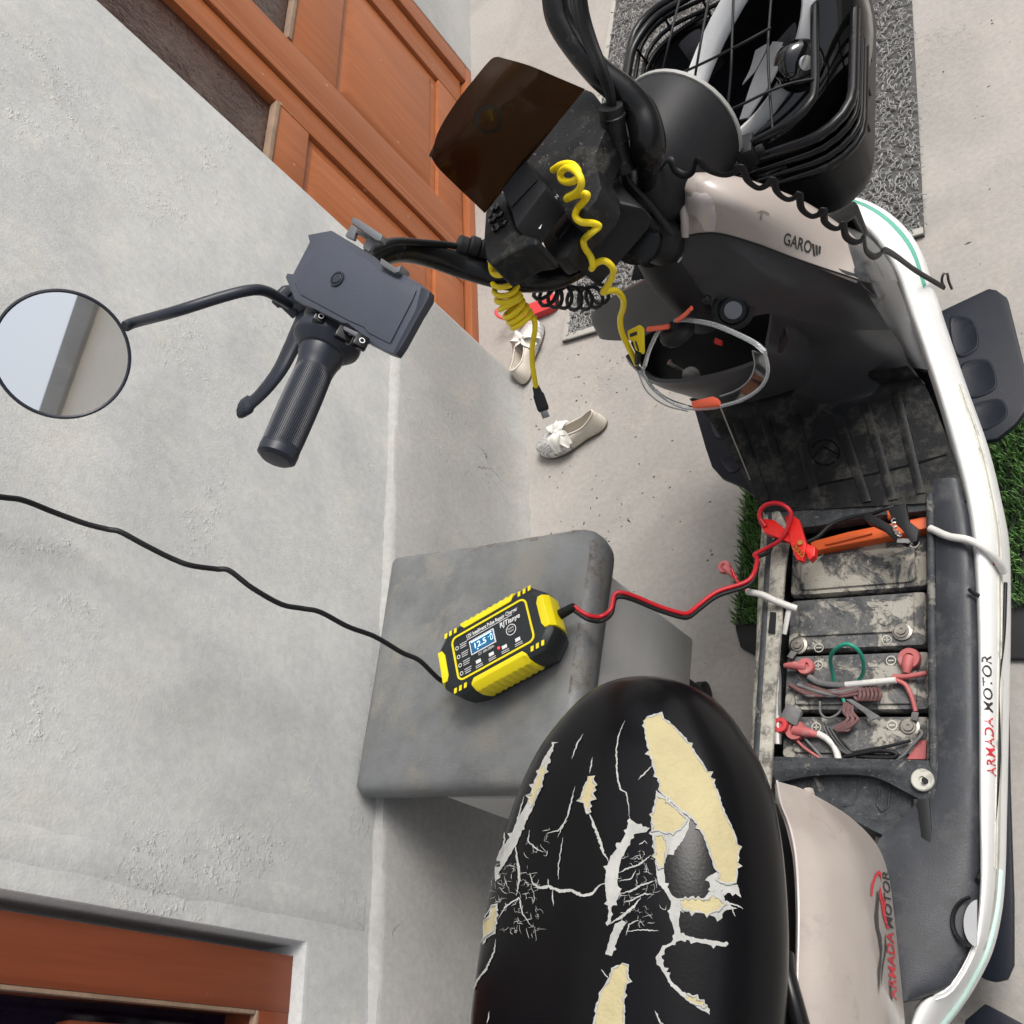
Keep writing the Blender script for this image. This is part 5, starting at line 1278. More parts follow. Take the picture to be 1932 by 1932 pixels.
for s_, hw in ((-.27, .04), (-.29, .06), (-.33, .085), (-.38, .098), (-.45, .104), (-.55, .104), (-.66, .09)):
    rings.append([W(SR + x * hw, s_, z) for x, z in ((-.95, .46), (-.98, .60), (-1, .70), (-.9, .718), (.9, .718), (1, .70), (.99, .64), (.95, .46))])
mb.loft(rings); obj('seat_base', mb, M['black'], sco, smooth=40)
mb = MB(); mb.tube(cat(PZ([(1480, 1800, .675), (1484, 1840, .68), (1500, 1900, .68), (1525, 1990, .67)]), 6), .008, 10); obj('grab_rail', mb, M['tube'], sco, smooth=70)
# ---- wheels and frame under the bodywork
def wheel(c, ax, R_, name):
    mb = MB(); mb.lathe(c - ax * .04, ax, [(0, R_ * .62), (.004, R_ * .86), (.014, R_ * .96), (.03, R_), (.05, R_), (.066, R_ * .96), (.076, R_ * .86), (.08, R_ * .62)], 40)
    w_ = obj(name, mb, M['rubber'], sco, smooth=50)
    mb = MB(); mb.lathe(c - ax * .03, ax, [(0, .03), (.004, R_ * .60), (.056, R_ * .60), (.06, .03)], 28); obj('rim', mb, M['dullsteel'], w_)
SY = math.radians(-20)
HF = Vector((math.sin(SY), math.cos(SY), 0)); HR = Vector((math.cos(SY), -math.sin(SY), 0))       # steering frame: forward, right
fwc = W(-.05, .60, .185); wheel(fwc, HR, .185, 'front_wheel'); wheel(W(-.036, -.56, .2), SV, .2, 'rear_wheel')
mb = MB(); mb.tube([fwc + HR * .06, fwc + HR * .065 + UP * .25 - HF * .04, W(-.05, .49, .50)], .014, 10); mb.tube([fwc - HR * .06, fwc - HR * .065 + UP * .25 - HF * .04, W(-.05, .49, .50)], .014, 10); mb.tube([W(-.05, .49, .48), W(-.05, .36, .74)], .024, 14); obj('fork', mb, M['tube'], sco, smooth=60)
mb = MB(); mb.tube(cat([W(-.05, .46, .55), W(-.04, .34, .30), W(-.036, .15, .16), W(-.036, -.2, .15), W(-.036, -.35, .30), W(-.036, -.5, .45)], 6), .025, 12); obj('main_tube', mb, M['tube'], sco, smooth=60)

# ================================================================== BATTERIES
def bat(label, s0, s1, r0, r1, top, terms, plus, minus, flip, bm='battery2'):
    t = thing('battery', label, 'battery', W((r0 + r1) / 2, (s0 + s1) / 2, .171), group='lead-acid batteries in the open bay')
    cr, cs, w_, d_ = (r0 + r1) / 2, (s0 + s1) / 2, r1 - r0, s1 - s0
    def rr(k, z, rad=.006): return [W(cr + x, cs + y, z) for x, y in rrect(w_ - k, d_ - k, rad, 3)]
    mb = MB(); mb.loft([rr(.004, .1715), rr(.004, top - .02), rr(.001, top - .018), rr(0, top - .006), rr(.004, top)])
    obj('case', mb, M[bm], t, smooth=40)
    mb = MB(); mb.loft([[W(cr + x, cs + y + (.006 if flip else -.006), top - .001) for x, y in rrect(w_ - .03, d_ - .026, .006, 3)], [W(cr + x, cs + y + (.006 if flip else -.006), top + .0035) for x, y in rrect(w_ - .032, d_ - .028, .006, 3)]])
    obj('lid', mb, M[bm], t, bevel=.001)
    for (x, y) in terms:
        c_ = A(x, y, top + .002)
        mb = MB(); mb.lathe(c_ - UP * .002, UP, [(0, .0125), (.003, .0125), (.004, .009), (.0062, .009), (.0062, .0065), (.0085, .006), (.0085, .0022), (.007, .002)], 20); obj('terminal_bolt', mb, M['dullsteel'], t)
    mb = MB()
    for (x, y), sg in ((plus, 1), (minus, 0)):
        c_ = A(x, y, top + .0042)
        n = 14
        for k in range(n):
            a0, a1 = 2 * math.pi * k / n, 2 * math.pi * (k + 1) / n
            mb.add([c_ + SV * math.cos(a) * q + SU * math.sin(a) * q for a in (a0, a1) for q in (.0052, .0064)], [(0, 1, 3, 2)])
        mb.box(c_, (.007, .0014, .0006), (SV, SU, UP))
        if sg: mb.box(c_, (.0014, .007, .0006), (SV, SU, UP))
    obj('polarity_mark', mb, M['trimgrey'], t, smooth=0)
    return t
bat('mud-caked battery beside the orange bar, gripped by the charger clamps', .055, .133, -.088, .096, .305, [], (1725, 1025), (1545, 1045), 0, 'battery')
bat('dusty battery with two bare bolt terminals, between the clamped one and the red-capped one', -.024, .051, -.088, .094, .303, [(1506.5, 1218), (1702.6, 1191)], (1673, 1207), (1545, 1222), 1)
bat('dusty battery with red terminal covers under the green wire loop', -.107, -.030, -.089, .097, .303, [(1716, 1243)], (1543.6, 1255), (1681, 1246), 0)
bat('dusty battery against the cross bar, half covered by bundled wires', -.170, -.113, -.089, .097, .302, [(1501.7, 1379), (1715.7, 1372)], (1540, 1372), (1683, 1368), 0)

bb = [o_ for o_ in bpy.data.objects if o_.name.startswith('battery') and 'two bare bolt' in str(o_.get('label'))][0]
mb = MB(); mb.lathe(A(1672, 1165, .3065), UP, [(0, .0115), (.0012, .0115), (.0018, .010), (.0008, .008)], 24); mb.box(A(1672, 1146, .3068), (.016, .018, .0015), (SV, SU, UP)); obj('vent_cap', mb, M['battery2'], bb, bevel=.0004)
# ---- wiring in the bay (parts of the scooter)
def wire(pts, r_, m, name='wire', seg=8, flat=1.0):
    return obj(name, MB().tube(cat(PZ(pts), 6), r_, seg, flat), m, sco, smooth=80)
za = lambda x, y, z: (1378.1 + x * .23777, 931.9 + y * .23777, z)
zb = lambda x, y, z: (1378.1 + x * .23777, 1214.1 + y * .23777, z)
wire([zb(830, 310, .312), zb(805, 210, .325), zb(795, 110, .345), zb(840, 40, .36), zb(920, 5, .366), zb(1000, 40, .362), zb(1052, 130, .345), zb(1050, 240, .325), zb(1010, 300, .312)], .0026, M['green'], 'green_wire')
wire([zb(880, 400, .313), zb(895, 440, .313), zb(905, 470, .312)], .0026, M['green'], 'green_wire')
wire([zb(915, 328, .314), zb(1100, 310, .316), zb(1315, 290, .318)], .0042, M['wirewhite'], 'white_sleeve')
wire([zb(620, 262, .312), zb(700, 310, .313), zb(800, 325, .314), zb(925, 332, .314)], .0044, M['wiregrey'], 'taped_wire', flat=.7)
wire([zb(1315, 290, .316), zb(1390, 330, .314), zb(1440, 430, .312), zb(1470, 540, .31)], .0030, M['duskyred'], 'red_wire')
wire([zb(1290, 262, .316), zb(1400, 262, .316), zb(1560, 235, .316)], .0034, M['duskyred'], 'red_wire')
wire([zb(695, 718, .313), zb(770, 760, .315), zb(830, 830, .314), zb(862, 940, .312)], .0045, M['wirewhite'], 'white_sleeve')
wire([zb(1500, 690, .312), zb(1520, 720, .313), zb(1440, 810, .313), zb(1380, 880, .312), zb(1320, 925, .31)], .0020, M['wiregrey'])
wire([zb(1430, 770, .312), zb(1250, 815, .314), zb(1060, 850, .314), zb(930, 880, .313), zb(900, 930, .312)], .0020, M['rubber'])
wire([zb(900, 900, .313), zb(1000, 880, .315), zb(1180, 850, .316), zb(1310, 870, .314), zb(1290, 905, .313), zb(1130, 905, .313), zb(1000, 890, .313)], .0028, M['rubber'])
wire([zb(500, 740, .31), zb(590, 830, .311), zb(740, 930, .311)], .0018, M['duskyred'], 'red_wire')
wire([zb(560, 720, .31), zb(650, 820, .311), zb(745, 925, .311)], .0018, M['wiregrey'])
for k in range(6):
    o1 = k * 14
    wire([zb(740 + o1, 660 + k * 6, .312), zb(800 + o1, 760, .316 + k * .001), zb(880 + o1 * .8, 840, .316), zb(960 + o1 * .4, 890, .313)], .0018, M['rubber'] if k % 2 else M['wiregrey'])
for k in range(7):
    x0 = 905 + k * 12; sw = 20 * math.sin(k * 2.1)
    wire([zb(x0, 470, .313), zb(x0 - 10 + sw, 540, .317), zb(x0 + 30 - sw, 600, .318), zb(860 + k * 18, 650 + 8 * math.sin(k), .317), zb(830 + k * 14, 680, .316), zb(880 + k * 9, 690, .315), zb(x0 + 20, 600, .314)], .0020, M['wiremaroon'], 'maroon_wire')
for k in range(9):
    x0 = 470 + k * 70
    wire([zb(470 + k * 22, 330 + 12 * (k % 3), .31), zb(600 + k * 30, 400 + 18 * math.sin(k * 1.7), .315 + .001 * (k % 4)), zb(760 + k * 26, 390 + 20 * math.cos(k * 2.3), .316), zb(900 + k * 24, 360 + 16 * math.sin(k), .314)], .0022 if k % 3 else .003, M['wiregrey'] if k % 2 else M['wiremaroon'])
for k in range(6):
    x0 = 1010 + k * 32
    wire([zb(x0, 350, .312), zb(x0 + 20, 400, .318), zb(x0 + 5, 450, .316), zb(x0 - 25, 420, .314), zb(x0 - 10, 360, .313)], .0022, M['wiremaroon'], 'maroon_wire')
wire([zb(710, 460, .311), zb(715, 550, .312), zb(770, 592, .313), zb(850, 560, .313), zb(905, 480, .313)], .0016, M['wiregrey'])
mb = MB(); mb.slab(PZ([zb(910, 440, .318), zb(960, 440, .319), zb(1190, 580, .316), zb(1140, 600, .316), zb(1110, 610, .316), zb(1060, 550, .317)]), (0, 0, -.002)); obj('tape_tail', mb, M['wiregrey'], sco, bevel=.0006)
mb = MB(); mb.slab(PZ([zb(390, 580, .322), zb(450, 470, .323), zb(565, 530, .321), zb(520, 660, .32)]), (0, 0, -.008)); obj('connector', mb, M['wiregrey'], sco, bevel=.0015)
for k in range(5):
    wire([za(330 + k * 12, 1300 + k * 20, .325), zb(330 + k * 14, 300, .322), zb(320 + k * 16, 480, .32), zb(330 + k * 14, 640, .318), zb(345 + k * 10, 800, .316)], .0034 if k != 3 else .0045, M['wirewhite'] if k == 3 else M['wiregrey'], 'loom')
wire([za(135, 775, .352), za(250, 800, .354), za(350, 845, .35), za(450, 885, .342), za(525, 910, .336)], .0048, M['wirewhite'], 'white_sleeve')
wire([za(465, 905, .338), za(455, 960, .335), za(440, 1040, .33), za(425, 1110, .325)], .0040, M['wirewhite'], 'white_sleeve', flat=.5)
wire([za(10, 600, .36), za(40, 670, .357), za(90, 740, .355), za(140, 772, .353)], .0022, M['redwire'], 'red_wire')
wire([(1757, 970, .33), (1752, 985, .335), (1756, 996, .34)], .002, M['duskyred'], 'red_wire')
wire([(1755, 997, .342), (1790, 1012, .35), (1828, 1019, .352), (1862, 1038, .345), (1882, 1058, .33), (1893, 1079, .31)], .0050, M['wirewhite'], 'white_sleeve')
wire([(1878, 1062, .325), (1866, 1072, .325), (1858, 1085, .325)], .0020, M['duskyred'], 'red_wire')
mb = MB(); mb.slab(PZ([(1856, 1084, .332), (1868, 1086, .328), (1866, 1122, .328), (1856, 1130, .332), (1846, 1125, .336), (1852, 1116, .334)]), (0, 0, -.007)); obj('loose_connector', mb, M['wiregrey'], sco, bevel=.002)
wire([(1847, 1124, .34), (1836, 1118, .345), (1828, 1112, .35)], .0025, M['rubber'])
def lug(c, r_, m, name, tail=None):
    mb = MB(); mb.lathe(c - UP * .002, UP, [(0, r_ * .9), (.004, r_), (.009, r_ * .9), (.009, r_ * .45), (.006, r_ * .4)], 18)
    if tail is not None: mb.tube([c + UP * .003, c.lerp(tail, .5) + UP * .004, tail], [r_ * .6, r_ * .5, r_ * .3], 8)
    return obj(name, mb, m, sco, smooth=50)
lug(A(*zb(1425, 128, .309)), .0145, M['duskyred'], 'terminal_cover', A(*zb(1395, 235, .316)))
lug(A(*zb(605, 190, .312)), .012, M['duskyred'], 'terminal_cover', A(*zb(430, 175, .316)))
lug(A(*zb(522, 695, .309)), .014, M['duskyred'], 'terminal_cover', A(*zb(690, 725, .314)))
lug(A(*zb(405, 655, .316)), .0105, M['sandal'], 'terminal_cover')
lug(A(*za(-40, 590, .35) [:2], .35) if False else A(1369, 1072, .35), .010, M['duskyred'], 'terminal_cover', A(1390, 1092, .353))
mb = MB(); mb.slab(PZ([zb(1440, 540, .313), zb(1495, 545, .313), zb(1480, 615, .313), zb(1425, 600, .313)]), (0, 0, -.003)); obj('crimp_lug', mb, M['wiregrey'], sco, bevel=.001)
mb = MB(); mb.slab(PZ([za(480, 1240, .311), za(530, 1255, .311), za(490, 1310, .312), za(445, 1290, .312)]), (0, 0, -.003)); obj('crimp_lug', mb, M['wiregrey'], sco, bevel=.001)
mb = MB(); mb.slab(PZ([zb(1500, 760, .306), zb(1555, 765, .306), zb(1550, 920, .306), zb(1390, 920, .306)]), (0, 0, -.02)); obj('red_foam_block', mb, M['duskyred'], sco, bevel=.002)
mb = MB(); mb.slab(PZ([za(315, 935, .342), za(358, 940, .342), za(350, 1105, .34), za(298, 1100, .34)]), (0, 0, -.003)); obj('tape_patch', mb, M['rubber'], sco)

# ================================================================== STEERING
bl = PZ([(560, 770, 1.078), (615, 650, 1.072), (665, 545, 1.062), (700, 492, 1.052), (745, 472, 1.03), (800, 478, .995), (870, 502, .955), (940, 522, .925), (1000, 530, .90), (1055, 522, .875), (1110, 490, .84)])
bc1 = PZ([(1165, 440, .80), (1204, 365, .83), (1219, 300, .895), (1222, 262, .918), (1208, 212, .935), (1178, 176, .955), (1129, 136, .98), (1086, 85, 1.003), (1058, 40, 1.022), (1049, 0, 1.035), (1046, -60, 1.05), (1050, -130, 1.06)])
mb = MB(); cv = cat(bl + bc1, 6); mb.tube(cv, [.0125 + .0045 * max(0, 1 - abs(i / len(cv) - .62) / .16) + .0018 * (i / len(cv) > .6) for i in range(len(cv))], 18)
bar = obj('handlebar', mb, M['tube'], sco, smooth=80)
mb = MB(); mb.lathe(A(1205, 452, .80), (A(1250, 450, .70) - A(1205, 452, .80)).normalized(), [(-.02, .024), (-.018, .028), (.02, .028), (.022, .022), (.14, .022)], 24); obj('stem', mb, M['tube'], sco, smooth=50)
# brake hoses and wiring along the right half of the bar
hose = []
for k in range(4):
    d_ = k * 7
    P_ = [(1078 + d_, -20, 1.04 + .004 * k), (1086 + d_, 30, 1.03), (1105 + d_ * .8, 80, 1.012), (1128 + d_ * .6, 130, .995), (1146 + d_ * .4, 175, .975), (1152 + d_ * .3, 215, .955), (1158 + d_ * .3, 255, .93), (1166 + d_ * .3, 300, .905), (1180 + d_ * .4, 345, .885), (1212 + d_ * .6, 385, .85), (1246 + d_, 400 + d_ * 2, .80)]
    obj('hose', MB().tube(cat(PZ(P_), 5), .0034 + .0008 * (k == 1), 8), M['rubber'], sco, smooth=80)
mb = MB(); mb.tube(cat(PZ([(1152, 200, .965), (1158, 240, .945), (1166, 285, .92), (1176, 325, .90)]), 5), .0125, 14); slv = obj('cable_sleeve', mb, M['rubber'], sco, smooth=60)
for (x, y, z) in ((1155, 216, .957), (1162, 262, .932), (1169, 300, .912)):
    c_ = A(x, y, z); ax = (A(x + 9, y + 42, z - .022) - c_).normalized(); mb = MB(); mb.lathe(c_, ax, [(0, .0125), (.0008, .0135), (.003, .0135), (.0038, .0125)], 16, False, False); obj('cable_tie', mb, M['tube'], slv)
for k in range(9):
    a = k * .7; x0 = 1232 + 10 * math.cos(a); y0 = 415 + 16 * math.sin(a * 1.3)
    obj('cable', MB().tube(cat(PZ([(1200 + 6 * math.sin(a), 372 + 4 * k, .86 - .004 * k), (x0, y0, .815), (x0 + 14 + 10 * math.sin(a * 2), y0 + 30, .76), (1262 + 10 * math.cos(k), 470 + 5 * k, .69)]), 6), .0034 if k % 2 else .0046, 8), M['rubber'], sco, smooth=80)
mb = MB(); mb.ball(A(1245, 452, .775), (.028, .028, .034)); mb.lathe(A(1258, 480, .73), UP, [(-.12, .035), (-.02, .04), (.02, .034)], 18); obj('headset_cover', mb, M['black'], sco, smooth=60)
mb = MB(); mb.patch([PZ([(1225, 365, .78), (1262, 372, .78), (1292, 400, .74)]), PZ([(1215, 430, .70), (1262, 440, .70), (1300, 460, .68)]), PZ([(1190, 530, .64), (1250, 520, .64), (1300, 500, .64)])], 4, 4, .004); obj('neck_cover', mb, M['cave'], sco, smooth=50)
wire([(1292, 470, .745), (1286, 485, .742), (1272, 500, .735), (1278, 480, .73)], .0014, M['wirewhite'], 'wire')

# ---- left grip, switch pod, lever
ga, gb = A(617, 645, 1.072), A(519, 868, 1.08)
gx = (gb - ga).normalized(); ga2 = ga + gx * .012
g1 = gx.orthogonal().normalized(); g2 = gx.cross(g1)
rings = []; NS = 240; Lg = (gb - ga2).length
prof = [(0, .0205, 0), (.006, .0205, 0), (.012, .0185, 0), (.020, .0172, 0), (.024, .0168, 1)] + [(.024 + (Lg - .038) * k / 14, .0168 + .0006 * math.sin(k * .22), 1) for k in range(1, 15)] + [(Lg - .010, .0176, 0), (Lg - .003, .0172, 0), (Lg, .013, 0), (Lg + .001, .004, 0)]
for h, q, rib in prof:
    rings.append([ga2 + gx * h + (g1 * math.cos(2 * math.pi * k / NS) + g2 * math.sin(2 * math.pi * k / NS)) * (q + 0) for k in range(NS)] if not rib else [ga2 + gx * h + (g1 * math.cos(2 * math.pi * (k + h * 110) / NS) + g2 * math.sin(2 * math.pi * (k + h * 110) / NS)) * (q + .00030 * (1 if (k % 4) < 2 else -1)) for k in range(NS)])
M['griprub'] = mat('blue_black_rubber', (0.021, 0.025, 0.036), 0.40, var=0.12, spec=0.4)
obj('grip', MB().loft(rings), M['griprub'], bar, smooth=25, label='ribbed rubber grip')
mb = MB()
sa, sb_ = A(668, 548, 1.064), A(618, 645, 1.072); sx = (sb_ - sa).normalized()
mb.lathe(sa + sx * .004, sx, [(0, .021), (.004, .026), (.03, .028), (.034, .031), (.042, .031), (.046, .026), (.052, .024)], 26)
toC = (CAM - sa).normalized(); sy = sx.cross(toC).normalized(); sz = sy.cross(sx).normalized()
if sz.dot(toC) < 0: sz = -sz
mb.box(sa + sx * .022 + sz * .014 + sy * .004, (.040, .046, .030), (sx, sy, sz))
mb.lathe(ga - gx * .016, gx, [(0, .023), (.005, .029), (.013, .0315), (.019, .0315), (.023, .027), (.029, .0215)], 32)
pod = obj('switch_pod', mb, M['griprub'], bar, bevel=.003)
for (x, y, w_) in ((604, 600, .011), (650, 632, .015), (681, 646, .012)):
    c_ = A(x, y, 1.098); mb = MB(); mb.box(c_, (.012, w_, .007), (sx, sy, sz)); b_ = obj('switch', mb, M['gloss'], bar, bevel=.002)
    mb = MB(); 
    if w_ > .014: text_mb(mb, 'O', .006, c_ + sz * .0037 - sy * .001, -sy, sx * -1, sz)
    else:
        n = 10
        for k in range(n): mb.add([c_ + sz * .0037 + (sx * math.cos(a) + sy * math.sin(a)) * q for a in (6.283 * k / n, 6.283 * (k + 1) / n) for q in (.0018, .0026)], [(0, 1, 3, 2)])
    obj('switch_mark', mb, M['print'], b_, smooth=0)
lv = PZ([(598, 560, 1.064), (582, 590, 1.063), (566, 622, 1.062), (548, 660, 1.061), (527, 700, 1.061), (500, 735, 1.061), (478, 757, 1.061), (462, 768, 1.061), (456, 770, 1.061)])
mb = MB(); cv = cat(lv, 5); mb.tube(cv, [.012 if i < 6 else (.0135 - .0050 * min(1, max(0, (i - 6) / 22.)) + (.0030 if i > 31 else 0)) * (1 if i < len(cv) - 2 else .6) for i in range(len(cv))], 12, flat=.55)
obj('brake_lever', mb, M['griprub'], bar, smooth=70)
mb = MB(); mb.box(A(592, 566, 1.064), (.034, .03, .022), (sx, sy, sz)); mb.lathe(A(548, 572, 1.075), (A(530, 555, 1.085) - A(548, 572, 1.075)).normalized(), [(-.012, .010), (.004, .010), (.005, .0125), (.013, .0125), (.016, .009)], 6); obj('lever_perch', mb, M['griprub'], bar, bevel=.002)
for (x, y, z) in ((862, 462, .968), (884, 463, .962), (903, 470, .952)):
    c_ = A(x, y, z); ax = (A(x + 40, y + 14, z - .02) - c_).normalized(); mb = MB(); mb.lathe(c_, ax, [(0, .0095), (.002, .0115), (.010, .0115), (.012, .0095)], 16); obj('velcro_tie', mb, M['rubber'], bar)
mb = MB(); mb.tube(cat(PZ([(705, 470, 1.068), (745, 456, 1.05), (800, 458, 1.01), (860, 464, .97), (915, 478, .945)]), 5), .0035, 8); obj('brake_hose', mb, M['rubber'], bar, smooth=80)

rgx = [A(1047, -75, 1.053), A(1050, -130, 1.06), A(1062, -260, 1.065), A(1075, -380, 1.068)]
obj('grip', MB().tube(cat(rgx, 6), .0168, 20), M['griprub'], bar, smooth=60)
# ---- mirror
mc = A(118, 669, 1.2); mn = (CAM - mc).normalized()
mn = (mn + (Vector((4.9, -4.4, 3.36)) - mc).normalized()).normalized()
stem = cat([AN(236, 616, mc - mn * .008, mn), AN(256, 608, mc - mn * .008, mn), A(330, 588, 1.165), A(420, 560, 1.145), A(470, 548, 1.13), A(500, 549, 1.115), A(528, 563, 1.095), A(545, 574, 1.08)], 6)
mb = MB(); mb.tube(stem, .0052, 12); mst = obj('mirror_stem', mb, M['griprub'], bar, smooth=80)
mr = obj('mirror', MB().lathe(mc - mn * .016, mn, [(0, .030), (.004, .048), (.010, .0575), (.016, .0595), (.0185, .0590), (.0190, .0575), (.0172, .0560)], 64, True, False), M['griprub'], sco, smooth=45, label='round rear-view mirror')
obj('mirror_glass', MB().lathe(mc + mn * .0006, mn, [(0, .0562), (.0007, .0562)], 64), M['silver'], mr, smooth=20)

# ---- phone holder
zp = lambda L_, z: [A(426.6 + x * .23777, 393.75 + y * .23777, z) for x, y in L_]
pn = Vector((0.10, -0.16, 1.0)).normalized(); pc_ = A(640, 560, 1.104)
zq = lambda L_, h=0: [AN(426.6 + x * .23777, 393.75 + y * .23777, pc_ + pn * h, pn) for x, y in L_]
out_ = [(645, 205), (835, 170), (1010, 275), (1180, 380), (1215, 420), (1235, 445), (1380, 520), (1425, 525), (1560, 610), (1605, 650), (1600, 700), (1480, 900), (1330, 1150), (1270, 1130), (1110, 1050), (1085, 1005), (960, 908), (920, 905), (540, 715), (470, 545), (480, 510), (530, 515), (660, 265)]
mb = MB(); mb.slab(zq(out_), -pn * .010)
hold = obj('phone_holder', mb, M['holder'], sco, bevel=.0014, label='slate grey phone holder clamped on the handlebar')
inn_ = [(735, 240), (830, 225), (1160, 430), (1190, 475), (1370, 560), (1510, 640), (1480, 720), (1300, 1070), (1130, 985), (1095, 940), (960, 880), (590, 680), (545, 590)]
mb = MB(); mb.prism(zq(inn_, -.0005), zq(inn_, .0014)); obj('raised_face', mb, M['holder'], hold, bevel=.0008)
c_ = zq([(885, 560)], .0014)[0]; mb = MB(); mb.lathe(c_, pn, [(0, .0075), (.0016, .0072), (.0016, .0058), (-.0002, .0056)], 28, False, False); mb.lathe(c_ - pn * .0004, pn, [(0, .005), (.0018, .005), (.0026, .0042)], 24); obj('release_button', mb, M['griprub'], hold)
mb = MB(); mb.slab(zq([(1545, 615), (1615, 650), (1608, 700), (1400, 1080), (1345, 1160), (1320, 1140), (1500, 800)], .004), -pn * .008); obj('lower_jaw', mb, M['griprub'], hold, bevel=.0015)
M['greymetal'] = mat('grey_bracket', (0.13, 0.135, 0.145), 0.4, 0.3, var=0.1)
mb = MB(); mb.slab(zq([(1000, 60), (1040, 75), (1240, 205), (1225, 255), (1190, 250), (990, 110)], .014), -pn * .008)
mb.slab(zq([(990, 120), (1040, 150), (1010, 250), (940, 215)], .002), -pn * .004); mb.slab(zq([(1120, 200), (1195, 245), (1130, 340), (1080, 310)], .002), -pn * .004); mb.slab(zq([(1030, 150), (1120, 205), (1105, 235), (1020, 185)], .0025), -pn * .004)
obj('upper_jaw', mb, M['greymetal'], hold, bevel=.0015)
for q in ([(1225, 385), (1345, 465), (1390, 440), (1370, 500), (1330, 510), (1215, 440)], [(930, 925), (1060, 985), (1075, 1020), (1040, 1020), (925, 960)]):
    mb = MB(); mb.slab(zq(q, .006), -pn * .014); obj('side_jaw', mb, M['greymetal'], hold, bevel=.0015)

# ---- screen, dash, radio
mb = MB()
mb.patch([PZ([(814, 296, 1.078), (826, 250, 1.088), (858, 196, 1.096), (897, 146, 1.098), (926, 112, 1.094), (940, 107, 1.09)]),
          PZ([(826, 316, 1.062), (872, 264, 1.072), (906, 218, 1.076), (946, 170, 1.076), (980, 136, 1.070), (1000, 124, 1.064)]),
          PZ([(862, 352, 1.024), (915, 298, 1.03), (950, 256, 1.034), (992, 206, 1.034), (1030, 168, 1.028), (1052, 146, 1.022)]),
          PZ([(915, 402, .985), (952, 356, .985), (988, 312, .985), (1028, 262, .985), (1070, 210, .985), (1104, 168, .985)])], 5, 5, .003)
scr = obj('screen_visor', mb, M['smoke'], sco, smooth=70, label='smoked brown plastic visor')
svb = bvh_of(scr); mb = MB()
decal_line(mb, svb, [(922 + 24 * math.cos(a * .2618), 225 + 24 * math.sin(a * .2618)) for a in range(25)], 7, .0006, False)
M['etch'] = mat('faint_visor_print', (0.004, 0.003, 0.002), 0.5, var=0.1); obj('visor_emblem', mb, M['etch'], scr, smooth=60)
zd = lambda L_, z: [A(774.4 + x * .23777, 91.9 + y * .23777, z) for x, y in L_]
mb = MB()
mb.slab(zd([(1380, 310), (1440, 335), (1505, 420), (1550, 520), (1550, 640), (1450, 880), (1490, 960), (1515, 1100), (1480, 1190), (1330, 1380), (1180, 1260), (1060, 1060), (900, 850)], .955), (0, 0, -.04))
dash = obj('dashboard', mb, M['blackdusty'], sco, bevel=.004, label='scratched black dashboard')
dbv = bvh_of(dash); rs_ = random.Random(21); mb = MB()
for i in range(70):
    x, y = rs_.uniform(1000, 1138), rs_.uniform(178, 318); a = rs_.uniform(-2.6, .2); l = rs_.uniform(2, 7)
    decal_line(mb, dbv, [(x, y), (x + math.cos(a) * l * .5, y + math.sin(a) * l * .5 + rs_.uniform(-1, 1)), (x + math.cos(a) * l, y + math.sin(a) * l)], rs_.uniform(.5, 1.3), .0004)
M['scratch'] = mat('pale_scratch', (0.16, 0.165, 0.17), 0.7, var=0.3)
obj('scratches', mb, M['scratch'], dash, smooth=0, kind='stuff')
mb = MB(); mb.slab(zd([(895, 845), (1010, 1035), (1062, 1058), (1070, 1110), (835, 1425), (800, 1300), (715, 1112)], .985), (0.003, -.003, -.034))
rad = obj('radio', mb, M['black'], sco, bevel=.003, label='small black radio with ribbed grille')
mb = MB()
for k in range(13):
    t = k / 12; a = A(774.4 + (905 + t * 100) * .23777, 91.9 + (870 + t * 165) * .23777, .9865); b = A(774.4 + (728 + t * 70) * .23777, 91.9 + (1118 + t * 135) * .23777, .9865)
    obj('grille_bar', MB().tube([a, b], .0012, 6), M['black'], rad, smooth=60)
fe = (A(774.4 + 1062 * .2378, 91.9 + 1058 * .2378, .97) - A(774.4 + 835 * .2378, 91.9 + 1425 * .2378, .97)).normalized(); fn = Vector((fe.y, -fe.x, 0)); fn = fn if fn.dot(CAM - pc_) > 0 else -fn
fup = (UP * .9 - fn * .1).normalized()
mb = MB()
for body, x, y in (('ON', 1120, 1225), ('OFF', 1075, 1300)): text_mb(mb, body, .0055, A(774.4 + x * .23777, 91.9 + y * .23777, .966) + fn * .004, fe, fup, fn, bold=.0001)
mb.add([A(774.4 + x * .23777, 91.9 + y * .23777, .965) + fn * .004 for x, y in ((1020, 1355), (1030, 1360), (1010, 1425), (990, 1425))], [(0, 1, 2, 3)])
obj('radio_marks', mb, M['print'], rad, smooth=0)
mb = MB(); mb.slab(zd([(590, 1265), (640, 1190), (715, 1112), (800, 1300), (835, 1425), (900, 1470), (1010, 1500), (990, 1560), (860, 1580), (720, 1660), (640, 1720), (590, 1660), (575, 1500)], .975), (0, 0, -.04)); podo = obj('button_pod', mb, M['blackdusty'], sco, bevel=.006, bseg=3)
for (x, y) in ((680, 1270), (715, 1320), (660, 1360), (745, 1390), (690, 1430)):
    mb = MB(); mb.lathe(A(774.4 + x * .23777, 91.9 + y * .23777, .975), UP, [(0, .0052), (.003, .0052), (.0042, .0038), (.0036, .002)], 6); obj('button', mb, M['gloss'], podo)
mb = MB()
mb.slab(zd([(1040, 1520), (1330, 1180), (1500, 1010), (1590, 1090), (1590, 1150), (1240, 1650), (1160, 1680), (1080, 1610)], .925), (-.004, .006, -.03))
mb.slab(zd([(1120, 1470), (1330, 1210), (1370, 1250), (1165, 1510)], .932), (0, 0, -.006))
flange = obj('dock_flange', mb, M['black'], sco, bevel=.003)
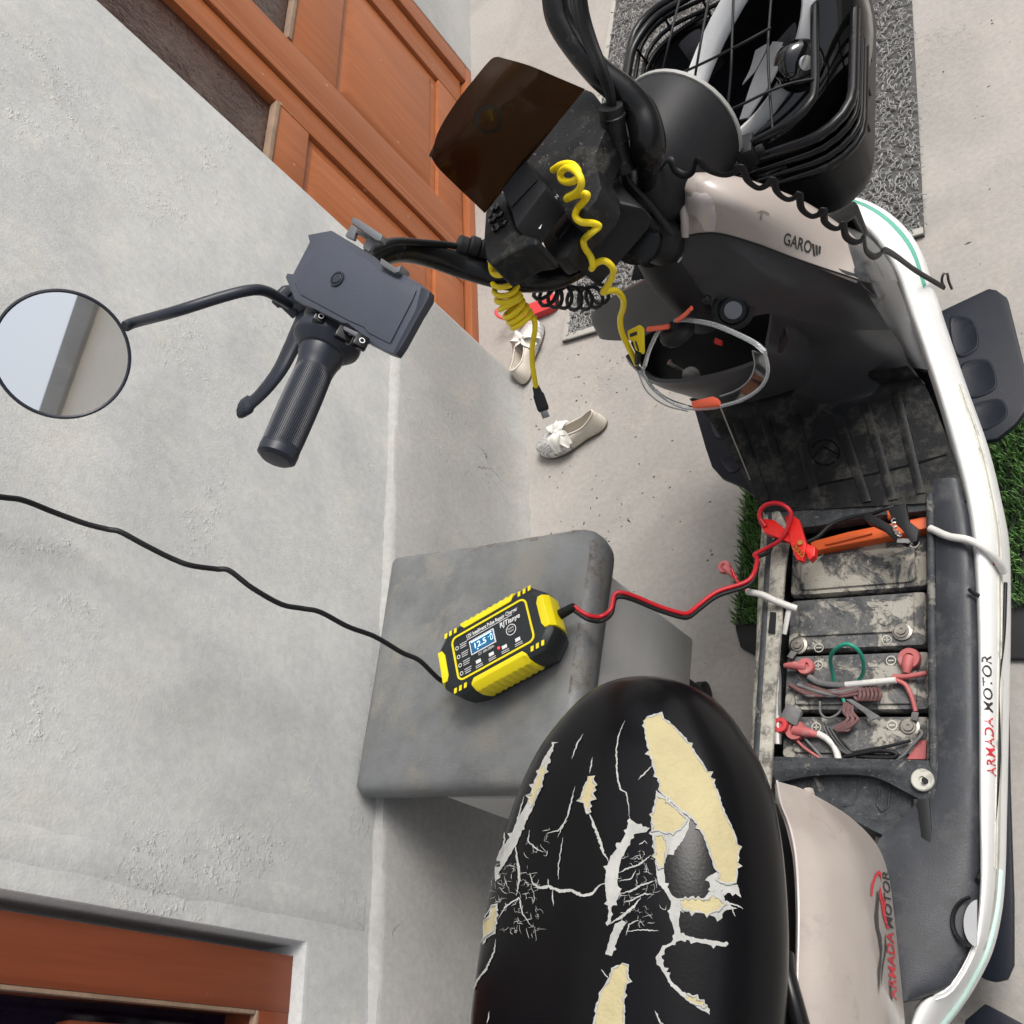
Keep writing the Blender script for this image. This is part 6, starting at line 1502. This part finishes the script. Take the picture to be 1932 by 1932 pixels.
q = [A(1064, 486, .905), A(1131, 543, .845), A(1226, 430, .845), A(1232, 412, .855), A(1215, 395, .885), A(1148, 375, .905)]
mb = MB(); mb.slab(q, (-.02, .05, .01)); gbox = obj('glove_box', mb, M['black'], sco, bevel=.004, bseg=3)

# ---- headlight
M['ringgrey'] = mat('satin_grey_ring', (0.30, 0.30, 0.285), 0.4, var=0.08)
ha = (SU * .90 + SV * .30 - UP * .22).normalized(); hc = A(1284, 246, .80) - ha * .062
mb = MB(); mb.lathe(hc, ha, [(-.085, .02), (-.080, .038), (-.055, .056), (-.02, .067), (.01, .072), (.04, .0755), (.055, .077), (.06, .077)], 40); hl = obj('headlight', mb, M['black'], sco, smooth=50)
mb = MB(); mb.lathe(hc, ha, [(.058, .0772), (.0585, .0790), (.0635, .0790), (.066, .076)], 40, False, False); obj('headlight_ring', mb, M['ringgrey'], hl, smooth=50)
mb = MB(); mb.lathe(hc, ha, [(.0605, .076), (.068, .072), (.078, .05), (.082, .02)], 32); obj('headlight_lens', mb, M['clearframe'], hl, smooth=60)

# ---- front basket
BR0, BR1, BS0, BS1 = -.187, .134, .425, .80
def bloop(z, ins, rad=.055, k=5): return [W((BR0 + BR1) / 2 + x, (BS0 + BS1) / 2 + y, z) for x, y in rrect(BR1 - BR0 - 2 * ins, BS1 - BS0 - 2 * ins, rad, k)]
bsk_n = 0
for z, ins, r_ in ((.742, 0, .0064), (.722, .001, .0034), (.706, .002, .0034), (.690, .004, .0045)):
    o_ = obj('basket_rim' if z > .74 else 'basket_wire', MB().tube(bloop(z, ins), r_, 8, closed=True), M['tube'], sco, smooth=80)
mb = MB()
mb.loft([bloop(.603, .026), bloop(.600, .022), bloop(.625, .012), bloop(.688, .005), bloop(.688, .009), bloop(.625, .016), bloop(.606, .028)], True, True, True)
obj('basket_tub', mb, M['rubber'], sco, smooth=40)
for r_ in (-.15, -.09, -.03, .03, .09): wb_ = obj('basket_wire', MB().tube([W(r_, BS1 - .001, .74), W(r_, BS1 - .012, .66)], .002, 6), M['tube'], sco)
for s_ in (.50, .56, .62, .68, .74):
    for r_ in (BR0 + .002, BR1 - .002): obj('basket_wire', MB().tube([W(r_, s_, .742), W(r_ * .96, s_, .66)], .002, 6), M['tube'], sco)
hp = PZ([(1537, -40, .775), (1537, 60, .775), (1537, 165, .775), (1524, 200, .775), (1490, 232, .772), (1428, 266, .765), (1405, 280, .755)])
obj('basket_handle', MB().tube(cat(hp, 6), .0052, 10), M['tube'], sco, smooth=80)
mb = MB(); mb.box(A(1410, 285, .755), (.022, .030, .026), (SV, SU, UP)); mb.lathe(A(1432, 282, .762), SV, [(-.004, .006), (.006, .006)], 6); obj('basket_clamp', mb, M['black'], sco, bevel=.003)
for L_ in ([(1180, 160, .742), (1184, 140, .742), (1196, 88, .742), (1236, 34, .742), (1300, -6, .742)], [(1212, 160, .70), (1220, 130, .70), (1240, 95, .70), (1280, 60, .70), (1340, 20, .70)]):
    obj('basket_wire', MB().tube(cat(PZ(L_), 6), .0058 if L_[0][2] > .72 else .004, 8), M['tube'], sco, smooth=80)
mb = MB(); mb.tube(PZ([(1400, 315, .73), (1470, 345, .66), (1556, 385, .52)]), .010, 10, flat=.5); mb.tube(PZ([(1445, 335, .69), (1480, 318, .70)]), .006, 8); obj('basket_bracket', mb, M['tube'], sco, bevel=0, smooth=50)

# ================================================================== HELMET
h0 = A(1402, 104, .765); hn = ((CAM - h0).normalized() * .75 + UP * .15 - SV * .18).normalized()
hu = (A(1455, 132, .765) - A(1345, 64, .765)); hu = (hu - hn * hu.dot(hn)).normalized(); hv = hn.cross(hu)
hel = thing('helmet', 'glossy black open-face helmet with white rim lying upside down in the basket', 'helmet', h0 - UP * .17)
def hring(off, ru, rv, d, seg=40):
    return [h0 + hu * (off + ru * math.cos(2 * math.pi * k / seg) * (1 + .05 * math.cos(2 * math.pi * k / seg))) + hv * (rv * math.sin(2 * math.pi * k / seg)) - hn * (d + .012 * math.cos(4 * math.pi * k / seg)) for k in range(seg)]
mb = MB(); mb.loft([hring(.002, .066, .128, .002), hring(.014, .083, .134, .010), hring(.026, .098, .138, .03), hring(.030, .103, .136, .07), hring(.03, .092, .115, .105), hring(.03, .06, .075, .135), hring(.03, .02, .025, .145)], True, False, True)
obj('shell', mb, M['helmetblack'], hel, smooth=70)
mb = MB(); mb.loft([hring(0, .0675, .1295, .0035), hring(-.001, .064, .126, -.004), hring(.004, .048, .112, -.005), hring(.006, .042, .106, .004), hring(.006, .044, .108, .02)], True, False, False)
obj('white_rim', mb, M['helmetwhite'], hel, smooth=60)
mb = MB(); mb.loft([hring(.006, .0415, .1055, .006), hring(.008, .046, .100, .02), hring(.012, .052, .096, .06), hring(.016, .04, .075, .095), hring(.016, .015, .02, .11)], True, False, True)
obj('lining', mb, M['lining'], hel, smooth=70)
for q in ([(1300, 70, .782), (1322, 100, .775), (1350, 135, .745)], [(1497, 60, .775), (1478, 80, .765), (1450, 110, .74)]):
    obj('cheek_pad', MB().tube(cat(PZ(q), 5), .016, 8, flat=.25), M['lining'], hel, smooth=60)
mb = MB(); mb.patch([PZ([(1458, 78, .768), (1440, 110, .755), (1420, 150, .745), (1395, 225, .762)]), PZ([(1482, 80, .772), (1470, 120, .765), (1450, 160, .762), (1410, 222, .768)])], 5, 3, .002); mb.patch([PZ([(1425, 95, .755), (1415, 130, .745), (1400, 160, .74)]), PZ([(1450, 80, .76), (1440, 105, .755), (1425, 135, .745)])], 4, 3, .002); obj('chin_strap', mb, M['strapgrey'], hel, smooth=60)
mb = MB(); c_ = A(1340, 75, .778); mb.lathe(c_, hn, [(-.008, .011), (0, .011), (.001, .008), (.001, .004), (-.001, .003)], 18); obj('snap_button', mb, M['strapgrey'], hel)
pv = A(1517, 120, .752); pa_ = ((CAM - pv).normalized() + SV * .5).normalized()
mb = MB(); mb.lathe(pv, pa_, [(-.02, .03), (-.004, .028), (.002, .020), (.004, .012)], 26); pvt = obj('visor_pivot', mb, M['helmetblack'], hel, smooth=50)
mb = MB(); mb.lathe(pv + pa_ * .003, pa_, [(0, .0085), (.003, .0085), (.004, .006), (.004, .001)], 14); obj('pivot_screw', mb, M['steel'], pvt)

# elastic net over the basket
net = thing('elastic_net', 'thin black elastic cords stretched over the helmet and basket', 'elastic net', W(-.03, .6, .68))
for L_ in ([(1286, -15, .80), (1266, 65, .80), (1246, 152, .77)], [(1340, -15, .81), (1324, 70, .81), (1309, 158, .785)], [(1384, -15, .815), (1381, 87, .815), (1378, 150, .80), (1370, 231, .775)], [(1456, -15, .81), (1449, 87, .80), (1452, 170, .785), (1458, 253, .768)], [(1265, 147, .785), (1320, 122, .80), (1385, 90, .815), (1455, 52, .812)], [(1360, 215, .785), (1400, 197, .79), (1447, 174, .79), (1490, 158, .785), (1536, 149, .78)]):
    obj('cord', MB().tube(cat(PZ(L_), 5), .0017, 7), M['rubber'], net, smooth=80)

# ================================================================== LOOSE CORDS
z3 = lambda x, y, z: (905.6 + x * .23777, 249.4 + y * .23777, z)
cab = thing('coiled_cable', 'long yellow curly cable draped down over the glove box to the pocket', 'cable', A(1100, 420, .86), group='yellow coiled charging cables')
P_ = [z3(580, 300, .985), z3(640, 262, .995), z3(720, 252, 1.0), z3(775, 300, 1.0), z3(775, 360, .998), z3(720, 395, .99), z3(650, 380, .985), z3(640, 320, .99), z3(700, 280, 1.0), z3(780, 330, 1.002), z3(805, 410, .996), z3(770, 475, .985), z3(700, 515, .975), z3(690, 530, .968), z3(760, 500, .972), z3(845, 490, .975), z3(840, 530, .968), z3(780, 600, .958), z3(755, 665, .95), z3(800, 712, .945), z3(890, 722, .94), z3(945, 745, .935), z3(900, 785, .926), z3(825, 850, .918), z3(830, 915, .91), z3(880, 990, .902), z3(895, 1060, .895), z3(885, 1082, .89), z3(920, 1040, .893), z3(990, 1020, .895), z3(1050, 1070, .885), z3(1055, 1130, .872), z3(1010, 1220, .858), z3(975, 1270, .85), z3(1010, 1262, .845), z3(1080, 1258, .83), z3(1135, 1320, .80), z3(1135, 1400, .775), z3(1112, 1480, .755), z3(1125, 1590, .725), z3(1175, 1700, .695), z3(1220, 1790, .672), z3(1243, 1840, .66)]
over_ = [bvh_of(o_) for o_ in (dash, rad, podo, flange, gbox, shield, pocket)]
def lay(P, gap):                      # rest a cord on top of what lies under it
    out = []
    for p in P:
        d = (p - CAM); L0 = d.length; d = d / L0; best = L0
        for b in over_:
            h = b.ray_cast(CAM, d)
            if h[0] is not None and h[3] - gap < best: best = h[3] - gap
        out.append(CAM + d * best)
    return out
cp_ = lay(cat(PZ(P_), 6), .0045)
for _ in range(2): cp_ = [cp_[0]] + [(cp_[i - 1] + cp_[i] * 2 + cp_[i + 1]) / 4 for i in range(1, len(cp_) - 1)] + [cp_[-1]]
obj('cord', MB().tube(cp_, .0035, 10), M['yellow2'], cab, smooth=80)
mb = MB(); mb.slab(PZ([z3(1170, 1575, .72), z3(1270, 1525, .72), z3(1305, 1555, .715), z3(1310, 1750, .69), z3(1290, 1755, .69), z3(1270, 1740, .69), z3(1240, 1735, .692), z3(1215, 1650, .705), z3(1180, 1640, .71)]), (-.004, .006, -.008)); plug = obj('plug', mb, M['yellow2'], cab, bevel=.0015)
mb = MB(); mb.slab(PZ([z3(1188, 1600, .7205), z3(1243, 1580, .7205), z3(1245, 1605, .7175), z3(1190, 1625, .7175)]), (0, 0, -.001)); mb.slab(PZ([z3(1228, 1660, .7065), z3(1238, 1655, .7065), z3(1262, 1730, .695), z3(1250, 1735, .695)]), (0, 0, -.001)); obj('plug_label', mb, M['printblk'], plug)
pb = bvh_of(plug); mb = MB(); decal_text(mb, pb, '4 IN 1', (905.6 + 1196 * .23777, 249.4 + 1617 * .23777), (.94, -.34), (-.1, -1), 6, 10.5, .0014); obj('plug_print', mb, M['print'], plug, smooth=0)
mb = MB(); mb.tube(PZ([z3(1255, 1735, .69), z3(1252, 1790, .675), z3(1246, 1830, .662)]), .004, 8); obj('plug_boot', mb, M['rubber'], plug)
cab = thing('coiled_cable', 'tightly coiled yellow cable hanging beside the dash with its black plug dangling', 'cable', A(985, 620, .80), group='yellow coiled charging cables')
axp = cat(PZ([z3(150, 1010, .945), z3(188, 1060, .94), z3(194, 1160, .926), z3(208, 1240, .914), z3(224, 1310, .904), z3(250, 1375, .896), z3(285, 1425, .888), z3(320, 1475, .88), z3(355, 1530, .872)]), 26)
pts = []
for i, p in enumerate(axp):
    t = (axp[min(i + 1, len(axp) - 1)] - axp[max(i - 1, 0)]).normalized(); a = Vector((1, .2, 0)); a = (a - t * a.dot(t)).normalized(); b = t.cross(a)
    ph = i * 2 * math.pi / 23.0; q = .0130 * min(1, i / 10 + .3); pts.append(p + a * math.cos(ph) * q + b * math.sin(ph) * q)
pts += cat([pts[-1] + (pts[-1] - pts[-2])] + PZ([z3(430, 1480, .872), z3(436, 1560, .862), z3(415, 1700, .842), z3(415, 1830, .822), z3(430, 1940, .805), z3(446, 2030, .79)]), 5)[1:]
obj('cord', MB().tube(pts, .0030, 9), M['yellow2'], cab, smooth=80)
pe = pts[-1]; pd = (A(1027, 778, .775) - pe).normalized()
mb = MB(); px_ = pd.cross(CAM - pe).normalized(); py_ = pd.cross(px_)
mb.loft([[pe + pd * h + px_ * x * w_ + py_ * y * w2 for x, y in ((-1, -1), (1, -1), (1, 1), (-1, 1))] for h, w_, w2 in ((-.002, .004, .003), (.006, .005, .0035), (.010, .0065, .004), (.024, .0068, .004), (.028, .0058, .0035))]); pg = obj('plug', mb, M['rubber'], cab, bevel=.001)
mb = MB(); mb.box(pe + pd * .032, (.0085, .0028, .009), (px_, py_, pd)); obj('plug_tip', mb, M['lockgrey'], pg, bevel=.0005)
# black coiled lead under the dash
cab = thing('coiled_lead', 'thin black coiled lead running from under the dash across to the shield', 'cable', A(1050, 560, .82))
axp = cat(PZ([z3(330, 1000, .92), z3(400, 1080, .90), z3(480, 1200, .88), z3(540, 1290, .86), z3(640, 1300, .84), z3(760, 1320, .81), z3(890, 1310, .78), z3(960, 1270, .76)]), 20)
pts = []
for i, p in enumerate(axp):
    t = (axp[min(i + 1, len(axp) - 1)] - axp[max(i - 1, 0)]).normalized(); a = Vector((0, 0, 1)); a = (a - t * a.dot(t)).normalized(); b = t.cross(a)
    ph = i * 2 * math.pi / 13.0; pts.append(p + (a * math.cos(ph) + b * math.sin(ph)) * .013)
obj('cord', MB().tube(pts, .0023, 8), M['rubber'], cab, smooth=80)
# flat black spiral strap to the side hook
cab = thing('spiral_strap', 'black spiral strap stretched from the neck over the taupe panel to the side plate hook', 'strap', A(1600, 450, .5))
sp_ = [(1236, 335, .84), (1261, 301, .865), (1275, 322, .855), (1293, 331, .85), (1308, 322, .855), (1316, 301, .87), (1335, 320, .855), (1364, 330, .842), (1385, 325, .842), (1399, 314, .848), (1410, 340, .825), (1431, 355, .81), (1448, 348, .812), (1458, 337, .82), (1466, 362, .795), (1484, 376, .782), (1500, 373, .78), (1508, 365, .785), (1512, 393, .76), (1530, 408, .745), (1546, 404, .745), (1554, 395, .75), (1556, 418, .73), (1573, 431, .715), (1586, 429, .712), (1591, 422, .715), (1596, 446, .695), (1612, 457, .68), (1625, 454, .675), (1630, 447, .675), (1634, 472, .645), (1648, 484, .62), (1660, 480, .605), (1669, 472, .595), (1690, 483, .53), (1730, 512, .38), (1782, 543, .225)]
obj('strap_band', MB().tube(cat(PZ(sp_), 5), .0040, 8, flat=.4), M['rubber'], cab, smooth=80)
mb = MB(); mb.tube(cat(PZ([(1782, 543, .222), (1777, 530, .235), (1780, 517, .25), (1787, 516, .25), (1790, 530, .235), (1796, 545, .215)]), 5), .0022, 8); obj('hook', mb, M['dullsteel'], cab, smooth=80)

# ================================================================== SAFETY GLASSES
sg = thing('safety_glasses', 'clear safety glasses with coral nose bridge and temple tips hung on the shield pocket', 'glasses', A(1330, 700, .56))
fr = PZ([(1443, 664, .655), (1449, 700, .638), (1436, 730, .625), (1405, 752, .615), (1370, 764, .61), (1330, 771, .607), (1290, 769, .609), (1255, 752, .616), (1228, 728, .625), (1213, 700, .64), (1216, 692, .648)])
obj('brow_frame', MB().tube(cat(fr, 6), .0022, 8), M['clearframe'], sg, smooth=80)
for rowa, rowb in (([(1443, 672, .652), (1447, 702, .638), (1434, 730, .626), (1402, 752, .616), (1362, 764, .611)], [(1420, 662, .630), (1424, 690, .614), (1414, 716, .603), (1390, 736, .594), (1358, 748, .592)]), ([(1306, 769, .609), (1262, 754, .615), (1232, 731, .625), (1216, 704, .638)], [(1298, 776, .590), (1254, 764, .597), (1220, 738, .607), (1203, 700, .620)])):
    mb = MB(); mb.patch([PZ(rowa), PZ(rowb)], 5, 4, .0018); obj('lens', mb, M['clear'], sg, smooth=70)
    mb = MB(); mb.tube(cat(PZ(rowb), 6), .0010, 6); obj('lens_edge', mb, M['clearframe'], sg, smooth=80)
mb = MB(); mb.slab(PZ([(1303, 757, .618), (1345, 747, .622), (1356, 752, .62), (1356, 764, .615), (1340, 766, .613), (1306, 771, .609)]), (0, 0, -.007)); obj('nose_bridge', mb, M['coral'], sg, bevel=.002)
obj('temple', MB().tube(cat(PZ([(1443, 664, .655), (1425, 648, .66), (1390, 630, .665), (1345, 612, .67), (1300, 604, .672), (1272, 604, .672)]), 6), .0033, 8, flat=.5), M['clearframe'], sg, smooth=80)
obj('temple', MB().tube(cat(PZ([(1216, 692, .648), (1224, 664, .652), (1236, 636, .66), (1250, 615, .668)]), 6), .0033, 8, flat=.5), M['clearframe'], sg, smooth=80)
obj('temple_tip', MB().tube(cat(PZ([(1222, 621, .668), (1240, 619, .67), (1262, 616, .672)]), 4), .0040, 8, flat=.6), M['coral'], sg, smooth=80)
obj('temple_tip', MB().tube(cat(PZ([(1277, 605, .676), (1292, 594, .682), (1305, 581, .69)]), 4), .0036, 8, flat=.6), M['coral'], sg, smooth=80)
mb = MB(); mb.ball(A(1278, 628, .655), (.024, .02, .012)); obj('strap_ball', mb, M['rubber'], sg, smooth=70)
st2 = thing('string', 'thin pale string running from the glasses down to the floor edge', 'string', A(1390, 840, .34))
obj('cord', MB().tube(cat(PZ([(1356, 760, .612), (1372, 800, .52), (1395, 856, .42), (1415, 905, .345)]), 6), .0009, 6), M['matborder'], st2, smooth=80)
